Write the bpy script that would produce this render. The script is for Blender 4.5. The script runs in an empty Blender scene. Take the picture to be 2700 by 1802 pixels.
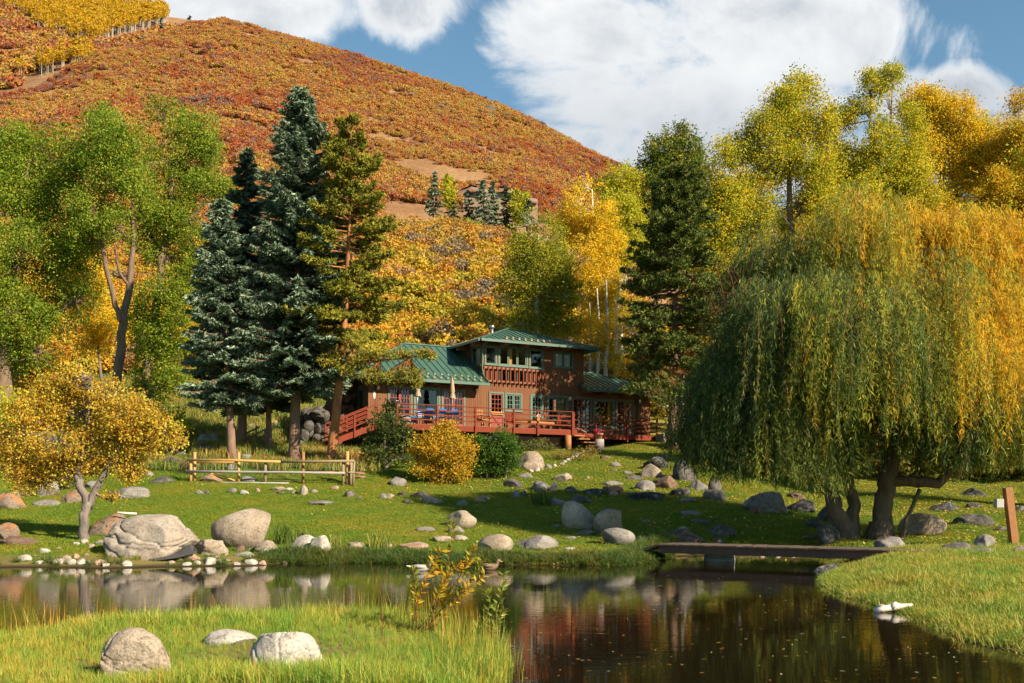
import bpy, math, random
import numpy as np
from mathutils import Vector, Matrix

# ------------------------------------------------------------------ camera
F, CX, HY, HC = 2650.0, 1350.0, 1310.0, 1.76      # focal length and horizon of the 2700 px wide view
sc = bpy.context.scene
COL = sc.collection
cd = bpy.data.cameras.new("camera"); cam = bpy.data.objects.new("camera", cd); COL.objects.link(cam)
cam.location = (0, 0, HC); cam.rotation_euler = (math.radians(90), 0, 0)
cd.sensor_width = 36; cd.lens = 36 * F / 2700; cd.shift_y = (HY - 901) / 2700
cd.clip_start = 0.1; cd.clip_end = 4000
sc.camera = cam

# ------------------------------------------------------------------ sun, sky, exposure
SUN_EL, SUN_AZ = 30.0, 126.0                      # azimuth clockwise from +Y (away from the camera)
sd = bpy.data.lights.new("sun", 'SUN'); so = bpy.data.objects.new("sun", sd); COL.objects.link(so)
sd.energy = 5.0; sd.angle = math.radians(0.5); sd.color = (1.0, 0.86, 0.64)
_e, _a = math.radians(SUN_EL), math.radians(SUN_AZ)
sundir = Vector((math.sin(_a) * math.cos(_e), math.cos(_a) * math.cos(_e), math.sin(_e)))
so.rotation_euler = sundir.to_track_quat('Z', 'Y').to_euler(); so.location = sundir * 60
sc.view_settings.view_transform = 'Standard'; sc.view_settings.look = 'None'
sc.view_settings.gamma = 1.0; sc.view_settings.use_curve_mapping = False
sc.view_settings.exposure = 1.28
sc.cycles.max_bounces = 6; sc.cycles.diffuse_bounces = 3; sc.cycles.glossy_bounces = 3
sc.cycles.transmission_bounces = 4; sc.cycles.transparent_max_bounces = 6
sc.cycles.use_adaptive_sampling = True; sc.cycles.adaptive_threshold = 0.015
sc.cycles.sample_clamp_indirect = 4.0
sc.cycles.use_denoising = True
try:
    sc.cycles.denoiser = 'OPENIMAGEDENOISE'; sc.cycles.denoising_prefilter = 'ACCURATE'
except Exception: pass


class NT:
    """tiny helper to write node trees as expressions"""
    def __init__(s, tree): s.t = tree; tree.nodes.clear()
    def n(s, typ, ins=None, **props):
        nd = s.t.nodes.new(typ)
        for k, v in props.items(): setattr(nd, k, v)
        for k, v in (ins or {}).items():
            if isinstance(v, bpy.types.NodeSocket): s.t.links.new(v, nd.inputs[k])
            elif v is not None: nd.inputs[k].default_value = v
        return nd
    def math(s, op, a, b=None, c=None, clamp=False):
        nd = s.n('ShaderNodeMath', {0: a, 1: b, 2: c}, operation=op, use_clamp=clamp); return nd.outputs[0]
    def ramp(s, fac, stops, interp='LINEAR'):
        nd = s.n('ShaderNodeValToRGB', {0: fac}); r = nd.color_ramp; r.interpolation = interp
        while len(r.elements) < len(stops): r.elements.new(0.5)
        for e, (p, c) in zip(r.elements, stops):
            e.position = p; e.color = tuple(c) + (1,) if len(c) == 3 else c
        return nd.outputs[0]
    def mix(s, fac, a, b, blend='MIX'):
        nd = s.n('ShaderNodeMix', data_type='RGBA', blend_type=blend)
        for idx, v in ((0, fac), (6, a), (7, b)):
            if isinstance(v, bpy.types.NodeSocket): s.t.links.new(v, nd.inputs[idx])
            else:
                nd.inputs[idx].default_value = v if idx == 0 else (tuple(v) + (1,) if len(v) == 3 else v)
        return nd.outputs[2]
    def noise(s, vec, scale, detail=4, rough=0.55, dim='3D', out=0, dist=0.0):
        nd = s.n('ShaderNodeTexNoise', {'Scale': scale, 'Detail': detail, 'Roughness': rough, 'Distortion': dist}, noise_dimensions=dim)
        if vec is not None: s.t.links.new(vec, nd.inputs['Vector'])
        return nd.outputs[out]
    def scale(s, vec, v):
        return s.n('ShaderNodeVectorMath', {0: vec, 1: v}, operation='MULTIPLY').outputs[0]


world = bpy.data.worlds.new("World"); sc.world = world; world.use_nodes = True
w = NT(world.node_tree)
sky = w.n('ShaderNodeTexSky', sky_type='NISHITA', sun_disc=False, sun_elevation=_e, sun_rotation=_a,
          altitude=2200.0, air_density=1.25, dust_density=0.5, ozone_density=2.0)
tc = w.n('ShaderNodeTexCoord').outputs['Generated']
xyz = w.n('ShaderNodeSeparateXYZ', {0: tc})
yy = w.math('MAXIMUM', xyz.outputs[1], 0.08)
S = w.math('DIVIDE', xyz.outputs[0], yy); T = w.math('DIVIDE', xyz.outputs[2], yy)
vec = w.n('ShaderNodeCombineXYZ', {0: S, 1: T, 2: 0.0}).outputs[0]
# cloud banks: centre and half-size of each, as directions over the valley
BANKS = [(640, 25, 340, 105), (1090, 10, 165, 120), (1640, 90, 400, 145), (2130, 110, 390, 180), (1720, 260, 420, 160),
         (2050, 300, 320, 140), (2410, 250, 240, 105), (1560, 400, 300, 110), (1950, 430, 420, 120), (2560, 330, 220, 50),
         (-700, 100, 500, 160), (3600, 200, 600, 200), (1200, -700, 1500, 250)]
blob = None
for (bx, by, rx, ry) in BANKS:
    a = w.math('DIVIDE', w.math('SUBTRACT', S, (bx - CX) / F), rx / F)
    b = w.math('DIVIDE', w.math('SUBTRACT', T, (HY - by) / F), ry / F)
    d2 = w.math('SQRT', w.math('ADD', w.math('MULTIPLY', a, a), w.math('MULTIPLY', b, b)))
    m = w.math('SUBTRACT', 1.0, d2)
    blob = m if blob is None else w.math('MAXIMUM', blob, m)
blob = w.math('MAXIMUM', w.math('MINIMUM', blob, 0.5), -0.7)
n1 = w.noise(vec, 6.0, 10, 0.62, dist=0.5)
dens = w.math('ADD', blob, w.math('MULTIPLY', w.math('SUBTRACT', n1, 0.5), 2.3))
mask = w.n('ShaderNodeMapRange', {0: dens, 1: -0.05, 2: 0.42}, interpolation_type='SMOOTHSTEP').outputs[0]
mask = w.math('MULTIPLY', mask, w.n('ShaderNodeMapRange', {0: xyz.outputs[1], 1: 0.1, 2: 0.3}).outputs[0])
n1b = w.noise(vec, 22.0, 6, 0.6); dens = w.math('ADD', dens, w.math('MULTIPLY', w.math('SUBTRACT', n1b, 0.5), 0.5))
n2 = w.noise(w.n('ShaderNodeVectorMath', {0: vec, 1: (0.35, 0.03, 0.6)}, operation='ADD').outputs[0], 4.2, 5, 0.5)
thick = w.n('ShaderNodeMapRange', {0: dens, 1: 0.15, 2: 0.9}).outputs[0]
shade = w.math('MULTIPLY', thick, w.n('ShaderNodeMapRange', {0: n2, 1: 0.36, 2: 0.58}).outputs[0])
low = w.n('ShaderNodeMapRange', {0: T, 1: 0.46, 2: 0.36}).outputs[0]
shade = w.math('MULTIPLY', w.math('ADD', shade, w.math('MULTIPLY', low, 0.45)), 1.0, clamp=True)
ccol = w.mix(shade, (0.82, 0.83, 0.83), (0.34, 0.385, 0.445))
bg1 = w.n('ShaderNodeBackground', {0: w.mix(1.0, sky.outputs[0], (0.92, 1.12, 1.02), 'MULTIPLY'), 1: 0.062})
bg2 = w.n('ShaderNodeBackground', {0: ccol, 1: 0.52})
ms = w.n('ShaderNodeMixShader', {0: mask, 1: bg1.outputs[0], 2: bg2.outputs[0]})
w.n('ShaderNodeOutputWorld', {0: ms.outputs[0]})

# ------------------------------------------------------------------ general helpers
rng = np.random.default_rng(11); random.seed(5)


def P(px, py, d): return np.array(((px - CX) * d / F, d, HC + (HY - py) * d / F))


def tag(o, label=None, cat=None, group=None, kind=None):
    if label: o['label'] = label
    if cat: o['category'] = cat
    if group: o['group'] = group
    if kind: o['kind'] = kind
    return o


def empty(name, loc, label, cat, group=None, rz=0.0):
    o = bpy.data.objects.new(name, None); COL.objects.link(o)
    o.location = tuple(loc); o.rotation_euler = (0, 0, rz); o.empty_display_size = 0.2
    return tag(o, label, cat, group)


def mesh_np(name, verts, faces, material, parent=None, colors=None, smooth=False, origin=None, link=True):
    """verts (N,3), faces (M,3|4) of one size; colors per face"""
    me = bpy.data.meshes.new(name); verts = np.asarray(verts, dtype=np.float32)
    if parent is not None and origin is None: origin = np.array(parent.location)
    if origin is not None: verts = verts - np.asarray(origin, dtype=np.float32)
    faces = np.asarray(faces, dtype=np.int32); k = faces.shape[1]; m = len(faces)
    me.vertices.add(len(verts)); me.vertices.foreach_set('co', verts.ravel().astype(np.float32))
    me.loops.add(m * k); me.loops.foreach_set('vertex_index', faces.ravel())
    me.polygons.add(m); me.polygons.foreach_set('loop_start', np.arange(0, m * k, k, dtype=np.int32))
    if smooth: me.polygons.foreach_set('use_smooth', np.ones(m, dtype=bool))
    me.update(calc_edges=True)
    if colors is not None:
        at = me.attributes.new('col', 'FLOAT_COLOR', 'FACE')
        c4 = np.ones((m, 4), dtype=np.float32); c4[:, :3] = np.clip(colors, 0, 1)
        at.data.foreach_set('color', c4.ravel())
    me.materials.append(material)
    o = bpy.data.objects.new(name, me)
    if link: COL.objects.link(o)
    if parent is not None: o.parent = parent
    elif origin is not None: o.location = tuple(origin)
    return o


class MB:
    """collects boxes, bars and tubes that become ONE mesh object"""
    def __init__(s): s.v = []; s.f = []; s.sm = []
    def add(s, vs, fs, smooth=False):
        k = len(s.v); s.v += [tuple(map(float, v)) for v in vs]; s.f += [tuple(i + k for i in f) for f in fs]
        s.sm += [smooth] * len(fs); return s
    def hexa(s, b, t):
        n = len(b); vs = list(b) + list(t)
        fs = [tuple(range(n - 1, -1, -1)), tuple(range(n, 2 * n))] + [(i, (i + 1) % n, n + (i + 1) % n, n + i) for i in range(n)]
        return s.add(vs, fs)
    def box(s, x0, x1, y0, y1, z0, z1):
        return s.hexa([(x0, y0, z0), (x1, y0, z0), (x1, y1, z0), (x0, y1, z0)], [(x0, y0, z1), (x1, y0, z1), (x1, y1, z1), (x0, y1, z1)])
    def bar(s, a, b, wdt, hgt, up=(0, 0, 1)):
        a = Vector(a); b = Vector(b); d = (b - a).normalized(); up = Vector(up)
        if abs(d.dot(up)) > .98: up = Vector((0, 1, 0))
        r = d.cross(up).normalized() * wdt / 2; u = r.normalized().cross(d) * hgt / 2
        q = [(-1, -1), (1, -1), (1, 1), (-1, 1)]
        return s.hexa([a + r * i + u * j for i, j in q], [b + r * i + u * j for i, j in q])
    def tube(s, pts, rad, n=8, cap=True):
        pts = [Vector(p) for p in pts]; m = len(pts)
        if not hasattr(rad, '__len__'): rad = [rad] * m
        vs = []; ref = None
        for i, p in enumerate(pts):
            d = (pts[min(i + 1, m - 1)] - pts[max(i - 1, 0)]).normalized()
            if ref is None: ref = Vector((1, 0, 0)) if abs(d.x) < .9 else Vector((0, 1, 0))
            r = (ref - d * ref.dot(d)).normalized(); ref = r; q = d.cross(r)
            for k in range(n):
                a = 2 * math.pi * k / n; vs.append(p + (r * math.cos(a) + q * math.sin(a)) * rad[i])
        fs = [(i * n + k, i * n + (k + 1) % n, (i + 1) * n + (k + 1) % n, (i + 1) * n + k) for i in range(m - 1) for k in range(n)]
        if cap: fs += [tuple(range(n - 1, -1, -1)), tuple((m - 1) * n + k for k in range(n))]
        return s.add(vs, fs, True)
    def build(s, name, material, parent=None, world=False, bevel=0.0, colors=None):
        vs = s.v
        if world and parent is not None:
            o0 = parent.location; vs = [(a - o0.x, b - o0.y, c - o0.z) for a, b, c in vs]
        me = bpy.data.meshes.new(name); me.from_pydata(vs, [], s.f); me.update()
        me.polygons.foreach_set('use_smooth', s.sm)
        me.materials.append(material)
        o = bpy.data.objects.new(name, me); COL.objects.link(o)
        if parent is not None: o.parent = parent
        if bevel:
            bm = o.modifiers.new('bevel', 'BEVEL'); bm.width = bevel; bm.segments = 1; bm.limit_method = 'ANGLE'
        return o


def snoise(p, seed, freq=1.0, octv=4, gain=0.5):
    """cheap smooth noise: sums of sines along random directions; p (N,3)"""
    r = np.random.default_rng(seed); out = np.zeros(len(p)); amp = 1.0; tot = 0
    for _ in range(octv):
        acc = np.zeros(len(p))
        for k in range(5):
            d = r.normal(size=3); d *= freq / np.linalg.norm(d)
            acc += np.sin(p @ d + r.uniform(0, 6.28))
        out += amp * acc / 5 ** .5 / .75; tot += amp; amp *= gain; freq *= 2.07
    return out / tot


# ------------------------------------------------------------------ materials
M = {}


def newmat(name):
    m = bpy.data.materials.new(name); m.use_nodes = True; M[name] = m
    return m, NT(m.node_tree)


def finish(t, shader, disp=None):
    t.n('ShaderNodeOutputMaterial', {0: shader})


def bump(t, h, strength, dist=0.02): return t.n('ShaderNodeBump', {'Strength': strength, 'Distance': dist, 'Height': h}).outputs[0]


def prin(t, col, rough=0.7, normal=None, metal=0.0, spec=0.4, **kw):
    ins = {'Base Color': col if isinstance(col, bpy.types.NodeSocket) else tuple(col) + (1,), 'Roughness': rough, 'Metallic': metal, 'Specular IOR Level': spec}
    if normal is not None: ins['Normal'] = normal
    ins.update(kw)
    return t.n('ShaderNodeBsdfPrincipled', ins).outputs[0]


def leaf_shader(t, col, trans=0.4, gloss=0.04, tcol=None):
    d = t.n('ShaderNodeBsdfDiffuse', {0: col}); tr = t.n('ShaderNodeBsdfTranslucent', {0: tcol if tcol is not None else col})
    m = t.n('ShaderNodeMixShader', {0: trans, 1: d.outputs[0], 2: tr.outputs[0]})
    g = t.n('ShaderNodeBsdfGlossy', {0: (1, 1, 1, 1), 1: 0.6})
    return t.n('ShaderNodeMixShader', {0: gloss, 1: m.outputs[0], 2: g.outputs[0]}).outputs[0]


m, t = newmat('leaf')
finish(t, leaf_shader(t, t.n('ShaderNodeAttribute', attribute_name='col').outputs[0], 0.52, 0.008))
m, t = newmat('needle')
finish(t, leaf_shader(t, t.n('ShaderNodeAttribute', attribute_name='col').outputs[0], 0.18, 0.008))


def objco(t): return t.n('ShaderNodeTexCoord').outputs['Object']
def geopos(t): return t.n('ShaderNodeNewGeometry').outputs['Position']
def orand(t): return t.n('ShaderNodeObjectInfo').outputs['Random']


def bark(name, c1, c2, sc_=6.0):
    m, t = newmat(name); co = t.scale(geopos(t), (1, 1, .22))
    n1 = t.noise(co, sc_, 6, .65); n2 = t.noise(geopos(t), 1.3, 3)
    c = t.mix(n2, t.ramp(n1, [(.36, c1), (.62, c2)]), tuple(x * .75 for x in c2), 'MIX')
    finish(t, prin(t, c, .9, bump(t, n1, .9, .06), spec=.2))


bark('bark_cottonwood', (.05, .032, .022), (.20, .135, .09), 7)
bark('bark_spruce', (.08, .05, .04), (.25, .15, .105), 11)
bark('bark_pine', (.11, .045, .02), (.36, .15, .055), 8)
bark('bark_oak', (.06, .05, .045), (.22, .18, .155), 9)
bark('bark_willow', (.025, .018, .013), (.17, .12, .085), 6)
bark('twig_red', (.10, .03, .015), (.22, .07, .03), 20)
m, t = newmat('bark_aspen')
n = t.noise(t.scale(geopos(t), (1.2, 1.2, 3.2)), 2.2, 5, .6)
finish(t, prin(t, t.ramp(n, [(.34, (.06, .05, .04)), (.42, (.40, .36, .29)), (.7, (.55, .51, .43))]), .8, spec=.2))


def rockmat(name, c1, c2, c3, scale=3.0, lich=None):
    m, t = newmat(name); co = t.n('ShaderNodeVectorMath', {0: objco(t), 1: t.scale(t.n('ShaderNodeCombineXYZ', {0: orand(t), 1: orand(t), 2: orand(t)}).outputs[0], (37, 53, 71))}, operation='ADD').outputs[0]
    big = t.noise(co, scale, 6, .7, dist=.4); fine = t.noise(co, 38, 4, .7); mid = t.noise(co, scale * 3.3, 6, .7, dist=.6)
    c = t.ramp(big, [(.32, c1), (.52, c2), (.72, c3)])
    c = t.mix(t.math('MULTIPLY', t.ramp(fine, [(.40, (1, 1, 1)), (.52, (0, 0, 0))]), .35), c, (.03, .027, .025))
    blot = t.ramp(mid, [(.55, (0, 0, 0)), (.66, (1, 1, 1))])
    c = t.mix(t.math('MULTIPLY', blot, .45), c, tuple(x * .42 for x in c1))
    pale = t.ramp(t.noise(co, scale * 2.1, 5, .65, out=0, dist=1.0), [(.60, (0, 0, 0)), (.68, (1, 1, 1))])
    c = t.mix(t.math('MULTIPLY', pale, .5), c, c3)
    spk = t.ramp(t.noise(co, 15, 5, .75), [(.54, (0, 0, 0)), (.60, (1, 1, 1))]); c = t.mix(t.math('MULTIPLY', spk, .55), c, tuple(x * .30 for x in c1)); c = t.mix(1.0, c, (.74, .74, .74), 'MULTIPLY')
    if lich:
        z = t.n('ShaderNodeSeparateXYZ', {0: t.n('ShaderNodeNewGeometry').outputs['Normal']}).outputs[2]
        f = t.math('MULTIPLY', t.ramp(t.noise(co, 2.4, 5, .7), [(.47, (0, 0, 0)), (.56, (1, 1, 1))]), t.math('MULTIPLY', z, 1.0, clamp=True))
        c = t.mix(f, c, lich)
    hgt = t.math('ADD', t.math('MULTIPLY', mid, .7), t.math('MULTIPLY', fine, .35))
    finish(t, prin(t, c, .88, bump(t, hgt, .75, .05), spec=.25))


rockmat('rock_tan', (.27, .20, .145), (.42, .33, .245), (.52, .43, .34), 1.6)
rockmat('rock_grey', (.17, .15, .135), (.29, .26, .235), (.40, .37, .33), 1.8)
rockmat('rock_dark', (.055, .05, .047), (.13, .115, .105), (.27, .25, .23), 3.0)
rockmat('rock_lichen', (.02, .02, .02), (.06, .055, .05), (.46, .44, .40), 4.5)
rockmat('rock_big', (.30, .24, .185), (.43, .36, .29), (.54, .47, .39), 1.3)
rockmat('rock_white', (.42, .37, .31), (.56, .50, .43), (.66, .61, .54), 2.2)
rockmat('rock_pink', (.36, .21, .15), (.46, .29, .21), (.55, .38, .30), 3.0)
rockmat('rock_red', (.15, .085, .06), (.22, .135, .095), (.31, .21, .16), 3.0)
rockmat('rock_orange', (.17, .12, .09), (.29, .22, .165), (.38, .31, .25), 1.8, lich=(.42, .14, .025))


def simple(name, col, rough=.6, metal=0.0, var=.25, sc_=5.0, spec=.4, bmp=0.0):
    m, t = newmat(name); n = t.noise(geopos(t), sc_, 5, .6)
    c = t.mix(n, tuple(x * (1 - var) for x in col), tuple(min(1, x * (1 + var)) for x in col))
    finish(t, prin(t, c, rough, bump(t, n, bmp, .02) if bmp else None, metal, spec))


simple('roof_green', (.044, .096, .068), .36, 0.0, .18, 2.0, .5)
simple('trim_green', (.062, .105, .076), .55, 0, .15)
simple('paint_red', (.150, .028, .012), .75, 0, .32, 4.0, .15)
simple('door_red', (.19, .026, .010), .5, 0, .15)
simple('deck_board', (.22, .075, .045), .7, 0, .3, 6)
simple('beam_wood', (.17, .075, .040), .75, 0, .35, 6, .3, .3)
simple('dark_wood', (.045, .022, .014), .8, 0, .3)
simple('post_wood', (.27, .12, .045), .8, 0, .3, 8, .3, .4)
simple('fence_new', (.40, .225, .075), .7, 0, .22, 6, .3, .2)
simple('fence_old', (.22, .165, .10), .85, 0, .35, 9, .2, .5)
simple('grey_wood', (.26, .235, .215), .9, 0, .3, 9, .2, .5)
simple('bridge_wood', (.105, .055, .040), .8, 0, .4, 7, .3, .5)
simple('bridge_deck', (.085, .058, .042), .85, 0, .35, 8, .3, .4)
simple('guard_tin', (.20, .16, .10), .6, .3, .2)
simple('culvert_grey', (.34, .33, .31), .8, 0, .2, 6)  # grey lowered to carry the bridge's shade; the post's box shares it
simple('metal', (.42, .43, .44), .35, .9, .1)
simple('black_metal', (.015, .015, .016), .5, 0, .2)
simple('cloth_tan', (.30, .215, .135), .9, 0, .15, 12)
simple('blue_plastic', (.02, .13, .40), .45, 0, .1)
simple('white_paint', (.70, .68, .64), .7, 0, .08)
simple('terracotta', (.42, .16, .08), .8, 0, .15)
simple('magenta', (.55, .02, .12), .7, 0, .2)
simple('painted_dark', (.012, .010, .008), .9, 0, .3, 1.5)  # near-black, paints the dimness of rooms and of the birdhouse hole
simple('curtain', (.42, .37, .30), .9, 0, .15, 8)
simple('curtain_gold', (.33, .17, .035), .9, 0, .25, 8)
simple('concrete', (.17, .16, .15), .9, 0, .25, 7, .2, .3)
simple('liner', (.065, .062, .060), .7, 0, .35, 9, .3, .3)
simple('driftwood', (.56, .50, .44), .85, 0, .25, 14, .2, .4)
simple('stone_step', (.23, .125, .09), .9, 0, .35, 6, .2, .5)
simple('brass', (.30, .25, .12), .4, .6, .1)
simple('lamp_glass', (.45, .40, .25), .2, 0, .1)
simple('log_wood', (.27, .115, .04), .7, 0, .35, 9, .3, .3)
simple('duck_grey', (.28, .26, .25), .8, 0, .25, 30)
simple('duck_brown', (.15, .095, .055), .8, 0, .45, 30)
simple('duck_green', (.012, .05, .03), .4, 0, .2)
simple('far_wall', (.25, .17, .11), .9, 0, .12)
simple('far_roof', (.22, .13, .09), .8, 0, .2)
simple('gold_wood', (.42, .20, .03), .6, 0, .2)

m, t = newmat('siding')
tcn = t.n('ShaderNodeTexCoord').outputs['Object']
g = t.n('ShaderNodeSeparateXYZ', {0: tcn}); uu = t.math('ADD', g.outputs[0], g.outputs[1])
gro = t.math('PINGPONG', uu, .07)
line = t.n('ShaderNodeMapRange', {0: gro, 1: 0.0, 2: .012}).outputs[0]
brd = t.n('ShaderNodeTexWhiteNoise', {'W': t.math('FLOOR', t.math('DIVIDE', uu, .28))}, noise_dimensions='1D').outputs[0]
gr = t.noise(t.scale(tcn, (14, 14, .9)), 1.0, 6, .65); st = t.noise(t.scale(tcn, (1, 1, .35)), 1.1, 5, .6)
c = t.ramp(gr, [(.3, (.075, .028, .011)), (.7, (.210, .080, .028))])
c = t.mix(t.math('MULTIPLY', st, .75), c, (.11, .042, .022)); c = t.mix(t.math('MULTIPLY', brd, .35), c, (.20, .095, .048))
c = t.mix(t.math('SUBTRACT', 1.0, line), c, (.07, .028, .015))
finish(t, prin(t, c, .8, bump(t, t.math('ADD', line, t.math('MULTIPLY', gr, .25)), .7, .02), spec=.25))

m, t = newmat('stonework')
vo = t.n('ShaderNodeTexVoronoi', {'Vector': objco(t), 'Scale': 2.6, 'Randomness': 1.0}, feature='DISTANCE_TO_EDGE').outputs[0]
vc = t.n('ShaderNodeTexVoronoi', {'Vector': objco(t), 'Scale': 2.6, 'Randomness': 1.0}).outputs['Color']
vr = t.n('ShaderNodeSeparateXYZ', {0: vc}).outputs[0]
c = t.ramp(vr, [(0, (.16, .10, .075)), (.4, (.26, .19, .15)), (.7, (.34, .27, .22)), (1, (.22, .12, .08))])
c = t.mix(t.noise(objco(t), 14, 5, .6), t.mix(.45, c, (.05, .04, .035)), c)
jt = t.n('ShaderNodeMapRange', {0: vo, 1: .0, 2: .09}).outputs[0]
c = t.mix(jt, (.05, .045, .04), c)
finish(t, prin(t, c, .9, bump(t, jt, 1.0, .08), spec=.2))

m, t = newmat('window_glass')
finish(t, t.n('ShaderNodeMixShader', {0: t.math('ADD', t.n('ShaderNodeFresnel', {0: 1.45}).outputs[0], .015),
    1: t.n('ShaderNodeBsdfTransparent').outputs[0], 2: t.n('ShaderNodeBsdfGlossy', {0: (1, 1, 1, 1), 1: .02}).outputs[0]}).outputs[0])

# ground: lawn, straw-toned far slope, dry verge, hillside soil -- all by place and noise
m, t = newmat('ground')
gp = geopos(t); sx = t.n('ShaderNodeSeparateXYZ', {0: gp})
nA = t.noise(gp, .22, 5, .6); nB = t.noise(gp, 2.2, 5, .65); nC = t.noise(gp, 30, 3, .7)
c = t.ramp(nA, [(.35, (.10, .145, .010)), (.5, (.155, .175, .013)), (.66, (.24, .20, .025))])
c = t.mix(t.math('MULTIPLY', nB, .5), c, (.05, .075, .010))
c = t.mix(t.math('MULTIPLY', nC, .35), c, (.03, .04, .008))
far = t.n('ShaderNodeMapRange', {0: t.math('ADD', sx.outputs[1], t.math('MULTIPLY', nA, 14.0)), 1: 54, 2: 70}).outputs[0]
c = t.mix(t.math('MULTIPLY', far, t.ramp(nB, [(.35, (.3, .3, .3)), (.6, (1, 1, 1))])), c, (.25, .20, .045))
dry = t.n('ShaderNodeMapRange', {0: t.math('ADD', sx.outputs[2], t.math('MULTIPLY', nB, .16)), 1: .34, 2: .22}).outputs[0]
c = t.mix(t.math('MULTIPLY', dry, .8), c, t.mix(nC, (.24, .17, .075), (.12, .10, .035)))
mud = t.n('ShaderNodeMapRange', {0: sx.outputs[2], 1: .07, 2: .015}).outputs[0]
c = t.mix(mud, c, (.035, .024, .012))
finish(t, prin(t, c, .95, bump(t, nC, .6, .04), spec=.1))

m, t = newmat('hillside')
gp = geopos(t); a = t.noise(gp, .06, 5, .6); b = t.noise(gp, .6, 6, .7)
c = t.ramp(a, [(.35, (.25, .12, .05)), (.5, (.34, .18, .08)), (.65, (.42, .28, .14))])
c = t.mix(b, c, (.16, .095, .055))
finish(t, prin(t, c, .95, bump(t, b, 1.0, .8), spec=.1))

# oak brush: the colour of each clump by where it grows and by shrub
m, t = newmat('brush_leaf')
gp = geopos(t); sx = t.n('ShaderNodeSeparateXYZ', {0: gp}); rnd = orand(t)
z1 = t.noise(t.scale(gp, (1.0, .55, 1.6)), .020, 4, .6); z2 = t.noise(gp, .11, 3, .6)
key = t.math('ADD', t.math('ADD', t.math('MULTIPLY', z1, .62), t.math('MULTIPLY', z2, .26)), t.math('MULTIPLY', rnd, .12))
up = t.ramp(key, [(.37, (.23, .15, .11)), (.41, (.30, .075, .030)), (.45, (.42, .125, .030)), (.475, (.27, .155, .10)), (.505, (.47, .19, .035)), (.535, (.38, .30, .06)), (.555, (.46, .235, .05)), (.585, (.36, .13, .045)), (.62, (.42, .28, .06)), (.66, (.24, .16, .11))])
key = t.math('ADD', key, t.math('MULTIPLY', t.math('SUBTRACT', rnd, .5), .16)); lowc = t.ramp(key, [(.36, (.17, .12, .065)), (.42, (.40, .16, .025)), (.47, (.50, .28, .025)), (.53, (.46, .29, .022)), (.58, (.34, .29, .03)), (.63, (.46, .20, .025)), (.69, (.20, .15, .09))])
c = t.mix(t.n('ShaderNodeMapRange', {0: t.math('ADD', sx.outputs[2], t.math('MULTIPLY', z2, 30)), 1: 42, 2: 75}).outputs[0], lowc, up)
c = t.mix(.5, c, t.n('ShaderNodeAttribute', attribute_name='col').outputs[0], 'MULTIPLY'); c = t.mix(1.0, t.mix(.06, c, (.30, .22, .085)), (1.20, 1.24, 1.42), 'MULTIPLY')
finish(t, leaf_shader(t, c, .35, .0))

m, t = newmat('blade')      # grass: proto colour tinted by place
gp = geopos(t); nA = t.noise(gp, .30, 4, .6); rnd = orand(t)
nA2 = t.noise(gp, 1.4, 4, .65); tint = t.ramp(t.math('ADD', t.math('ADD', t.math('MULTIPLY', nA, .55), t.math('MULTIPLY', nA2, .28)), t.math('MULTIPLY', rnd, .17)), [(.38, (.55, .92, .55)), (.49, (.9, 1.05, .8)), (.57, (1.18, 1.10, .8)), (.65, (1.55, 1.12, 1.0))])
c = t.mix(1.0, t.n('ShaderNodeAttribute', attribute_name='col').outputs[0], tint, 'MULTIPLY')
finish(t, leaf_shader(t, c, .40, .02))

m, t = newmat('water')
gp = geopos(t)
h = t.math('ADD', t.math('MULTIPLY', t.noise(t.scale(gp, (.5, 2.2, 1)), 2.0, 3, .5), .7), t.math('MULTIPLY', t.noise(t.scale(gp, (1.2, 5.0, 1)), 3.2, 2, .5), .35))
calm = t.n('ShaderNodeMapRange', {0: t.noise(gp, .22, 2, .5), 1: .38, 2: .62, 3: .25, 4: 1.0}).outputs[0]
nrm = t.n('ShaderNodeBump', {'Strength': t.math('MULTIPLY', calm, .065), 'Distance': .05, 'Height': h}).outputs[0]
finish(t, prin(t, (.009, .006, .0025), .010, nrm, spec=.5, IOR=1.333))

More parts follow.
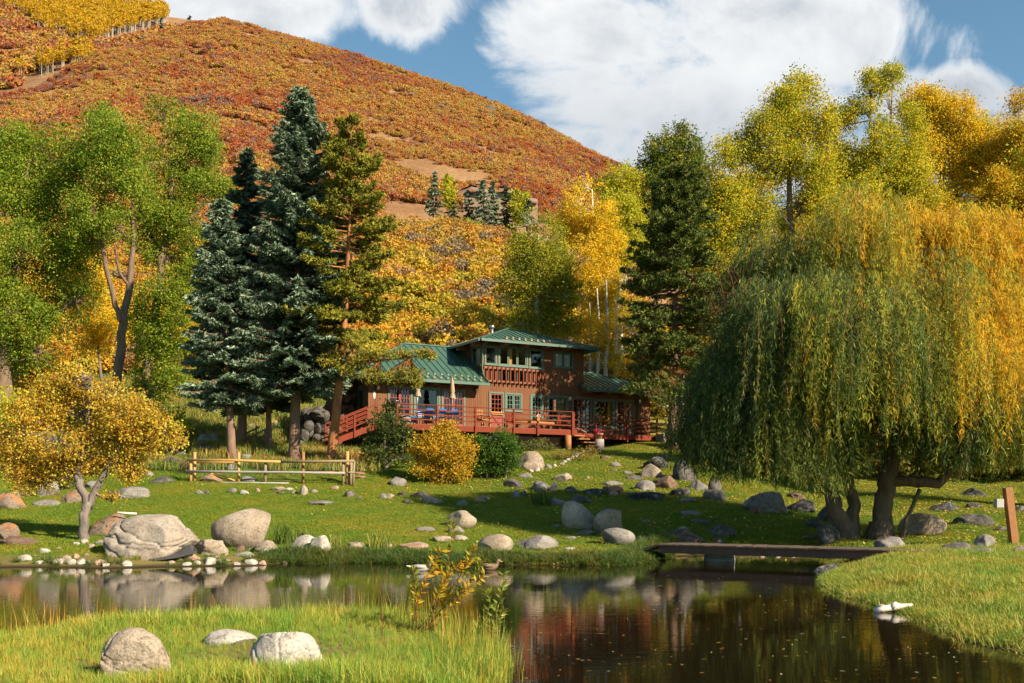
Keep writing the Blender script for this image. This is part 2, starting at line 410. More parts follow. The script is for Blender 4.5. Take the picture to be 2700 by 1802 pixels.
# ------------------------------------------------------------------ terrain table: heights by distance (rows) and bearing (columns, px)
GC = np.array([-900, 0, 130, 250, 450, 590, 900, 1100, 1350, 1600, 1800, 2250, 2700, 3600.])
def Y(d, *py): return [HC + (HY - p) * d / F for p in py]
GR = [
 (1,   [.2]*14), (8, [.15]*6+[.14,.12,.1,.1,.1,.1,.15,.3]), (12, [.14]*6+[.12,.1,.08,.06,.05,.05,.1,.3]),
 (16,  [.12]*6+[.12,.1,.1,.1,.1,.10,.17,.4]), (20, [.15]*6+[.12,.12,.12,.12,.12,.26,.33,.5]),
 (24,  [.2]*6+[.2,.2,.2,.2,.22,.34,.40,.6]), (27, [.25]*6+[.22,.22,.22,.23,.25,.34,.45,.7]),
 (30,  [.5,.52,.52,.52,.5,.5,.5,.5,.5,.5,.48,.34,.5,.8]), (34, [1.0]*6+[1,.98,.98,.97,.92,.58,.6,1]),
 (38,  [1.5,1.47,1.47,1.47,1.47,1.47,1.45,1.44,1.43,1.42,1.38,.85,.85,1.2]),
 (42,  [2.2,2.1,2.1,2.12,2.15,2.15,2.1,2.07,2.05,2.03,1.98,1.2,1.15,1.6]),
 (48,  [3.6,3.4,3.4,3.4,3.4,3.4,3.2,3.1,3.0,2.95,2.85,1.75,1.7,2.2]),
 (54,  [5.2,5,5,4.95,4.9,4.8,4.3,4.15,4.0,4.0,3.9,2.4,2.3,3]),
 (60,  [7,6.6,6.6,6.6,6.5,6.3,5.2,4.8,4.7,4.8,4.9,3.1,3,4]),
 (68,  [9,8.7,8.7,8.6,8.4,8.2,7.4,6.6,6.2,6.2,5.8,4.6,4.5,5]),
 (80,  [12,11.5,11.5,11.4,11.2,11.2,11.0,10.8,10.4,9.4,8.6,7,7,7]),
 (100, [19,18.5]+[18]*7+[15,13,11,10,10]), (130, [30,29.5,29.5,29.5,29.5,29.5,29.7,29.7,29,25,20,16,14,13]),
 (165, [43,43,43,43,43.5,44,44,44,43,37,30,22,19,17]),
 (200, [60,60,61,61,61,60,57,55,54.5,49,40,28,23,20]), (212, [64,65,66,66,66,64,61,58,56,51,42,30,24,21]),
 (280, Y(280,300,400,380,350,330,330,400,430,470,560,690)+[50,36,30]),
 (350, Y(350,230,268,240,215,205,205,260,300,390,500,590)+[70,50,40]),
 (390, Y(390,260,300,215,153,140,140,200,250,340,440,545)+[86,62,50]),
 (430, Y(430,260,300,230,165,84,75,140,213,305,428,510,690,840)+[60]),
 (465, Y(465,200,270,230,180,85,52,150,228,330,450,530,710,860)+[60]),
 (540, Y(540,150,235,210,185,115,95,230,300,400,500,580,750,880)+[60]),
 (800, Y(800,-160,-30,14,28,50,64,250,330,430,530,610,780,900)+[80]),
 (900, Y(900,-40,60,90,110,140,160,330,400,500,600,700,850,950)+[80]),
 (1300,Y(1300,600,650,680,700,720,750,850,900,950,1000,1050,1100,1150)+[80])]
GD = np.array([r[0] for r in GR], float); GZ = np.array([r[1] for r in GR], float)


def table(px, d):
    px = np.clip(px, GC[0], GC[-1]); d = np.clip(d, GD[0], GD[-1])
    j = np.clip(np.searchsorted(GC, px) - 1, 0, len(GC) - 2); i = np.clip(np.searchsorted(GD, d) - 1, 0, len(GD) - 2)
    u = (px - GC[j]) / (GC[j + 1] - GC[j]); v = (d - GD[i]) / (GD[i + 1] - GD[i])
    return (GZ[i, j] * (1 - u) + GZ[i, j + 1] * u) * (1 - v) + (GZ[i + 1, j] * (1 - u) + GZ[i + 1, j + 1] * u) * v


# pond outline: (px, distance) on the water level z = 0
POND = [(-1250, 25.6), (-500, 25.2), (0, 24.9), (200, 25.1), (300, 24.7), (560, 25.2), (650, 25.5), (740, 26.6), (830, 26.2), (960, 26.7), (1100, 26.3), (1300, 26.0),
        (1500, 25.7), (1640, 25.8), (1710, 26.6), (1740, 28.3), (1780, 29.6), (2000, 30.4), (2120, 30.0), (2190, 28.2), (2205, 26.0), (2195, 23.6), (2165, 21.8),
        (2160, 19.8), (2225, 17.9), (2320, 16.1), (2420, 14.2), (2550, 12.3), (2700, 11.2), (3100, 9.5), (3700, 7.0), (3700, 3.0), (1330, 3.0), (1240, 7.2), (1288, 9.5),
        (1306, 10.6), (1270, 12.0), (1190, 13.2), (1080, 14.3), (950, 14.2), (800, 13.8), (600, 13.5), (400, 13.0), (200, 12.3), (0, 11.9), (-400, 11.5), (-1250, 11)]
PW = np.array([((p - CX) * d / F, d) for p, d in POND])


def pond_sd(x, y):
    """signed distance to the shore, positive on land"""
    x = np.asarray(x, float); y = np.asarray(y, float); best = np.full(x.shape, 1e9); ins = np.zeros(x.shape, bool)
    n = len(PW)
    for k in range(n):
        ax, ay = PW[k]; bx, by = PW[(k + 1) % n]; dx, dy = bx - ax, by - ay
        tt = np.clip(((x - ax) * dx + (y - ay) * dy) / (dx * dx + dy * dy + 1e-12), 0, 1)
        best = np.minimum(best, np.hypot(x - ax - tt * dx, y - ay - tt * dy))
        if ay != by:
            ins ^= ((ay > y) != (by > y)) & (x < (bx - ax) * (y - ay) / (by - ay) + ax)
    return np.where(ins, -best, best)


def sstep(a, b, v): v = np.clip((v - a) / (b - a), 0, 1); return v * v * (3 - 2 * v)


def raw_height(x, y):
    d = np.maximum(y, 1.0); px = CX + F * x / d; z = table(px, d)
    return z


def make_grid(svals, dvals, near):
    Dm, Sm = np.meshgrid(dvals, svals, indexing='ij'); X = Sm * Dm; Z = raw_height(X, Dm)
    for _ in range(26 if near else 1):          # soften the table's facets
        Z[1:-1] = (Z[:-2] + 2 * Z[1:-1] + Z[2:]) / 4; Z[:, 1:-1] = (Z[:, :-2] + 2 * Z[:, 1:-1] + Z[:, 2:]) / 4
    p = np.stack([X.ravel(), Dm.ravel(), np.zeros(X.size)], 1)
    if near:
        Z += (snoise(p, 3, .55, 3) * .05 + snoise(p, 4, 2.6, 3) * .022).reshape(Z.shape) * sstep(8, 26, Dm)
        Z += (snoise(p, 14, .35, 3) * .22).reshape(Z.shape) * sstep(36, 48, Dm)
        sd_ = pond_sd(X.ravel(), Dm.ravel()).reshape(Z.shape)
        wig = (snoise(p, 8, 1.6, 4) * np.where((CX + F * X / Dm).ravel() < 740, .26, .11)).reshape(Z.shape); sd_ = sd_ + wig
        pxg = CX + F * X / Dm; steep = np.where((Dm > 23) & (pxg < 1780), np.interp(pxg, [0, 640, 760, 800], [2.0, 2.0, .6, .55]), 1.5)
        land = np.maximum(Z, .05) * sstep(-.05, 1, sd_ / steep) + .012
        Z = np.where(sd_ > 0, land, -np.minimum(.7, -sd_ * .6) + .012)
    else:
        k = sstep(90, 200, Dm)
        Z += (snoise(p, 5, .035, 4) * 1.6 + snoise(p, 6, .16, 3) * .55).reshape(Z.shape) * k
    return X, Dm, Z


DN = np.concatenate([np.geomspace(2, 9, 50)[:-1], np.geomspace(9, 34, 330)[:-1], np.geomspace(34, 92, 260)]); SN = np.linspace(-.95, .95, 520)
DF = np.concatenate([np.geomspace(92, 300, 130)[:-1], np.linspace(300, 560, 150)[:-1], np.geomspace(560, 1300, 60)]); SF = np.linspace(-.95, .95, 420)
GN_ = make_grid(SN, DN, True); GF_ = make_grid(SF, DF, False)
GF_[2][0, :] = np.interp(SF, SN, GN_[2][-1, :])         # the two sheets meet


def sample(x, y):
    x = np.atleast_1d(np.asarray(x, float)); y = np.atleast_1d(np.asarray(y, float)); out = np.zeros(x.shape)
    for (G, dv, sv, msk) in ((GN_, DN, SN, y < 92), (GF_, DF, SF, y >= 92)):
        if not msk.any(): continue
        yy_ = np.clip(y[msk], dv[0], dv[-1]); s = np.clip(x[msk] / yy_, sv[0], sv[-1])
        i = np.clip(np.searchsorted(dv, yy_) - 1, 0, len(dv) - 2); j = np.clip(np.searchsorted(sv, s) - 1, 0, len(sv) - 2)
        v = (yy_ - dv[i]) / (dv[i + 1] - dv[i]); u = (s - sv[j]) / (sv[j + 1] - sv[j]); Z = G[2]
        out[msk] = (Z[i, j] * (1 - u) + Z[i, j + 1] * u) * (1 - v) + (Z[i + 1, j] * (1 - u) + Z[i + 1, j + 1] * u) * v
    return out


def normals_at(x, y, e=.4):
    zx = (sample(x + e, y) - sample(x - e, y)) / (2 * e); zy = (sample(x, y + e) - sample(x, y - e)) / (2 * e)
    n = np.stack([-zx, -zy, np.ones_like(zx)], 1); return n / np.linalg.norm(n, axis=1, keepdims=True)


def zg(x, y): return float(sample(x, y)[0])


def gd(px, py, d0=8.0, d1=88.0):
    """distance of the first ground point seen at a bearing and height"""
    d = np.arange(d0, d1, .05); z = sample((px - CX) * d / F, d); g = HY - (z - HC) * F / d
    k = np.nonzero(g <= py)[0]
    return float(d[k[0]]) if len(k) else d1


def grid_obj(name, G, material):
    X, D, Z = G; n, m_ = X.shape; idx = np.arange(n * m_).reshape(n, m_)
    f = np.stack([idx[:-1, :-1], idx[:-1, 1:], idx[1:, 1:], idx[1:, :-1]], -1).reshape(-1, 4)
    return tag(mesh_np(name, np.stack([X.ravel(), D.ravel(), Z.ravel()], 1), f, material, smooth=True), kind='structure')


grid_obj('ground', GN_, M['ground']); grid_obj('hills', GF_, M['hillside'])
_wx = np.array([[-30, 3, 0], [30, 3, 0], [30, 34, 0], [-30, 34, 0]], float)
tag(mesh_np('water', _wx, [(0, 1, 2, 3)], M['water']), kind='structure')

# ------------------------------------------------------------------ scatter of countless small things
def scatter(name, pts, nrm, scl, protos, label, cat, tilt=1.0, seed=1):
    me = bpy.data.meshes.new(name); me.vertices.add(len(pts)); me.vertices.foreach_set('co', np.asarray(pts, np.float32).ravel())
    a = me.attributes.new('nrm', 'FLOAT_VECTOR', 'POINT'); a.data.foreach_set('vector', np.asarray(nrm, np.float32).ravel())
    a = me.attributes.new('scl', 'FLOAT', 'POINT'); a.data.foreach_set('value', np.asarray(scl, np.float32))
    me.update(); o = bpy.data.objects.new(name, me); COL.objects.link(o)
    pc = bpy.data.collections.new(name + '_kinds')
    for p in protos: pc.objects.link(p)
    ng = bpy.data.node_groups.new(name, 'GeometryNodeTree')
    ng.interface.new_socket('Geometry', in_out='INPUT', socket_type='NodeSocketGeometry')
    ng.interface.new_socket('Geometry', in_out='OUTPUT', socket_type='NodeSocketGeometry')
    t = NT(ng); gi = t.n('NodeGroupInput')
    ci = t.n('GeometryNodeCollectionInfo', {'Collection': pc, 'Separate Children': True, 'Reset Children': True})
    at = t.n('GeometryNodeInputNamedAttribute', {'Name': 'nrm'}, data_type='FLOAT_VECTOR')
    st = t.n('GeometryNodeInputNamedAttribute', {'Name': 'scl'}, data_type='FLOAT')
    al = t.n('FunctionNodeAlignRotationToVector', {'Factor': tilt, 'Vector': at.outputs['Attribute']}, axis='Z')
    rz = t.n('FunctionNodeRandomValue', data_type='FLOAT'); rz.inputs[2].default_value = 0; rz.inputs[3].default_value = 6.2832; rz.inputs['Seed'].default_value = seed
    ez = t.n('FunctionNodeEulerToRotation', {0: t.n('ShaderNodeCombineXYZ', {2: rz.outputs[1]}).outputs[0]})
    rr = t.n('FunctionNodeRotateRotation', {0: al.outputs[0], 1: ez.outputs[0]}, rotation_space='LOCAL')
    ip = t.n('GeometryNodeInstanceOnPoints', {'Points': gi.outputs[0], 'Instance': ci.outputs[0], 'Pick Instance': True,
                                             'Rotation': rr.outputs[0], 'Scale': st.outputs['Attribute']})
    t.n('NodeGroupOutput', {0: ip.outputs[0]})
    md = o.modifiers.new('scatter', 'NODES'); md.node_group = ng
    return tag(o, label, cat, kind='stuff')


def rhombs(c, ax, side, L, Wd):
    """leaf-shaped quads: centres, long axis, side axis"""
    L = np.asarray(L).reshape(-1, 1) / 2; Wd = np.asarray(Wd).reshape(-1, 1) / 2; n = len(c)
    v = np.stack([c - ax * L, c + side * Wd - ax * L * .12, c + ax * L, c - side * Wd - ax * L * .12], 1).reshape(-1, 3)
    return v, np.arange(4 * n).reshape(-1, 4)


def unit(a): return a / (np.linalg.norm(a, axis=1, keepdims=True) + 1e-9)


def rand_frames(n, r, up=0.0):
    a = unit(r.normal(size=(n, 3)) + np.array([0, 0, up])); b = r.normal(size=(n, 3)); b = unit(b - a * (a * b).sum(1, keepdims=True))
    return a, b


def grass_proto(name, n, rad, h0, h1, wd, cols, lean=.5, seed=0):
    r = np.random.default_rng(seed); a = r.uniform(0, 6.283, n); q = rad * np.sqrt(r.random(n))
    b = np.stack([q * np.cos(a), q * np.sin(a), -np.ones(n) * .02], 1); h = r.uniform(h0, h1, n)
    la = r.uniform(0, 6.283, n); le = np.abs(r.normal(0, lean, n)) * h; dirv = np.stack([np.cos(la), np.sin(la), np.zeros(n)], 1)
    mid = b + dirv * (le * .3)[:, None] + np.array([0, 0, 1]) * (h * .6)[:, None]
    tip = b + dirv * le[:, None] + np.array([0, 0, 1]) * (h * np.sqrt(np.maximum(.15, 1 - .35 * (le / h) ** 2)))[:, None]
    sa = la + 1.57 + r.normal(0, .6, n); s = np.stack([np.cos(sa), np.sin(sa), np.zeros(n)], 1) * (wd / 2)
    v = np.stack([b - s, b + s, mid + s * .8, mid - s * .8, mid - s * .8, mid + s * .8, tip + s * .15, tip - s * .15], 1).reshape(-1, 3)
    f = np.arange(8 * n).reshape(-1, 4)
    ci = r.choice(len(cols), n, p=np.array([c[1] for c in cols]) / sum(c[1] for c in cols)); cc = np.array([c[0] for c in cols])[ci] * r.uniform(.75, 1.2, (n, 1))
    return mesh_np(name, v, f, M['blade'], colors=np.repeat(cc, 2, 0), link=False)


def jitter(x0, x1, y0, y1, step, r):
    gx, gy = np.meshgrid(np.arange(x0, x1, step), np.arange(y0, y1, step)); n = gx.size
    return gx.ravel() + r.uniform(-.5, .5, n) * step, gy.ravel() + r.uniform(-.5, .5, n) * step


def in_view(x, y, s=.70): return np.abs(x) < s * y


LAWN = [((.130, .185, .010), 5), ((.21, .235, .016), 3), ((.32, .27, .04), 1.3)]
# the mown lawn and the slope above it
r = np.random.default_rng(21); x, y = jitter(-38, 38, 23, 62, .42, r); sdv = pond_sd(x, y); pxx = CX + F * x / y; k = in_view(x, y) & (sdv > np.where(pxx < 720, 1.0 + .8 * r.random(len(x)), .25)); x, y = x[k], y[k]
k = r.random(len(x)) < np.clip(1.35 - (y - 40) / 40, .35, 1); x, y = x[k], y[k]
scatter('lawn_grass', np.stack([x, y, sample(x, y)], 1), normals_at(x, y), r.uniform(.75, 1.3, len(x)) * (1 + .5 * (y > 44)),
        [grass_proto('turf_patch', 340, .38, .025, .06, .014, LAWN, .6, s) for s in range(4)], 'short green lawn grass covering the slope below the house', 'grass')
# long tufts hanging over the far shore
r = np.random.default_rng(22); x, y = jitter(-17, 8, 23.5, 31, .14, r); sdv = pond_sd(x, y); pxx = CX + F * x / y
k = in_view(x, y) & (sdv > .0) & (sdv < .75) & (y > 23) & ((pxx > 690) & (pxx < 1780) | (r.random(len(x)) < .05)); x, y = x[k], y[k]
SHORE = [((.055, .095, .012), 5), ((.10, .12, .02), 3), ((.15, .11, .03), 1)]
nrm = unit(np.stack([0 * x, -.5 + 0 * x, 1 + 0 * x], 1))
scatter('shore_grass', np.stack([x, y, np.maximum(sample(x, y), .0)], 1), nrm, r.uniform(.7, 1.25, len(x)),
        [grass_proto('shore_tuft', 70, .13, .10, .24, .012, SHORE, .9, 10 + s) for s in range(4)], 'long dark grass overhanging the far pond shore', 'grass')
# right bank
r = np.random.default_rng(23); x, y = jitter(4, 20, 9, 27, .17, r); sdv = pond_sd(x, y); pxx = CX + F * x / y
k = in_view(x, y, .72) & (sdv > .02) & (pxx > 2100); x, y = x[k], y[k]
BANK = [((.26, .29, .032), 5), ((.42, .38, .11), 4), ((.15, .21, .018), 2), ((.46, .30, .08), 1.2)]
scatter('bank_grass', np.stack([x, y, sample(x, y)], 1), normals_at(x, y), r.uniform(.55, 1.35, len(x)) * (1 + .35 * (snoise(np.stack([x, y, 0 * x], 1), 9, 3.0, 2) > .3)),
        [grass_proto('bank_tuft', 95, .17, .05, .14, .008, BANK, .9, 20 + s) for s in range(5)], 'bright yellow green grass on the right pond bank', 'grass')
# meadow in front
r = np.random.default_rng(24); x, y = jitter(-8, 1.2, 8.2, 15.2, .105, r); sdv = pond_sd(x, y); pxx = CX + F * x / y
k = in_view(x, y, .56) & (sdv > -.12) & (sdv < 6.5); x, y = x[k], y[k]
MEAD = [((.26, .33, .04), 5), ((.44, .38, .09), 2.5), ((.15, .25, .025), 3.5), ((.50, .32, .06), 1.4)]
p3 = np.stack([x, y, 0 * x], 1); tall = 1 + .45 * snoise(p3, 12, 1.1, 3)
low_rock = np.minimum(1, np.minimum(.32 + np.maximum(0, np.hypot(x + 3.7, y - 9.6) - .5) * .55, .30 + np.maximum(0, np.hypot((x + 2.55) * .8, y - 10.2) - .6) * .5))
scatter('meadow_grass', np.stack([x, y, np.maximum(sample(x, y), -.05)], 1), np.tile((0, 0, 1.), (len(x), 1)), np.clip(r.uniform(.55, 1.0, len(x)) * tall, .3, 1.25) * low_rock,
        [grass_proto('meadow_tuft', 62, .11, .11, .30, .0065, MEAD, .55, 30 + s) for s in range(6)], 'tall yellow green marsh grass on the near bank', 'grass')
# upright reeds along the near water's edge
r = np.random.default_rng(25); x, y = jitter(-8, 1, 9, 15.2, .2, r); sdv = pond_sd(x, y); k = in_view(x, y, .55) & (sdv > -.22) & (sdv < .5); x, y = x[k], y[k]
REED = [((.24, .26, .03), 3), ((.42, .27, .04), 2), ((.10, .16, .02), 2)]
scatter('reeds', np.stack([x, y, np.maximum(sample(x, y), -.05)], 1), np.tile((0, 0, 1.), (len(x), 1)), r.uniform(.6, 1.1, len(x)),
        [grass_proto('reed_tuft', 9, .12, .25, .52, .0075, REED, .16, 40 + s) for s in range(5)], 'thin upright reeds along the near water edge', 'reeds')
# dry weeds on the slope left of the house
r = np.random.default_rng(26); x, y = jitter(-40, 8, 46, 90, .8, r); k = in_view(x, y) & ((x < -6) | (y > 66)) & (r.random(len(x)) < .75); x, y = x[k], y[k]
DRY = [((.17, .20, .03), 4), ((.30, .22, .06), 3), ((.36, .22, .07), 2)]
scatter('slope_weeds', np.stack([x, y, sample(x, y)], 1), np.tile((0, 0, 1.), (len(x), 1)), r.uniform(.6, 1.3, len(x)),
        [grass_proto('weed_tuft', 150, .6, .2, .5, .03, DRY, .5, 50 + s) for s in range(4)], 'tall green and straw coloured weeds on the upper slope', 'weeds')

# fallen leaves on the lawn, floating leaves on the pond
r = np.random.default_rng(27); n = 9000; y = np.concatenate([r.uniform(26.5, 60, 9000), r.uniform(40, 62, 22000)]); x = r.uniform(-.5, .56, len(y)) * y
k = (pond_sd(x, y) > .3) & (r.random(len(x)) < sstep(-9, 6, x + (y - 40) * .3) * .9 + .10); x, y = x[k], y[k]
n = len(x); a, b = rand_frames(n, r); a[:, 2] *= .25; b = np.cross(unit(a), np.array([0, 0, 1.]) + r.normal(0, .25, (n, 3))); a, b = unit(a), unit(b)
v, f = rhombs(np.stack([x, y, sample(x, y) + .055], 1), a, b, r.uniform(.07, .12, n), r.uniform(.06, .09, n))
lc = np.array([(.62, .42, .06), (.55, .30, .05), (.60, .52, .18), (.35, .18, .05)])[r.choice(4, n, p=[.5, .2, .2, .1])] * r.uniform(.7, 1.1, (n, 1))
tag(mesh_np('fallen_leaves', v, f, M['leaf'], colors=lc), 'small yellow leaves fallen over the lawn and slope', 'leaves', kind='stuff')
n = 420; y = r.uniform(9.6, 24, n); x = r.uniform(-.05, .5, n) * y; k = pond_sd(x, y) < -.15; x, y = x[k], y[k]; n = len(x)
an = r.uniform(0, 6.28, n); a = np.stack([np.cos(an), np.sin(an), 0 * an], 1); b = np.stack([-np.sin(an), np.cos(an), 0 * an], 1)
v, f = rhombs(np.stack([x, y, np.full(n, .004)], 1), a, b, r.uniform(.03, .085, n), r.uniform(.012, .025, n))
lc = np.array([(.62, .42, .10), (.50, .22, .05), (.66, .58, .40), (.25, .16, .06)])[r.choice(4, n)]
tag(mesh_np('floating_leaves', v, f, M['leaf'], colors=lc), 'yellow and brown leaves floating on the dark pond', 'leaves', kind='stuff')

# ------------------------------------------------------------------ oak brush over the mountain
def brush_proto(name, n, size, seed, bare=.12, cols=None):
    r = np.random.default_rng(seed); nl = r.integers(6, 10); lc = np.stack([r.normal(0, .55, nl), r.normal(0, .55, nl), r.uniform(.3, .85, nl)], 1); lr = r.uniform(.38, .62, nl)
    wch = r.integers(0, nl, n); d = unit(r.normal(size=(n, 3))); d[:, 2] = np.abs(d[:, 2]) * 1.2 - .25; c = lc[wch] + unit(d) * (lr[wch] * r.uniform(.55, 1.05, n))[:, None]
    c[:, 2] = np.maximum(c[:, 2], .03); a, b = rand_frames(n, r); v, f = rhombs(c, a, b, r.uniform(.7, 1.3, n) * size, r.uniform(.5, 1, n) * size)
    cl = np.tile((1., 1., 1.), (n, 1)) * r.uniform(.6, 1.35, (n, 1)); g = r.random(n) < bare; cl[g] = np.array((.75, .72, .85)) * r.uniform(.7, 1.1, (g.sum(), 1))
    if cols: cl = np.array(cols)[r.integers(0, len(cols), n)] * r.uniform(.7, 1.2, (n, 1))
    return mesh_np(name, v, f, M['leaf' if cols else 'brush_leaf'], colors=cl, link=False)


def grove(px, py): return (py < np.interp(px, [-60, 0, 60, 110, 200, 300, 440], [-20, 8, 50, 84, 110, 122, 92])) | ((px > 55) & (px < 255) & (py > np.interp(px, [55, 130, 200, 255], [212, 182, 168, 158])))


def brush(name, n, d0, d1, s0, s1, smin, smax, protos, label, seed, keep=None):
    r = np.random.default_rng(seed); d = np.sqrt(r.uniform(d0 ** 2, d1 ** 2, n)); s = r.uniform(s0, s1, n); x = s * d
    q = snoise(np.stack([x, d, 0 * x], 1), seed + 1, .09, 3); k = q > -.95 - .25 * r.random(n)
    if keep is not None: k &= keep(CX + F * s, d)
    x, d = x[k], d[k]
    return scatter(name, np.stack([x, d, sample(x, d) - .15], 1), np.tile((0, 0, 1.), (len(x), 1)), r.uniform(smin, smax, len(x)) * (1 + .25 * np.clip(q[k], -1, 1)), protos, label, 'shrubs', seed=seed)


def _gap(px, d, k=.55): x = (px - CX) * d / F; return snoise(np.stack([x * .7, d * 1.3, 0 * x], 1), 130, .26, 4) > -k - .35 * np.random.default_rng(1).random(len(x))
def _bench(px, d): return ~((px > 1000) & (px < 1500) & (d > 176) & (d < 232))
def _mid(px, d): return _bench(px, d) & ~((d < 96) & (px > 300) & (px < 1000) & (np.abs(px - 620) < 160))
brush('oak_brush', 5600, 76, 205, -.56, .16, .9, 2.4, [brush_proto('oak_clump', 1500, .135, 60 + s) for s in range(7)], 'golden and orange oak brush covering the hillside behind the house', 71, _mid)
def _crest(px, d): return _bench(px, d) & _gap(px, d) & (d < np.interp(px, [-300, 0, 250, 450, 590, 3000], [350, 352, 400, 440, 480, 480]))
brush('oak_brush', 46000, 200, 470, -.56, .30, .75, 1.75, [brush_proto('oak_tuft', 330, .25, 80 + s, .25) for s in range(7)], 'rust and orange oak brush covering the high mountain slope', 72, _crest)
brush('oak_brush', 9000, 520, 830, -.56, -.33, 1.8, 3.4, [brush_proto('oak_cover', 150, .6, 90 + s, .2) for s in range(3)], 'rusty oak brush on the far slope at the upper left', 73, lambda px, d: ~grove(px, HY - (sample((px - CX) * d / F, d) - HC) * F / d + 6))

brush('undergrowth_mass', 260, 57, 105, .19, .62, .5, 2.1, [brush_proto('thicket_clump', 1100, .15, 120 + s, cols=[(.12, .14, .02), (.34, .24, .03), (.08, .09, .015), (.22, .20, .03)]) for s in range(4)], 'golden and brown thicket on the shaded slope behind the willow', 74)  # dark leaf colours stand in for the shade behind the willow

brush('undergrowth_mass', 260, 57, 105, .19, .62, .5, 2.1, [brush_proto('thicket_clump', 1100, .15, 120 + s, cols=[(.12, .14, .02), (.34, .24, .03), (.08, .09, .015), (.22, .20, .03)]) for s in range(4)], 'golden and brown thicket on the shaded slope behind the willow', 74)  # same thicket again, shade put into its leaf tones

# ------------------------------------------------------------------ trees
def pal(cols, r, n):
    p = np.array([c[1] for c in cols], float); return np.array([c[0] for c in cols])[r.choice(len(cols), n, p=p / p.sum())]


GREEN = [((.19, .27, .022), 5), ((.12, .19, .015), 3), ((.30, .34, .03), 3.5), ((.42, .37, .03), .7)]
OLIVE = [((.34, .36, .024), 5), ((.60, .48, .030), 4), ((.19, .235, .016), 2.6), ((.66, .43, .022), 1.3)]
GOLD = [((.74, .52, .025), 5), ((.70, .42, .018), 4), ((.58, .50, .035), 2), ((.42, .37, .03), 1)]
ORANGE = [((.52, .24, .015), 5), ((.58, .33, .02), 4), ((.42, .17, .015), 2)]
ASPG = [((.20, .24, .02), 4), ((.33, .32, .025), 3), ((.50, .39, .025), 2), ((.12, .155, .014), 2)]
LIME = [((.46, .45, .03), 4), ((.32, .36, .025), 3), ((.56, .45, .025), 2)]
OAKF = [((.58, .38, .036), 5), ((.50, .25, .024), 3.6), ((.62, .49, .07), 4), ((.34, .16, .025), 1), ((.44, .41, .045), 2.5)]


def crown(lobes, n_per, leaf, r, cols, clump=.32, per=26, gap=.35, tint=None, up=.3, cull_low=None):
    """lobes: (centre, radii, colours or None); returns verts, faces, colours and clump centres by lobe"""
    VS, FS, CS, CC = [], [], [], []; k0 = 0; per = max(8, int(per * .7)); clump *= .82
    for (c, rad, lc) in lobes:
        nn = int(2.2 * n_per * rad[0] * rad[2]); nc = max(6, nn // per)
        d = unit(r.normal(size=(nc, 3)) + np.array([0, -.25, .1])); q = r.uniform(.42, 1.06, nc) ** .75
        cc = np.array(c) + d * q[:, None] * np.array(rad); cc += r.normal(0, .16, (nc, 3)) * np.array(rad)
        k = snoise(cc, 31, 1.05, 3) > -gap - .4 * r.random(nc); cc = cc[k] if k.sum() > 5 else cc; nc = len(cc); CC.append(cc)
        base = pal(lc or cols, r, nc); size = r.uniform(.55, 1.25, nc)
        m_ = per; ce = np.repeat(cc, m_, 0) + r.normal(0, 1, (nc * m_, 3)) * (clump * np.repeat(size, m_))[:, None] * np.array([1, 1, .72])
        n = len(ce); a, b = rand_frames(n, r, -.2)
        v, f = rhombs(ce, a, b, 1.12 * leaf * r.uniform(.7, 1.3, n), leaf * .78 * r.uniform(.7, 1.3, n))
        col = np.where(r.random((n, 1)) < .72, np.repeat(base, m_, 0), pal(lc or cols, r, n)) * r.uniform(.75, 1.25, (n, 1))
        VS.append(v); FS.append(f + k0); CS.append(col); k0 += len(v)
        ns = 5; dd_ = unit(r.normal(size=(ns, 3)) + np.array([0, -.2, .55])); m2 = 26     # stray shoots past the outline
        q = r.uniform(.75, 1.42, (ns, m2, 1)); ce = (np.array(c) + dd_[:, None, :] * q * np.array(rad)).reshape(-1, 3) + r.normal(0, clump * .22, (ns * m2, 3)); n = len(ce); a, b = rand_frames(n, r)
        v, f = rhombs(ce, a, b, leaf * r.uniform(.7, 1.2, n), leaf * .7 * r.uniform(.7, 1.2, n)); VS.append(v); FS.append(f + k0); CS.append(pal(lc or cols, r, n) * r.uniform(.8, 1.2, (n, 1))); k0 += len(v)
    return np.concatenate(VS), np.concatenate(FS), np.concatenate(CS), CC


def pxpath(pts, d):
    """[(px, py, radius m)] at one distance"""
    return [P(a, b, d) for a, b, _ in pts], [c for _, _, c in pts]


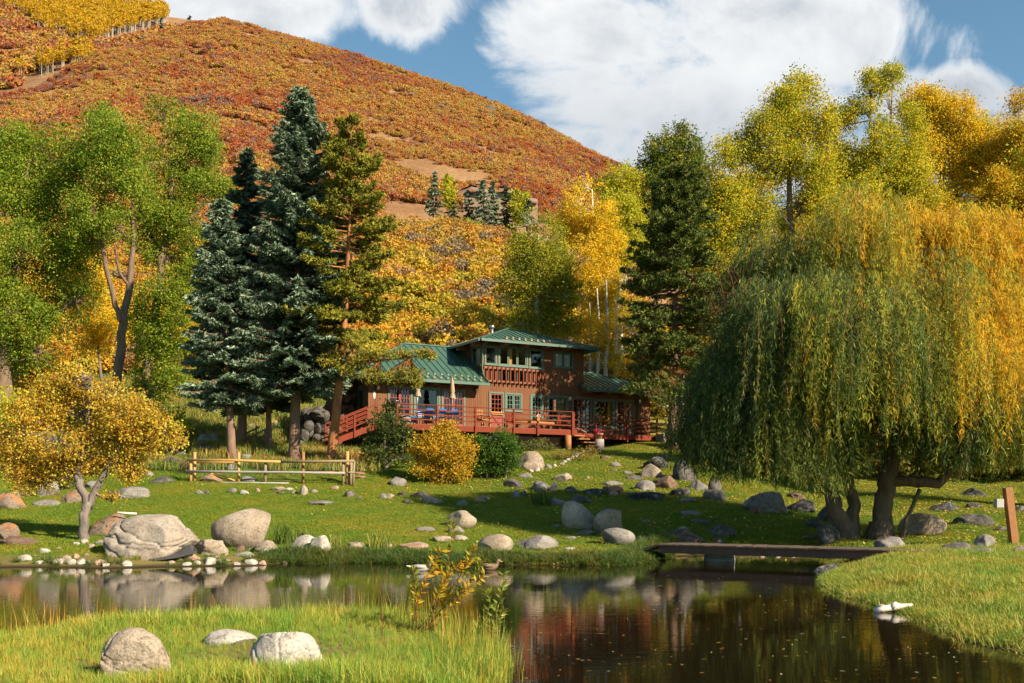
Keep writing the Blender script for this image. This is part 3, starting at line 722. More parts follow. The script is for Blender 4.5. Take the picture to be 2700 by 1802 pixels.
def broadleaf(name, label, cat, group, d, base_px, trunks, lobes, cols, leaf=.16, dens=520, clump=.32, bark_='bark_cottonwood', seed=0,
              gap=.35, limb=.5, depth=.9, lobe_cols=None, per=26, limbs_r=.07):
    r = np.random.default_rng(seed + 500); bx = (base_px - CX) * d / F; base = np.array((bx, d, zg(bx, d)))
    root = empty(name, base, label, cat, group)
    L3 = []
    for i, lo in enumerate(lobes):
        cx, cy, rx, ry = lo[:4]; rm = (rx + ry) / 2 * d / F * depth; dz = (lo[4] if len(lo) > 4 and not isinstance(lo[4], list) else r.uniform(-.75, .75)) * rm
        lc = lo[-1] if isinstance(lo[-1], list) else None
        L3.append((P(cx, cy, d + dz), (rx * d / F, rm, ry * d / F), lc))
    v, f, c, CC = crown(L3, dens, leaf, r, cols, clump, per, gap)
    mesh_np('crown', v, f, M['leaf'], root, colors=c)
    tb = MB(); anchors = []
    for k, tr in enumerate(trunks):
        pts, rad = pxpath(tr, d)
        pts = [p + np.array([0, 0 if i == 0 else r.normal(0, .12), 0]) for i, p in enumerate(pts)]
        if k == 0 or tr[0][2] >= .3: pts[0][2] = zg(pts[0][0], pts[0][1]) - .15
        # resample with a little wander
        pp, rr_ = [], []
        for i in range(len(pts) - 1):
            for q in np.linspace(0, 1, 5)[:-1]:
                pp.append(pts[i] * (1 - q) + pts[i + 1] * q + r.normal(0, .25, 3) * rad[i] * .5 * (0 if (i == 0 and q == 0) else 1)); rr_.append(rad[i] * (1 - q) + rad[i + 1] * q)
        pp.append(pts[-1]); rr_.append(rad[-1])
        if k == 0 or tr[0][2] >= .3: rr_[0] *= 1.45; rr_[1] *= 1.12
        tb.tube(pp, rr_, 9); anchors += list(zip(pp, rr_))
    AP = np.array([a[0] for a in anchors]); AR = np.array([a[1] for a in anchors])
    for (cen, rad, _), cc in zip(L3, CC):
        low = AP[:, 2] < cen[2] + .3; cost = np.linalg.norm(AP - cen, axis=1) + np.where(low, 0, 6); i = int(np.argmin(cost)); st = AP[i]
        rl = min(AR[i] * .7, limbs_r * (1 + rad[0] * .25)); mid = (st + cen) / 2 + np.array([0, 0, -.12 * np.linalg.norm(cen - st)]) + r.normal(0, .12, 3)
        tb.tube([st, mid, cen, cen + (cen - mid) * .35], [rl, rl * .75, rl * .5, rl * .15], 6, False)
        for j in r.choice(len(cc), min(len(cc), int(20 * limb * 2)), replace=False):
            s2 = mid * .3 + cen * .7 if r.random() < .5 else cen; e = cc[j]; m2 = (s2 + e) / 2 + np.array([0, 0, .05]) + r.normal(0, .08, 3)
            tb.tube([s2, m2, e], [rl * .38, rl * .25, .008], 4, False)
    tb.build('trunk', M[bark_], root, world=True)
    return root


def conifer(name, label, cat, group, d, base_px, top_px, top_py, low_py, rmax_px, cols, bark_, seed, step=.27, nb=8, needle=(.34, .085), dens=26,
            power=.8, droop=.32, trunk_r=.22, ragged=.25, tuft=False, side=None, lean=0, start=.1):
    r = np.random.default_rng(seed + 900); bx = (base_px - CX) * d / F; base = np.array((bx, d, zg(bx, d))); top = P(top_px, top_py, d); zlow = P(base_px, low_py, d)[2]
    root = empty(name, base, label, cat, group); Hh = top[2] - base[2]; R = rmax_px * d / F * 1.04
    cen, ax, sd_, Ls, cl = [], [], [], [], []; tb = MB()
    tpts = [base - np.array([0, 0, .2])] + [base + (top - base) * q + np.array([lean * math.sin(q * 3.1), 0, 0]) for q in (.03, .12, .3, .5, .7, .9, .99)]
    tb.tube(tpts, [trunk_r * 1.6, trunk_r * 1.15, trunk_r, trunk_r * .82, trunk_r * .6, trunk_r * .38, trunk_r * .13, .015], 9)
    z = zlow
    while z < top[2] - .15:
        tt = (z - zlow) / (top[2] - zlow); q = (z - base[2]) / Hh
        ctr = base + (top - base) * q + np.array([lean * math.sin(q * 3.1), 0, 0])
        prof = (1 - tt) ** power * min(1, .55 + tt * 4.5); nbr = max(4, int(nb * (1 - .45 * tt)))
        for b in range(nbr):
            az = r.uniform(0, 6.283); L = R * prof * r.uniform(1 - ragged, 1 + ragged * .7) + .12
            if side: L *= 1 + side * math.cos(az)
            dv = np.array([math.cos(az), math.sin(az), 0.]); rise = (.55 * tt - .12) * L; dr = droop * (1 - tt) * L
            ts = np.linspace(0, 1, 6); path = [ctr + dv * L * a + np.array([0, 0, rise * a - dr * (a ** 1.3) + dr * .55 * max(0, a - .6) / .4 * a]) for a in ts]
            if L > .5: tb.tube(path, [.012 + .018 * L * (1 - a) for a in ts], 4, False)
            n = max(4, int(L * dens * (1.0 if not tuft else 1))); t_ = r.uniform(start if not tuft else .38, 1.03, n)
            pos = np.array([np.array(path)[0] * 0] * n); pa = np.array(path); fi = np.clip(t_, 0, 1) * 5; i0 = np.minimum(fi.astype(int), 4); fr = (fi - i0)[:, None]
            pos = pa[i0] * (1 - fr) + pa[i0 + 1] * fr
            lat = np.array([-dv[1], dv[0], 0]); wdt = (.10 + .30 * L * np.clip(1.05 - t_, 0, 1) * np.clip(t_ * 2.2, 0, 1)); u = r.uniform(-1, 1, n)
            if not tuft:
                pos = pos + lat * (u * wdt)[:, None] + np.array([0, 0, 1]) * (-np.abs(u) * wdt * .45 - r.uniform(0, .14, n))[:, None]
                a_ = dv * r.uniform(.3, 1, n)[:, None] + lat * (u * 1.1)[:, None] + np.array([0, 0, 1]) * r.normal(-.25, .4, n)[:, None]
                cen.append(pos); ax.append(a_); Ls.append(np.full(n, needle[0]) * r.uniform(.6, 1.3, n))
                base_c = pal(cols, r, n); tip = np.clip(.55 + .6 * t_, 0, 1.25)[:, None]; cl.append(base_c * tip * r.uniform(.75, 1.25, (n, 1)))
            else:
                m_ = 7; pos = pos + lat * (u * wdt * 1.2)[:, None] + np.array([0, 0, 1]) * r.uniform(-.05, .22, n)[:, None]
                k = np.repeat(pos, m_, 0); a_ = unit(r.normal(size=(len(k), 3)) + dv * .8 + np.array([0, 0, .7])); cen.append(k + a_ * needle[0] * .35); ax.append(a_)
                Ls.append(np.full(len(k), needle[0]) * r.uniform(.7, 1.2, len(k))); cl.append(np.repeat(pal(cols, r, n), m_, 0) * r.uniform(.8, 1.2, (len(k), 1)))
        z += step * r.uniform(.7, 1.3) * (1 - .35 * tt)
    cen = np.concatenate(cen); ax = unit(np.concatenate(ax)); Ls = np.concatenate(Ls); n = len(cen)
    sdv = r.normal(size=(n, 3)); sdv = unit(sdv - ax * (sdv * ax).sum(1, keepdims=True))
    v, f = rhombs(cen, ax, sdv, Ls, np.full(n, needle[1]) * r.uniform(.7, 1.3, n))
    mesh_np('crown', v, f, M['needle'], root, colors=np.concatenate(cl))
    tb.build('trunk', M[bark_], root, world=True)
    return root


CG = 'green cottonwoods at the foot of the mountain'
broadleaf('cottonwood', 'broad leafy green cottonwood cut by the left edge of the picture', 'tree', CG, 59, 5,
    [[(5, 1090, .5), (14, 880, .42), (30, 700, .3), (60, 520, .16), (80, 420, .05)]],
    [(60, 420, 95, 85), (150, 430, 80, 90), (20, 400, 70, 70), (30, 540, 110, 110), (150, 560, 105, 110), (215, 480, 55, 80), (60, 690, 120, 100), (180, 700, 80, 80), (40, 820, 110, 80),
     (140, 830, 80, 60), (200, 800, 60, 50), (20, 930, 90, 60), (-90, 560, 130, 160), (-90, 780, 120, 140), (110, 930, 40, 40), (235, 600, 50, 60)], GREEN, seed=1, gap=.12, leaf=.115, dens=1050)
broadleaf('cottonwood', 'green cottonwood with a thick bare trunk forking into two pale limbs', 'tree', CG, 57, 308,
    [[(304, 1060, .30), (310, 970, .27), (322, 850, .235), (343, 750, .19), (349, 620, .13), (345, 470, .05)], [(322, 850, .17), (300, 800, .15), (280, 700, .13), (262, 610, .10), (240, 540, .04)], [(343, 760, .10), (318, 720, .08), (300, 650, .04)]],
    [(285, 370, 60, 70), (270, 440, 80, 70), (335, 400, 55, 80), (345, 520, 70, 70), (250, 560, 80, 70), (315, 600, 60, 45), (215, 640, 45, 40), (270, 320, 40, 40)], GREEN, seed=2, gap=.12, leaf=.115, dens=1050)
broadleaf('cottonwood', 'tallest green cottonwood with foliage falling down its dark trunk', 'tree', CG, 60, 398,
    [[(400, 1115, .27), (390, 1000, .25), (398, 880, .23), (422, 770, .21), (427, 670, .19)], [(427, 690, .2), (385, 600, .14), (360, 520, .06)], [(427, 690, .2), (450, 560, .15), (460, 420, .07)], [(432, 660, .14), (480, 600, .11), (545, 540, .05)]],
    [(430, 310, 50, 50), (470, 340, 55, 50), (530, 340, 45, 50), (410, 400, 75, 70), (500, 420, 70, 65), (555, 400, 30, 40), (440, 490, 90, 70), (540, 500, 65, 50), (590, 510, 35, 40), (420, 590, 85, 60), (500, 590, 75, 60),
     (450, 680, 85, 50), (500, 720, 60, 60), (420, 770, 55, 50), (480, 800, 55, 60), (455, 880, 60, 60), (390, 900, 40, 50), (420, 960, 65, 50), (400, 1030, 55, 40), (460, 1000, 40, 40), (370, 830, 35, 45)], GREEN, seed=3, gap=.10, leaf=.115, dens=1050)

# young trees and oaks beneath them
OG = 'orange and yellow oak clumps under the cottonwoods'
for i, (px, d, lobes, cols, lab) in enumerate([
    (150, 64, [(120, 1010, 60, 50), (180, 980, 60, 50), (90, 950, 50, 50)], ORANGE, 'orange oak clump behind the yellow leaning oak'),
    (270, 70, [(250, 800, 60, 60), (290, 860, 60, 60), (240, 880, 50, 60), (230, 730, 50, 50)], GOLD, 'golden oak clump seen behind the forked cottonwood trunk'),
    (20, 46, [(30, 1110, 60, 60), (-40, 1090, 70, 70), (60, 1180, 60, 60), (10, 1210, 60, 50), (80, 1070, 40, 40)], LIME, 'lime yellow oak bush at the left picture edge'),
    (480, 54, [(455, 1150, 30, 40), (470, 1120, 25, 35)], LIME, 'small yellow bush on the grass left of the spruces'),
    (560, 84, [(540, 760, 60, 60), (500, 800, 60, 60), (590, 820, 60, 60), (540, 880, 80, 60), (560, 680, 50, 50)], GOLD, 'golden oak clump between the tall cottonwood and the spruces')]):
    broadleaf('oak_clump', lab, 'bush', OG, d, px, [[(px, 1150 if d > 50 else 1250, .1), (lobes[0][0], lobes[0][1], .05)]], lobes, cols, leaf=.15, dens=520, bark_='bark_oak', seed=20 + i, limbs_r=.04)

broadleaf('leaning_oak', 'golden oak with two leaning trunks beside the big shore boulders', 'tree', None, 29.3, 222,
    [[(222, 1428, .15), (226, 1370, .14), (235, 1330, .13)], [(235, 1335, .12), (215, 1280, .115), (205, 1240, .11), (222, 1200, .09), (240, 1150, .05)], [(233, 1340, .12), (258, 1285, .10), (283, 1240, .08), (310, 1190, .05), (330, 1130, .03)],
     [(222, 1200, .06), (170, 1170, .045), (100, 1150, .02)], [(283, 1240, .05), (350, 1200, .035), (420, 1170, .015)]],
    [(240, 1000, 70, 40), (170, 1030, 80, 45), (300, 1040, 70, 45), (110, 1080, 80, 50), (220, 1090, 90, 50), (340, 1100, 80, 50), (420, 1130, 50, 40), (60, 1140, 70, 50), (150, 1160, 90, 50), (280, 1160, 80, 40), (380, 1170, 60, 40), (460, 1160, 25, 25),
     (60, 1210, 70, 45), (150, 1230, 80, 40), (250, 1220, 50, 30), (330, 1220, 45, 35), (20, 1260, 50, 40), (355, 1250, 30, 25), (100, 1270, 40, 25), (290, 1310, 15, 10), (-40, 1180, 70, 80), (210, 980, 40, 30)], OAKF, leaf=.068, dens=3400, clump=.17, bark_='bark_oak', seed=9, gap=.3, limb=1.2, limbs_r=.035, per=30)

SP = [((.105, .155, .090), 5), ((.18, .235, .15), 3.5), ((.045, .072, .042), 2.5), ((.25, .30, .21), 1.4)]
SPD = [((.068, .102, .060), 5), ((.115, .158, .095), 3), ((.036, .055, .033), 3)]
SG = 'blue spruces left of the house'
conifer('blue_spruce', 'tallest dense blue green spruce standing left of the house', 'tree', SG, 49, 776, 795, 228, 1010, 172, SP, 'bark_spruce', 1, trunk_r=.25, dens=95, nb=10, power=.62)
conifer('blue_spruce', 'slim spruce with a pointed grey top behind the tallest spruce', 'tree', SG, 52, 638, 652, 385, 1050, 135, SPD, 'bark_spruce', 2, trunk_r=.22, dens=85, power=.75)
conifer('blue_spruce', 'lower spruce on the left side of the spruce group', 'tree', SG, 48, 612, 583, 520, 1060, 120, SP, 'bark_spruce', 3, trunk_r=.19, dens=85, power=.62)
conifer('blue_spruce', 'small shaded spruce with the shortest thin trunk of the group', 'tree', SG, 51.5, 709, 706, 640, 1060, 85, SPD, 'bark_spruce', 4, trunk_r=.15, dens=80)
PN = [((.22, .205, .022), 5), ((.14, .15, .016), 4), ((.30, .26, .03), 2.5), ((.07, .085, .014), 2)]
lp = conifer('lodgepole_pine', 'yellow green pine with an orange trunk at the house corner', 'tree', None, 48, 872, 926, 328, 880, 135, PN, 'bark_pine', 5, trunk_r=.22, step=.36, nb=6, needle=(.22, .055), dens=36, tuft=True, power=.5, droop=.18, ragged=.45, lean=.25)


def bough(root, d, path, tufts, cols, seed, mat_='needle', needle=(.17, .03), n_t=260):
    """a heavy low bough of a pine with needle tufts along and around it"""
    r = np.random.default_rng(seed); pts = [P(a, b, d + c) for a, b, c in path]; tb = MB(); tb.tube(pts, np.linspace(.06, .015, len(pts)), 6)
    C, A, Lc, CL = [], [], [], []
    for (a, b, rx, ry, dz) in tufts:
        n = int(n_t * rx * ry / 1600); u = unit(r.normal(size=(n, 3))) * r.uniform(.3, 1, n)[:, None]; c = P(a, b, d + dz) + u * np.array([rx, (rx + ry) / 2, ry]) * d / F
        near = pts[int(np.argmin([np.linalg.norm(p - P(a, b, d + dz)) for p in pts]))]
        for e in c[::6]: tb.tube([near, (near + e) / 2 + r.normal(0, .05, 3), e], [.02, .013, .006], 4, False)
        k = np.repeat(c, 8, 0); ax = unit(r.normal(size=(len(k), 3)) + np.array([.2, 0, .6])); C.append(k + ax * .05); A.append(ax); CL.append(np.repeat(pal(cols, r, n), 8, 0) * r.uniform(.8, 1.25, (len(k), 1)))
    C = np.concatenate(C); A = np.concatenate(A); n = len(C); s = r.normal(size=(n, 3)); s = unit(s - A * (s * A).sum(1, keepdims=True))
    v, f = rhombs(C, A, s, needle[0] * r.uniform(.8, 1.3, n), np.full(n, needle[1]))
    mesh_np('bough_needles', v, f, M[mat_], root, colors=np.concatenate(CL)); tb.build('bough', M['bark_pine'], root, world=True)


PNL = [((.27, .25, .03), 4), ((.18, .19, .025), 3), ((.36, .28, .035), 2)]
bough(lp, 48, [(890, 900, 0), (930, 925, -1), (1000, 950, -1.8), (1080, 945, -2.4), (1140, 925, -2.8)],
      [(880, 955, 45, 30, -.5), (930, 900, 50, 30, -1), (930, 975, 45, 28, -1.2), (985, 990, 45, 28, -1.8), (1040, 995, 45, 25, -2.2), (1085, 985, 40, 25, -2.4), (1060, 935, 40, 18, -2.3), (1110, 935, 30, 18, -2.6), (1135, 940, 18, 18, -2.8), (1000, 935, 45, 22, -1.8), (960, 945, 40, 25, -1.5), (860, 900, 40, 25, 0), (1100, 1010, 22, 18, -2.5)], PNL, 61)

# aspens behind the house
AG = 'aspens standing behind the house'
AT = lambda px, y0, y1, w: [(px, y0, w), (px + (px % 7) - 3, y0 * .72 + y1 * .28, w * .9), (px + 6 - (px % 11), (y0 + y1) / 2, w * .74), (px + 2 + (px % 5), y0 * .25 + y1 * .75, w * .5), (px + 1, y1, w * .25)]
broadleaf('aspen', 'green aspen with yellow specks rising behind the house roof', 'tree', AG, 73, 1417, [AT(1417, 1000, 600, .2)],
    [(1400, 590, 45, 40), (1435, 620, 55, 55), (1385, 660, 50, 50), (1470, 690, 50, 55), (1420, 700, 75, 55), (1370, 740, 60, 55), (1455, 770, 75, 60), (1400, 810, 75, 60), (1350, 800, 45, 45), (1470, 850, 60, 45), (1380, 860, 50, 35), (1500, 780, 30, 40)], ASPG, seed=31, bark_='bark_aspen', leaf=.13, dens=760, clump=.3)
broadleaf('aspen', 'brightest golden aspen behind the upper storey of the house', 'tree', AG, 78, 1560, [AT(1560, 1060, 500, .22), AT(1585, 1060, 620, .2)],
    [(1550, 495, 32, 34), (1530, 540, 45, 45), (1580, 560, 45, 50), (1545, 610, 60, 50), (1500, 590, 35, 45), (1595, 650, 55, 60), (1530, 690, 60, 60), (1580, 740, 60, 50), (1530, 780, 55, 50), (1600, 820, 55, 50)], GOLD, seed=32, bark_='bark_aspen', leaf=.14, dens=720)
broadleaf('aspen', 'lime green and yellow aspen between the golden aspen and the dark pine', 'tree', AG, 84, 1640, [AT(1635, 1040, 470, .22)],
    [(1630, 465, 45, 35), (1600, 500, 35, 35), (1660, 510, 45, 50), (1630, 560, 60, 50), (1670, 600, 40, 60), (1640, 660, 55, 60), (1660, 740, 50, 60), (1630, 800, 50, 50)], LIME, seed=33, bark_='bark_aspen', leaf=.15, dens=640)
broadleaf('aspen', 'low golden aspen thicket with white trunks right of the upper storey', 'tree', AG, 76, 1620, [AT(1573, 1080, 760, .17), AT(1597, 1080, 740, .2), AT(1625, 1080, 780, .16), AT(1553, 1080, 800, .1)],
    [(1560, 870, 50, 45), (1620, 880, 60, 50), (1670, 860, 50, 60), (1600, 930, 60, 35), (1650, 960, 60, 40), (1500, 880, 40, 35), (1690, 930, 40, 40)], GOLD, seed=34, bark_='bark_aspen', leaf=.14, dens=520, gap=.15)
broadleaf('poplar', 'tall green poplar rising above the dark pine right of the house', 'tree', None, 86, 1775, [[(1775, 1040, .3), (1780, 700, .2), (1782, 400, .05)]],
    [(1780, 355, 45, 32), (1745, 395, 45, 40), (1815, 400, 45, 40), (1720, 440, 40, 45), (1775, 460, 65, 50), (1840, 450, 40, 50), (1730, 520, 50, 60), (1820, 530, 60, 60), (1775, 590, 70, 60), (1720, 620, 50, 60), (1850, 610, 45, 60), (1790, 680, 70, 60)],
    [((.11, .16, .018), 5), ((.07, .105, .012), 3), ((.19, .21, .02), 2), ((.40, .31, .03), 1.5)], seed=35, leaf=.17)
DP = [((.100, .130, .026), 5), ((.165, .185, .03), 3), ((.048, .068, .016), 3)]
dp = conifer('dark_pine', 'dark green pine hanging over the right end of the house', 'tree', None, 58.5, 1772, 1792, 450, 960, 150, DP, 'bark_spruce', 6, trunk_r=.26, step=.32, nb=9, needle=(.26, .06), dens=22, tuft=True, power=.45, droop=.28, ragged=.35)
bough(dp, 58, [(1770, 880, 0), (1720, 960, -.8), (1690, 1010, -1), (1660, 1030, -1.2)], [(1690, 1020, 45, 22, -1.2), (1740, 1050, 45, 25, -1), (1660, 1030, 35, 15, -1.3), (1780, 1030, 50, 30, -.6), (1700, 980, 50, 25, -.8), (1830, 1010, 50, 40, 0), (1680, 930, 45, 25, -.6), (1850, 950, 40, 40, 0), (1740, 1000, 50, 30, -.8)], DP, 62, needle=(.22, .045), n_t=200)
for i, (px, d, top, lab) in enumerate([(1800, 66, 900, 'white aspen trunk nearest the right end of the deck'), (1832, 68, 900, 'white aspen trunk half hidden by the willow'), (1770, 72, 930, 'thin white aspen trunk right behind the concrete planter')]):
    broadleaf('aspen', lab, 'tree', 'white trunked aspens right of the house', d, px, [AT(px, 1180, top, .2 - .03 * i)], [(px - 10, 880 - 20 * i, 50, 40), (px + 25, 930, 40, 30)] + ([(1740, 1075, 22, 28)] if i == 2 else []), GOLD, seed=40 + i, bark_='bark_aspen', leaf=.14, dens=420)

RG = 'tall yellowing cottonwoods at the right'
broadleaf('cottonwood', 'airy green and yellow cottonwood with a clear pale trunk left of the willow top', 'tree', RG, 64, 2090,
    [[(2090, 1150, .4), (2095, 800, .3), (2085, 560, .2), (2080, 400, .12), (2100, 250, .04)], [(2092, 700, .15), (2000, 560, .1), (1950, 470, .04)], [(2088, 600, .12), (2170, 450, .08), (2190, 340, .03)]],
    [(2105, 235, 42, 45), (2070, 280, 50, 50), (2145, 300, 45, 55), (2020, 340, 50, 50), (2110, 360, 70, 50), (1970, 400, 50, 50), (2180, 330, 30, 50), (2050, 430, 75, 55), (2150, 440, 60, 60), (1950, 470, 50, 50), (1920, 530, 45, 50), (2000, 530, 75, 60), (2100, 540, 80, 60),
     (1900, 420, 45, 50), (1880, 490, 40, 50), (1860, 560, 45, 50), (2060, 300, 30, 40), (1850, 680, 50, 60), (1940, 560, 60, 60), (2000, 590, 70, 60), (2150, 640, 70, 60), (1890, 610, 60, 60), (1970, 630, 85, 60), (2070, 640, 80, 60), (1920, 710, 80, 60), (1880, 790, 50, 60), (1990, 730, 90, 60), (1930, 850, 70, 60), (2160, 560, 60, 60)], OLIVE, seed=51, gap=.12, leaf=.115, dens=1450)
broadleaf('cottonwood', 'cottonwood with twin green tops highest against the white cloud', 'tree', RG, 66, 2310,
    [[(2310, 1150, .4), (2305, 700, .25), (2300, 400, .12), (2295, 230, .04)], [(2308, 600, .15), (2345, 400, .1), (2352, 220, .03)]],
    [(2295, 235, 30, 45), (2350, 215, 40, 40), (2280, 300, 45, 45), (2345, 290, 55, 55), (2230, 330, 45, 50), (2300, 370, 70, 50), (2390, 330, 45, 60), (2220, 420, 60, 60), (2310, 450, 75, 60), (2390, 430, 60, 60), (2250, 520, 80, 60), (2350, 540, 80, 60), (2230, 600, 80, 60), (2200, 370, 50, 60), (2180, 480, 60, 60), (2300, 610, 90, 60), (2420, 500, 60, 60)], OLIVE, seed=52, gap=.10, leaf=.115, dens=1450)
broadleaf('cottonwood', 'bright yellow cottonwood rising straight above the willow', 'tree', RG, 68, 2470,
    [[(2470, 1150, .4), (2475, 700, .25), (2480, 500, .15), (2500, 330, .05)]],
    [(2420, 275, 45, 45), (2470, 265, 45, 40), (2520, 300, 50, 45), (2460, 340, 70, 55), (2550, 360, 45, 50), (2420, 400, 60, 60), (2500, 420, 80, 60), (2570, 430, 45, 60), (2440, 500, 80, 60), (2530, 520, 80, 60), (2600, 400, 50, 60), (2600, 520, 60, 60), (2400, 580, 80, 60), (2500, 600, 90, 60)], GOLD + [((.30, .24, .02), 3)], seed=53, gap=.16, leaf=.115, dens=1450)
broadleaf('cottonwood', 'orange yellow cottonwood cut by the right edge of the picture', 'tree', RG, 66, 2700,
    [[(2700, 1150, .4), (2695, 700, .25), (2690, 450, .12), (2688, 270, .04)]],
    [(2690, 290, 35, 45), (2660, 350, 40, 45), (2720, 360, 60, 60), (2640, 420, 50, 50), (2700, 450, 70, 60), (2610, 480, 50, 50), (2660, 530, 80, 60), (2760, 520, 90, 100)], GOLD + LIME + ORANGE, seed=54, gap=.15, leaf=.115, dens=1450)
for i, (px, lobes, cols, lab) in enumerate([
    (1980, [(1960, 500, 70, 60), (2040, 520, 70, 60), (1900, 580, 60, 60), (2000, 600, 80, 60), (2090, 600, 70, 60), (1930, 680, 80, 60), (2050, 690, 90, 60)], LIME + GOLD, 'lime yellow cottonwood filling the gap right of the dark pine'),
    (2230, [(2200, 440, 60, 60), (2260, 500, 70, 60), (2180, 540, 70, 60), (2240, 590, 90, 60), (2330, 580, 70, 60), (2200, 670, 90, 60)], OLIVE, 'yellow green cottonwood seen low between the two tallest right crowns'),
    (2590, [(2580, 370, 55, 60), (2620, 440, 60, 60), (2540, 460, 60, 60), (2590, 530, 80, 60), (2660, 560, 80, 60), (2500, 590, 80, 60)], LIME + GOLD, 'yellow cottonwood filling the gap before the right edge crown')]):
    broadleaf('cottonwood', lab, 'tree', RG, 82, px, [[(px, 1150, .3), (px + 4, 700, .18), (px, 480, .06)]], lobes, cols, seed=150 + i, gap=.3, leaf=.14, dens=800)
broadleaf('cottonwood', 'nearest orange yellow cottonwood leaning in from beyond the right edge', 'tree', RG, 43, 2830,
    [[(2830, 1300, .4), (2825, 800, .28), (2815, 500, .14), (2800, 320, .05)]],
    [(2800, 330, 70, 70), (2730, 420, 50, 60), (2860, 430, 90, 80), (2760, 540, 80, 90), (2900, 560, 90, 90), (2820, 660, 110, 100), (2740, 760, 70, 80), (2880, 800, 110, 100), (2800, 930, 100, 90), (2960, 700, 80, 120), (2900, 1000, 90, 80)], GOLD + LIME, seed=56, gap=.15, leaf=.115, dens=1450)
for i, (px, d, lobes, lab) in enumerate([
    (1960, 60, [(1900, 900, 70, 70), (1960, 960, 70, 60), (1880, 1010, 60, 50), (1960, 1060, 80, 50), (2040, 1000, 80, 70)], 'golden undergrowth behind the left skirt of the willow'),
    (2250, 62, [(2150, 900, 100, 80), (2300, 950, 110, 80), (2200, 1050, 110, 60), (2350, 1080, 110, 60), (2250, 800, 120, 90)], 'golden undergrowth behind the middle of the willow'),
    (2560, 60, [(2480, 900, 110, 90), (2620, 950, 110, 90), (2500, 1080, 110, 60), (2650, 1100, 110, 60), (2560, 780, 130, 90), (2720, 1020, 80, 90)], 'golden undergrowth behind the right side of the willow')]):
    broadleaf('undergrowth', lab, 'bush', 'golden undergrowth behind the willow', d, px, [[(px, 1240, .12), (lobes[0][0], lobes[0][1], .05)]], lobes, OLIVE + GOLD, leaf=.19, dens=300, bark_='bark_oak', seed=70 + i, gap=.2, limbs_r=.05)

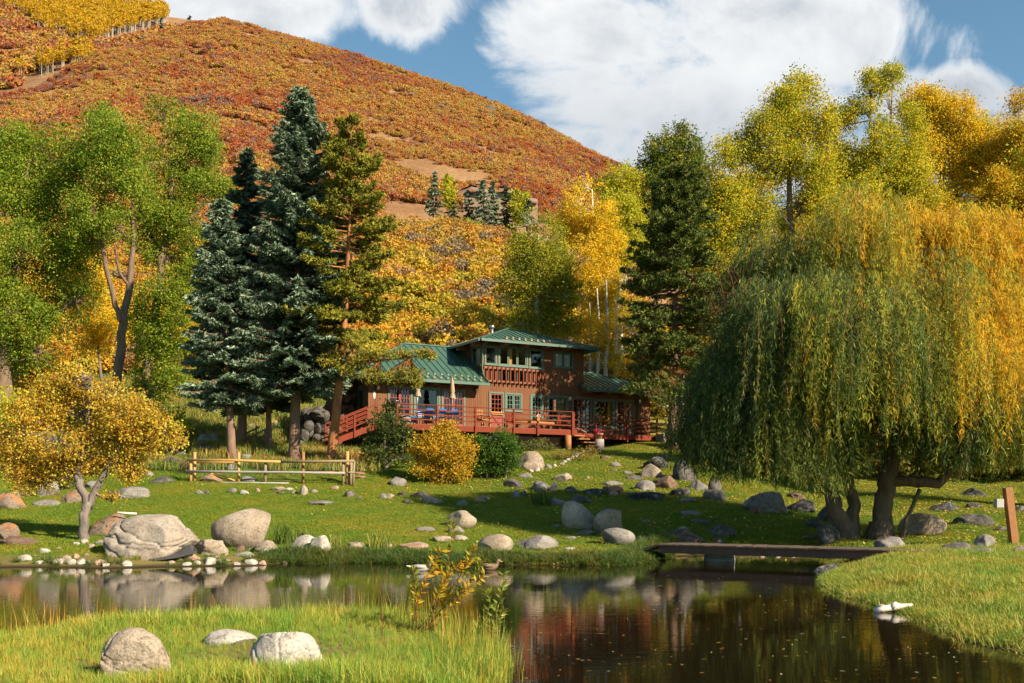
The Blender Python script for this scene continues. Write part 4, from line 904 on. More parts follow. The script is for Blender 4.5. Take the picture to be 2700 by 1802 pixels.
# ------------------------------------------------------------------ the weeping willow
def willow():
    d0 = 31.2; r = np.random.default_rng(77); bx = (2275 - CX) * d0 / F; base = np.array((bx, d0, zg(bx, d0)))
    root = empty('weeping_willow', base, 'huge weeping willow hanging over the right end of the bridge, green turning gold', 'tree')
    tb = MB(); k = d0 / F
    trunks = [[(2232, 1450, .34, 0), (2215, 1370, .27, 0), (2190, 1290, .24, -.2), (2160, 1220, .2, -.5), (2110, 1120, .15, -.9), (2060, 1000, .1, -1.3), (1980, 900, .04, -1.6)],
              [(2240, 1440, .24, .3), (2250, 1330, .19, .3), (2225, 1230, .17, .5), (2230, 1080, .13, .9), (2210, 900, .08, 1.2), (2180, 760, .03, 1.4)],
              [(2318, 1452, .38, 0), (2325, 1370, .31, 0), (2335, 1290, .29, 0), (2360, 1200, .26, -.1), (2400, 1110, .22, -.2), (2440, 1000, .16, -.3), (2470, 850, .1, -.4), (2490, 700, .03, -.4)],
              [(2345, 1270, .19, -.1), (2410, 1268, .17, -.4), (2470, 1275, .16, -.6), (2510, 1235, .14, -.7), (2560, 1150, .1, -.9), (2620, 1000, .05, -1)],
              [(2380, 1160, .15, 0), (2340, 1030, .12, .3), (2320, 880, .08, .5), (2300, 720, .03, .6)],
              [(2400, 1110, .13, 0), (2530, 1000, .1, .6), (2640, 900, .06, 1), (2720, 800, .03, 1.3)],
              [(2372, 1445, .07, -.5), (2395, 1360, .065, -.5), (2425, 1290, .06, -.5)], [(2348, 1440, .05, .4), (2345, 1340, .045, .4), (2365, 1260, .04, .3)]]
    AP = []
    for tr in trunks:
        pts = [P(a, b, d0 + c) for a, b, _, c in tr]; rad = [w for _, _, w, _ in tr]
        if tr[0][1] > 1430: pts[0][2] = zg(pts[0][0], pts[0][1]) - .1; rad[0] *= 1.35
        pp = []; rr_ = []
        for i in range(len(pts) - 1):
            for q in (0, .25, .5, .75): pp.append(pts[i] * (1 - q) + pts[i + 1] * q + r.normal(0, .18, 3) * rad[i] * (1 if i else 0)); rr_.append((rad[i] * (1 - q) + rad[i + 1] * q) * r.uniform(.94, 1.08))
        pp.append(pts[-1]); rr_.append(rad[-1]); tb.tube(pp, rr_, 10); AP += pp[6:]
    AP = np.array(AP)
    # domes the strands pour from: px centre, px radii, depth offset
    domes = [(2070, 860, 185, 195, -1.2, 850), (1975, 960, 100, 150, -.6, 380), (2160, 720, 200, 150, .4, 650), (2330, 640, 200, 130, .2, 650), (2520, 640, 190, 140, .6, 650), (2660, 720, 160, 170, .2, 600),
             (2250, 900, 240, 190, -1.8, 900), (2450, 880, 240, 200, -1.6, 850), (2640, 950, 180, 200, -1.2, 650), (2350, 800, 260, 200, 1.8, 600), (2120, 960, 180, 180, .8, 450), (2560, 900, 240, 200, 2.0, 500), (2770, 850, 120, 220, .5, 400), (1940, 1070, 70, 110, -.5, 200), (2010, 1060, 150, 120, -1.3, 420), (2120, 1090, 110, 110, -1.6, 260), (2480, 1060, 150, 110, -1.7, 330), (2640, 1080, 130, 110, -1.2, 330), (2740, 1060, 100, 120, .3, 220)]
    C, A, Ls, CL, ST = [], [], [], [], []; tw = MB(); cnt = 0
    for (cx, cy, rx, ry, dz, n) in domes:
        c0 = P(cx, cy, d0 + dz); R3 = np.array([rx * k, (rx + ry) / 2 * k, ry * k])
        for _ in range(int(n * 2.3)):
            u = r.normal(size=3); u[2] = abs(u[2]) * .8 - .15; u /= np.linalg.norm(u); q = r.uniform(.5, 1.05) * (1 + .26 * snoise((c0 + u * R3)[None, :], 93, 1.3, 2)[0]); p = c0 + u * R3 * q;
            if snoise(p[None, :], 94, 1.9, 2)[0] < -.42: continue
            out = np.array([u[0], u[1], 0.]); out /= np.linalg.norm(out) + 1e-6
            px = CX + F * p[0] / p[1]; hem = np.interp(px, [1800, 1900, 2030, 2150, 2230, 2330, 2420, 2520, 2620, 2720], [1235, 1290, 1300, 1345, 1280, 1180, 1250, 1295, 1270, 1260]) - abs(r.normal(0, 70)) - 20
            zmin = HC + (HY - hem) * p[1] / F; L = r.uniform(.9, 3.2) * (1.3 if cy > 1000 else 1); L = min(L, max(.35, p[2] - zmin)); reach = r.uniform(.2, 1.0); sway = r.normal(0, .22, 2)
            m_ = max(6, int(L / .038)); tt = (np.arange(m_) + r.random(m_) * .9) / m_; s = tt * L; e = 1 - np.exp(-s / .5)
            pos = p + out * (reach * e)[:, None] + np.stack([sway[0] * tt, sway[1] * tt, .16 * e * np.exp(-s) - s * (1 - .3 * np.exp(-s / .4))], 1) + np.stack([np.sin(s * 2.2 + r.uniform(0, 6)) * .03, 0 * s, 0 * s], 1)
            if cnt % 5 == 0: tw.tube(pos[::max(1, m_ // 5)], .006, 3, False)
            cnt += 1
            lx = unit(r.normal(0, .55, (m_, 3)) + np.array([0, 0, -1.]) + out * .25 * (1 - tt)[:, None]); C.append(pos + lx * .05 + r.normal(0, .045, (m_, 3))); A.append(lx); Ls.append(r.uniform(.13, .26, m_))
            g = .75 * snoise(p[None, :], 91, .85, 3)[0] + .55 * (px - 2260) / 300 + .42 * (900 - cy) / 300 + r.normal(0, .30)  # lower left strands coloured darker as its shaded side; gold is turned leaf
            if g < -.05: base_c = np.array((.075, .115, .036))
            elif g < .35: base_c = np.array((.165, .205, .035))
            elif g < .68: base_c = np.array((.36, .35, .04))
            else: base_c = np.array((.64, .35, .018)) if r.random() < .6 else np.array((.54, .42, .03))
            CL.append((base_c + (np.array((.36, .35, .045)) - base_c) * (r.random((m_, 1)) < .10)) * r.uniform(.65, 1.35, (m_, 1))); ST.append(p)
    for p in np.array(ST)[::14]:
        i = int(np.argmin(np.linalg.norm(AP - p, axis=1) + 2 * np.maximum(0, AP[:, 2] - p[2] + .3))); q = AP[i]
        tb.tube([q, q * .5 + p * .5 + np.array([0, 0, .25]), p], [.045, .03, .008], 5, False)
    C = np.concatenate(C); A = np.concatenate(A); n = len(C); s = r.normal(size=(n, 3)); s = unit(s - A * (s * A).sum(1, keepdims=True))
    v, f = rhombs(C, A, s, np.concatenate(Ls), r.uniform(.015, .030, n))
    mesh_np('crown', v, f, M['leaf'], root, colors=np.concatenate(CL)); tb.build('trunk', M['bark_willow'], root, world=True); tw.build('twigs', M['twig_red'], root, world=True)
    # bare reddish twigs sticking out at the upper left
    bt = MB(); q0 = P(1960, 870, d0 - .8)
    for i in range(34):
        e = P(r.uniform(1850, 2000), r.uniform(690, 880), d0 - .8 + r.normal(0, .8)); mid = (q0 + e) / 2 + r.normal(0, .25, 3) + np.array([0, 0, .3]); bt.tube([q0, mid, e, e + np.array([r.normal(-.2, .2), 0, r.normal(-.1, .4)])], [.016, .011, .007, .003], 4, False)
    bt.build('bare_twigs', M['twig_red'], root, world=True)


willow()

# ------------------------------------------------------------------ bushes in front of the deck
broadleaf('apple_tree', 'small dark green apple tree in front of the deck stairs', 'tree', None, 46.5, 1014, [[(1012, 1292, .13), (1020, 1240, .1), (1014, 1180, .07), (1020, 1110, .03)], [(1016, 1250, .07), (1045, 1190, .05), (1050, 1150, .02)]],
    [(1025, 1085, 22, 24), (1010, 1115, 32, 28), (1035, 1130, 35, 28), (985, 1160, 28, 25), (1030, 1170, 45, 30), (1065, 1160, 28, 24), (1000, 1205, 40, 28), (1050, 1205, 35, 28), (975, 1185, 20, 18), (1080, 1145, 14, 14)], [((.075, .105, .022), 5), ((.11, .14, .03), 3), ((.045, .065, .014), 3)], leaf=.105, dens=1150, clump=.19, bark_='bark_oak', seed=81, limbs_r=.03)
broadleaf('yellow_bush', 'rounded golden yellow bush below the middle of the deck', 'bush', None, 44.2, 1168, [[(1165, 1302, .06), (1168, 1250, .04), (1150, 1180, .02)], [(1160, 1302, .05), (1125, 1220, .02)], [(1172, 1302, .05), (1215, 1220, .02)], [(1175, 1302, .05), (1195, 1180, .02)]],
    [(1165, 1148, 35, 22), (1125, 1175, 38, 25), (1205, 1170, 40, 25), (1165, 1190, 55, 28), (1100, 1210, 30, 25), (1230, 1195, 28, 25), (1140, 1225, 45, 28), (1195, 1225, 45, 28), (1165, 1260, 38, 25), (1110, 1240, 25, 18), (1215, 1250, 22, 18), (1150, 1283, 30, 15), (1180, 1125, 15, 14)], [((.58, .34, .02), 5), ((.50, .26, .018), 3), ((.42, .36, .04), 3), ((.30, .28, .03), 1)], leaf=.085, dens=2300, clump=.2, bark_='bark_oak', seed=82, limbs_r=.02)
broadleaf('green_bush', 'rounded bright green bush beside the golden yellow bush', 'bush', None, 45.5, 1300, [[(1285, 1288, .05), (1280, 1220, .03)], [(1300, 1290, .05), (1310, 1210, .03)], [(1328, 1288, .05), (1340, 1220, .03)], [(1276, 1290, .04), (1255, 1210, .02)]],
    [(1300, 1150, 42, 24), (1265, 1175, 38, 28), (1335, 1172, 35, 28), (1300, 1195, 55, 30), (1350, 1200, 24, 28), (1262, 1220, 35, 28), (1330, 1228, 40, 25), (1295, 1238, 40, 18), (1250, 1195, 20, 25)], [((.075, .165, .018), 5), ((.115, .20, .022), 3), ((.045, .10, .012), 3)], leaf=.078, dens=2300, clump=.18, bark_='bark_oak', seed=83, limbs_r=.02)

# shrubs and flowers near the house
FLG = 'wild flower clumps in front of the deck'
for i, (px, py, lobes, cols, lab) in enumerate([
    (1500, 1215, [(1480, 1205, 30, 14), (1520, 1200, 30, 16), (1550, 1195, 25, 14)], [((.20, .17, .03), 3), ((.38, .27, .05), 3), ((.26, .12, .04), 1)], 'straw and gold weed clump in front of the deck post'),
    (1420, 1190, [(1395, 1180, 20, 14), (1425, 1175, 22, 16), (1450, 1185, 20, 12)], [((.12, .15, .03), 3), ((.25, .25, .06), 2)], 'pale green tall weed clump beside the tan boulder'),
    (905, 1180, [(895, 1165, 28, 12), (925, 1170, 25, 14)], [((.06, .10, .02), 3), ((.11, .15, .03), 2)], 'low green flower clump at the foot of the pine'),
    (745, 1150, [(735, 1140, 18, 16), (755, 1142, 18, 14)], [((.07, .12, .02), 3), ((.11, .15, .03), 2)], 'small round green shrub between two spruce trunks'),
    (190, 1290, [(180, 1270, 20, 22), (160, 1285, 18, 16)], [((.05, .07, .02), 3), ((.16, .13, .04), 1)], 'dark small shrub behind the oak trunk'),
    (510, 1250, [(505, 1225, 22, 20), (495, 1250, 16, 18)], [((.19, .12, .075), 3), ((.27, .17, .10), 2)], 'reddish bare shrub behind the left end of the rail fence'),
    (75, 1310, [(80, 1285, 22, 20), (60, 1300, 16, 14)], [((.36, .24, .05), 3), ((.45, .28, .05), 2)], 'straw yellow shrub beside the split tan boulder')]):
    d = gd(px, py); broadleaf('shrub', lab, 'shrub', FLG if i < 3 else None, d, px, [[(px, py, .03), (lobes[0][0], lobes[0][1], .015)]], lobes, cols, leaf=.07, dens=1500, clump=.14, bark_='bark_oak', seed=90 + i, limbs_r=.012)

# ------------------------------------------------------------------ the house: own axes u (along the front), v (away), z (up)
HO = np.array((-7.87, 55.0)); HA = math.radians(29); HU = np.array((math.cos(HA), math.sin(HA))); HV = np.array((-math.sin(HA), math.cos(HA))); HB = 4.3
PI = math.pi


def HL(px, py, v=0.0):
    """(u, z) on the plane at depth v seen at a pixel"""
    rd = np.array(((px - CX) / F, 1.0)); k = (HO @ HV + v) / (rd @ HV); p = rd * k - HO
    return float(p @ HU), HC + (HY - py) * k / F


def HLu(px, py, u):
    rd = np.array(((px - CX) / F, 1.0)); k = (HO @ HU + u) / (rd @ HU); p = rd * k - HO
    return float(p @ HV), HC + (HY - py) * k / F


def W(u, v, z=None):
    p = HO + HU * u + HV * v; return np.array((p[0], p[1], zg(*p) if z is None else z))


house = empty('house', (HO[0], HO[1], HB), 'two storey brown timber house with green metal hip roofs and a red deck', 'house', None, HA)
deck = empty('deck', (HO[0], HO[1], HB), 'long raised red timber deck with rails along the house front', 'deck', None, HA)


def hp(mb, name, mat_, root=None, bevel=0.0, parent=None):
    """link a part of the house; its boxes are given in u, v, world z"""
    mb.v = [(a, b, c - HB) for a, b, c in mb.v]
    return mb.build(name, M[mat_], parent if parent is not None else (root if root is not None else house), bevel=bevel)


OPEN = []      # openings in the front wall


def front_window(px0, py0, px1, py1, sashes=1, cols=0, rows=0, mat_='trim_green', sash_mat=None, door=False, curtain=None, sill=True, casing=.10, rail=.07, low=0.0, label=None, lowpanel=False):
    (u0, za), (u1, zb) = HL(px0, py0), HL(px1, py0); z1 = (za + zb) / 2; z0 = (HL(px0, py1)[1] + HL(px1, py1)[1]) / 2
    if door: z0 = low
    OPEN.append((u0 + .03, u1 - .03, z0 + .02 if not door else z0, z1 - .03))
    c = MB(); w_ = casing
    c.box(u0, u0 + w_, -.045, .10, z0, z1); c.box(u1 - w_, u1, -.045, .10, z0, z1); c.box(u0 + w_, u1 - w_, -.047, .10, z1 - w_, z1)
    if not door: c.box(u0 - .03, u1 + .03, -.075, .10, z0 - .05, z0 + w_ * .7)
    fr = hp(c, 'door' if door else 'window', mat_, bevel=.006)
    if label: fr['label'] = label
    iu0, iu1, iz0, iz1 = u0 + w_, u1 - w_, z0 + (w_ * .7 if not door else .02), z1 - w_; n = sashes; sw = (iu1 - iu0) / n
    s = MB(); mu = MB(); pn = MB()
    for k in range(n):
        a, b = iu0 + k * sw + .008, iu0 + (k + 1) * sw - .008; r_ = rail; bot = iz0 + (.22 if door else r_)
        if lowpanel: bot = iz0 + (iz1 - iz0) * .46
        s.box(a, a + r_, -.01, .05, iz0, iz1); s.box(b - r_, b, -.01, .05, iz0, iz1); s.box(a + r_, b - r_, -.008, .05, iz1 - r_, iz1); s.box(a + r_, b - r_, -.008, .05, iz0, bot)
        pn.add([(a + r_, .028, bot), (b - r_, .028, bot), (b - r_, .028, iz1 - r_), (a + r_, .028, iz1 - r_)], [(0, 1, 2, 3)])
        for i in range(1, cols): x_ = a + r_ + (b - a - 2 * r_) * i / cols; mu.box(x_ - .014, x_ + .014, .0, .045, bot, iz1 - r_)
        for j in range(1, rows): z_ = bot + (iz1 - r_ - bot) * j / rows; mu.box(a + r_, b - r_, .002, .043, z_ - .014, z_ + .014)
    sm = sash_mat or mat_
    hp(s, 'leaf' if door else 'sash', sm, parent=fr, bevel=.005); hp(pn, 'pane', 'window_glass', parent=fr)
    if cols or rows: hp(mu, 'muntin', sm, parent=fr)
    if door:
        h_ = MB(); x_ = iu0 + sw - .06 if n > 1 else iu1 - .09; h_.box(x_ - .02, x_ + .02, -.05, -.012, z0 + .92, z0 + 1.10); h_.box(x_ - .09, x_ + .02, -.09, -.055, z0 + 1.0, z0 + 1.03); hp(h_, 'handle', 'brass', parent=fr)
    if curtain:
        q = MB(); a, b, cm = curtain; x0, x1 = iu0 + (iu1 - iu0) * a, iu0 + (iu1 - iu0) * b; nn = max(6, int((x1 - x0) / .05)); xs = np.linspace(x0, x1, nn)
        q.add([(x, .17 + .02 * math.sin(i * 2.1), z) for i, x in enumerate(xs) for z in (iz0, iz1)], [(2 * i, 2 * i + 2, 2 * i + 3, 2 * i + 1) for i in range(nn - 1)]); hp(q, 'curtain', cm, parent=fr)
    return fr, (iu0, iu1, iz0, iz1)


DZ, DZ2 = 5.62, 5.44                                         # upper and lower deck tops
front_window(1022, 1020, 1087, 1110, 2, 3, 4, sash_mat='door_red', door=True, low=DZ + .06, label='red double glass door nearest the pine')
front_window(1090, 1021, 1160, 1104, 1, rail=.06, casing=.12, label='large single pane window between the two red double doors')
front_window(1163.5, 1027, 1226.5, 1117, 2, 3, 5, sash_mat='door_red', door=True, low=DZ + .06, label='red double glass door behind the taller closed umbrella')
_, dd = front_window(1289, 1034, 1329, 1128, 1, 3, 4, sash_mat='door_red', door=True, low=DZ + .06, lowpanel=True, label='red half glazed dutch door with a gold shelf')
front_window(1331, 1037, 1376.5, 1085, 2, 2, 3, label='green framed twin casement window right of the dutch door')
front_window(1397.5, 1041, 1432, 1117, 1, 3, 5, label='narrow tall green framed window')
front_window(1442, 1044, 1498, 1117, 2, 2, 5, curtain=(.66, .98, 'curtain_gold'), label='tall double green window with an orange curtain')
front_window(1507, 1048, 1560, 1146, 2, 2, 5, sash_mat='door_red', door=True, low=DZ2 + .10, label='red double glass door right of the deck step')
front_window(1563.5, 1052, 1620.5, 1128, 1, casing=.13, curtain=(.80, .98, 'curtain_gold'), label='large picture window of the right wing')
front_window(1623, 1055, 1672, 1146, 2, 2, 5, sash_mat='door_red', door=True, low=DZ2 + .10, label='red double glass door at the right end of the house')
front_window(1277, 912, 1309.5, 962, 1, casing=.09, rail=.03); front_window(1313, 914, 1391, 967, 3, casing=.09, rail=.06, curtain=(.38, .52, 'curtain_gold')); front_window(1394.5, 920.5, 1432, 972, 1, casing=.10, rail=.03)
front_window(1314, 971, 1387, 1010, 3, casing=.06, rail=.05, label='low windows behind the red balcony balusters')
front_window(1460, 929, 1512, 971, 2, casing=.09, rail=.05, curtain=(.02, .98, 'curtain'), label='small curtained twin window at the right of the upper storey')
gs = MB(); gs.box(dd[0] + .02, dd[1] - .02, -.10, -.012, dd[2] + .86, dd[2] + .93); gs.box(dd[0] + .02, dd[1] - .02, -.06, -.013, dd[2] + .97, dd[2] + 1.03); hp(gs, 'door_shelf', 'gold_wood')
xb = MB()
for (a, b) in (((dd[0] + .1, dd[2] + .12), (dd[1] - .1, dd[2] + .78)), ((dd[0] + .1, dd[2] + .78), (dd[1] - .1, dd[2] + .12))): xb.bar((a[0], -.02, a[1]), (b[0], -.02, b[1]), .02, .06, (0, 1, 0))
hp(xb, 'door_brace', 'door_red')


def holed_wall(u0, u1, z0, z1, openings, mk):
    ops = [(max(a, u0), min(b, u1), max(c, z0), min(d, z1)) for a, b, c, d in openings if b > u0 and a < u1 and d > z0 and c < z1]
    us = sorted({u0, u1, *[o[0] for o in ops], *[o[1] for o in ops]}); zs = sorted({z0, z1, *[o[2] for o in ops], *[o[3] for o in ops]})
    for i in range(len(us) - 1):
        for j in range(len(zs) - 1):
            cu, cz = (us[i] + us[i + 1]) / 2, (zs[j] + zs[j + 1]) / 2
            if not any(a < cu < b and c < cz < d for a, b, c, d in ops): mk(us[i], us[i + 1], zs[j], zs[j + 1])


UL, UR, UE = 7.03, 14.03, 19.1
wl = MB(); fb = lambda mb: (lambda a, b, c, d: mb.box(a, b, .0, .14, c, d))
holed_wall(0, UL, 4.2, 8.66, OPEN, fb(wl)); holed_wall(UL, UR, 4.2, 11.02, OPEN, fb(wl)); holed_wall(UR, UE, 4.2, 8.50, OPEN, fb(wl))
vs0, zs1 = HLu(1269, 913, UL); vs1, _ = HLu(1244.6, 913, UL); zs0 = HLu(1257, 966, UL)[1]; zs1 = HLu(1257, 914, UL)[1]
holed_wall(.14, 8.0, 8.2, 11.02, [(vs0, vs1, zs0, zs1)], lambda a, b, c, d: wl.box(UL, UL + .14, a, b, c, d))
wl.box(UR - .14, UR, .14, 8, 8.0, 11.02); wl.box(UL + .14, UR - .14, 7.86, 8, 4.2, 11.02); wl.box(UE - .14, UE, .14, 6.8, 4.2, 8.5); wl.box(UR, UE - .14, 6.66, 6.8, 4.2, 8.5); wl.box(.14, UL, 6.86, 7.0, 4.2, 8.66)
hp(wl, 'wall', 'siding')
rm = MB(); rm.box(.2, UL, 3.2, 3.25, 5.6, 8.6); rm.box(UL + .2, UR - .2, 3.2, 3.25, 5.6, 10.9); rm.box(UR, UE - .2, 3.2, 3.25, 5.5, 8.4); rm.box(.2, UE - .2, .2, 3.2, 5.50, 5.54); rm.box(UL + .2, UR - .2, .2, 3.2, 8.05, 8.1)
hp(rm, 'interior_wall', 'painted_dark')  # near-black room planes carry the indoor dimness in their colour
c = MB(); q = .09
c.box(UL - .045, UL + .1, vs0 - .02, vs0 + q, zs0, zs1); c.box(UL - .045, UL + .1, vs1 - q, vs1, zs0, zs1); c.box(UL - .047, UL + .1, vs0 + q, vs1 - q, zs1 - q, zs1); c.box(UL - .07, UL + .1, vs0 - .03, vs1 + .03, zs0 - .05, zs0 + .06)
sw = hp(c, 'window', 'trim_green', bevel=.006); sw['label'] = 'side window of the upper storey facing the lower green roof'
c = MB(); c.add([(UL + .03, vs0 + q, zs0 + .06), (UL + .03, vs0 + q, zs1 - q), (UL + .03, vs1 - q, zs1 - q), (UL + .03, vs1 - q, zs0 + .06)], [(0, 1, 2, 3)]); hp(c, 'pane', 'window_glass', parent=sw)
c = MB(); c.box(UL + .2, UL + .23, vs1 - .6, vs1 - q, zs0, zs1); hp(c, 'curtain', 'curtain', parent=sw)
# stone end wall with a green framed door, stone chimney stack and base
st = MB(); vd0, vd1 = .55, 1.6; st.box(0, .3, .141, vd0, 4.0, 8.6); st.box(0, .3, vd1, 7, 4.0, 8.6); st.box(0, .3, vd0, vd1, 7.75, 8.6)
hp(st, 'stone_wall', 'stonework')
c = MB(); c.box(-.05, .2, vd0, vd0 + .1, DZ, 7.75); c.box(-.05, .2, vd1 - .1, vd1, DZ, 7.75); c.box(-.052, .2, vd0 + .1, vd1 - .1, 7.65, 7.75); sdr = hp(c, 'door', 'trim_green'); sdr['label'] = 'green framed side door beside the stone end wall'
c = MB(); c.box(.08, .1, vd0 + .1, vd1 - .1, DZ, 7.65); hp(c, 'leaf', 'dark_wood', parent=sdr)
r = np.random.default_rng(5); sk = MB()


def lumpy(c, rad, seed, sub=3, amp=.12, cuts=5):
    """vertices and faces of a rough boulder-like lump"""
    global _ICO
    key = sub
    if key not in _ICO:
        import bmesh
        bm = bmesh.new(); bmesh.ops.create_icosphere(bm, subdivisions=sub, radius=1.0); bm.verts.ensure_lookup_table()
        _ICO[key] = (np.array([v.co[:] for v in bm.verts]), np.array([[v.index for v in f.verts] for f in bm.faces])); bm.free()
    v, f = _ICO[key]; v = v.copy(); r = np.random.default_rng(seed)
    for k in range(cuts):
        n = r.normal(size=3); n /= np.linalg.norm(n); h = r.uniform(.55, .86); d = v @ n; over = d > h; v[over] -= n * ((d[over] - h) * .92)[:, None]
    n = v / np.linalg.norm(v, axis=1, keepdims=True)
    v = v + n * (snoise(v + seed * 3.1, seed, 1.7, 2) * amp + snoise(v, seed + 7, 5.0, 3) * amp * .30)[:, None]
    return v * np.array(rad) + np.array(c), f


_ICO = {}
for k in range(46):      # the stack beside the end wall, stones laid in courses
    row = k // 6; z = 4.3 + row * .62; a = k % 6
    u_ = -1.25 + (a % 3) * .5 + .12 * (row % 2); v_ = 2.2 + (a // 3) * .9
    vv, ff = lumpy((u_ + r.normal(0, .07), v_ + r.normal(0, .1), z + r.normal(0, .06)), r.uniform(.30, .44, 3) * np.array([1.1, 1.3, 1]), 300 + k, 2, .1, 5); sk.add(vv, ff, False)
hp(sk, 'stone_chimney', 'rock_red')  # deep stone tone paints the shade lying on the stack
sk = MB()
for k in range(110):
    z_ = r.uniform(4.3, 6.5); vv, ff = lumpy((r.uniform(-3.6 + (z_ - 4.3) * .5, -1.9), r.uniform(1.2, 3.6), z_), r.uniform(.2, .42, 3), 360 + k, 2, .12, 5); sk.add(vv, ff, False)
hp(sk, 'stone_base', 'rock_dark')  # dark rock colour stands in for shade on these stones


def clip_up(poly, u, axis):
    """range of the other axis inside a convex polygon at coordinate u"""
    o = 1 - axis; hit = []
    for i in range(len(poly)):
        a, b = poly[i], poly[(i + 1) % len(poly)]
        if (a[axis] - u) * (b[axis] - u) < 0: k = (u - a[axis]) / (b[axis] - a[axis]); hit.append(a[o] + (b[o] - a[o]) * k)
    return (min(hit), max(hit)) if len(hit) >= 2 else None


def roof_face(mb, rib, poly, axis, spacing=.42, thick=.12):
    """poly: corners (u, v, z), first edge is the eave running along `axis`"""
    P3 = [np.array(p, float) for p in poly]; n = np.cross(P3[1] - P3[0], P3[2] - P3[0]); n = n / np.linalg.norm(n); n = n if n[2] > 0 else -n
    zf = lambda u, v: P3[0][2] - (n[0] * (u - P3[0][0]) + n[1] * (v - P3[0][1])) / n[2]
    mb.hexa([tuple(p - np.array([0, 0, thick])) for p in P3], [tuple(p) for p in P3])
    lo = min(p[axis] for p in P3); hi = max(p[axis] for p in P3)
    for k in np.arange(lo + .12, hi, spacing):
        c = clip_up(P3, k, axis)
        if c is None or c[1] - c[0] < .1: continue
        q = [(k, c[0]), (k, c[1])] if axis == 0 else [(c[0], k), (c[1], k)]
        a, b = [(x, y, zf(x, y) + .018) for x, y in q]; rib.bar(a, b, .032, .05, tuple(n))
    return zf


ZE, ZR = 8.25, 10.86
def roof(label, faces, eaves, guards=None):
    mb, rb, ed = MB(), MB(), MB(); zfs = [roof_face(mb, rb, p, ax) for p, ax in faces]
    o = hp(mb, 'roof', 'roof_green'); o['label'] = label; hp(rb, 'roof_seam', 'roof_green', parent=o)
    for a, b in eaves:
        a, b = np.array(a, float), np.array(b, float); ed.bar(a + (0, 0, -.07), b + (0, 0, -.07), .13, .15)
    hp(ed, 'gutter', 'roof_green', parent=o)
    if guards:
        zf, u0, u1, v0 = zfs[0], *guards
        for i, u in enumerate(np.arange(u0, u1, .21)):
            v = v0 + (.38 if i % 2 else .0); z = zf(u, v); g = MB(); g.hexa([(u - .07, v - .05, z), (u + .07, v - .05, z), (u + .05, v + .07, z), (u - .05, v + .07, z)], [(u - .06, v - .045, z + .03), (u + .06, v - .045, z + .03), (u + .02, v + .06, z + .11), (u - .02, v + .06, z + .11)])
            hp(g, 'snow_guard', 'guard_tin', parent=o)
    return o


roof('lower left green hip roof', [([(-.8, -.9, ZE), (7.0, -.9, ZE), (7.0, 3.5, ZR), (3.6, 3.5, ZR)], 0), ([(-.8, 7.9, ZE), (-.8, -.9, ZE), (3.6, 3.5, ZR)], 1), ([(7.0, 7.9, ZE), (-.8, 7.9, ZE), (3.6, 3.5, ZR), (7.0, 3.5, ZR)], 0)],
     [((-.8, -.97, ZE), (7.0, -.97, ZE)), ((-.87, -.9, ZE), (-.87, 7.9, ZE))], (2.0, 6.9, -.62))
roof('upper green hip roof', [([(6.45, -.9, 10.80), (14.55, -.9, 10.80), (10.5, 3.15, 12.26)], 0), ([(6.45, 8.9, 10.80), (6.45, -.9, 10.80), (10.5, 3.15, 12.26), (10.5, 4.85, 12.26)], 1), ([(14.55, -.9, 10.80), (14.55, 8.9, 10.80), (10.5, 4.85, 12.26), (10.5, 3.15, 12.26)], 1), ([(14.55, 8.9, 10.80), (6.45, 8.9, 10.80), (10.5, 4.85, 12.26)], 0)],
     [((6.45, -.97, 10.8), (14.55, -.97, 10.8)), ((6.38, -.9, 10.8), (6.38, 8.9, 10.8)), ((14.62, -.9, 10.8), (14.62, 8.9, 10.8))], (8.4, 13.6, -.45))
roof('lower right green roof strewn with leaves', [([(13.6, -.9, 8.28), (20.2, -.9, 8.28), (16.5, 2.8, 9.8), (14.04, 2.8, 9.8), (13.6, .0, 8.65)], 0), ([(20.2, -.9, 8.28), (20.2, 6.5, 8.28), (16.5, 2.8, 9.8)], 1)],
     [((13.6, -.97, 8.28), (20.2, -.97, 8.28)), ((20.27, -.9, 8.28), (20.27, 6.5, 8.28))], (13.9, 19.8, -.5))
hr = MB()
for a, b in (((-.8, -.9, ZE), (3.6, 3.5, ZR)), ((3.6, 3.5, ZR), (7.0, 3.5, ZR)), ((6.45, -.9, 10.8), (10.5, 3.15, 12.26)), ((14.55, -.9, 10.8), (10.5, 3.15, 12.26)), ((10.5, 3.15, 12.26), (10.5, 4.85, 12.26)), ((20.2, -.9, 8.28), (16.5, 2.8, 9.8)), ((14.1, 2.8, 9.8), (16.5, 2.8, 9.8))):
    a, b = np.array(a, float), np.array(b, float); hr.bar(a + (0, 0, .03), b + (0, 0, .03), .16, .05)
hr.bar((7.0, -.85, ZE + .07), (7.0, 3.4, ZR + .03), .06, .12); hp(hr, 'ridge_cap', 'roof_green')
for (px, zt, v0, zz) in ((1060, 8.38, -.84, .26), (1147, 8.38, -.84, .26), (1207, 8.38, -.84, .26), (1330, 10.92, -.86, .28), (1386, 10.92, -.86, .28), (1440, 10.92, -.84, .26), (1493, 10.92, -.84, .26), (1549, 8.40, -.84, .26), (1597, 8.40, -.84, .26), (1650, 8.40, -.84, .26)):
    u = HL(px, 1000, -.5)[0]; b = MB(); b.box(u - .14, u + .14, v0, .0, zt - zz - .08, zt - .05); hp(b, 'beam', 'beam_wood', bevel=.015)
for v in (.05, 2.0, 4.2): b = MB(); b.box(6.42, UL, v, v + .28, 10.48, 10.78); hp(b, 'beam', 'beam_wood', bevel=.015)
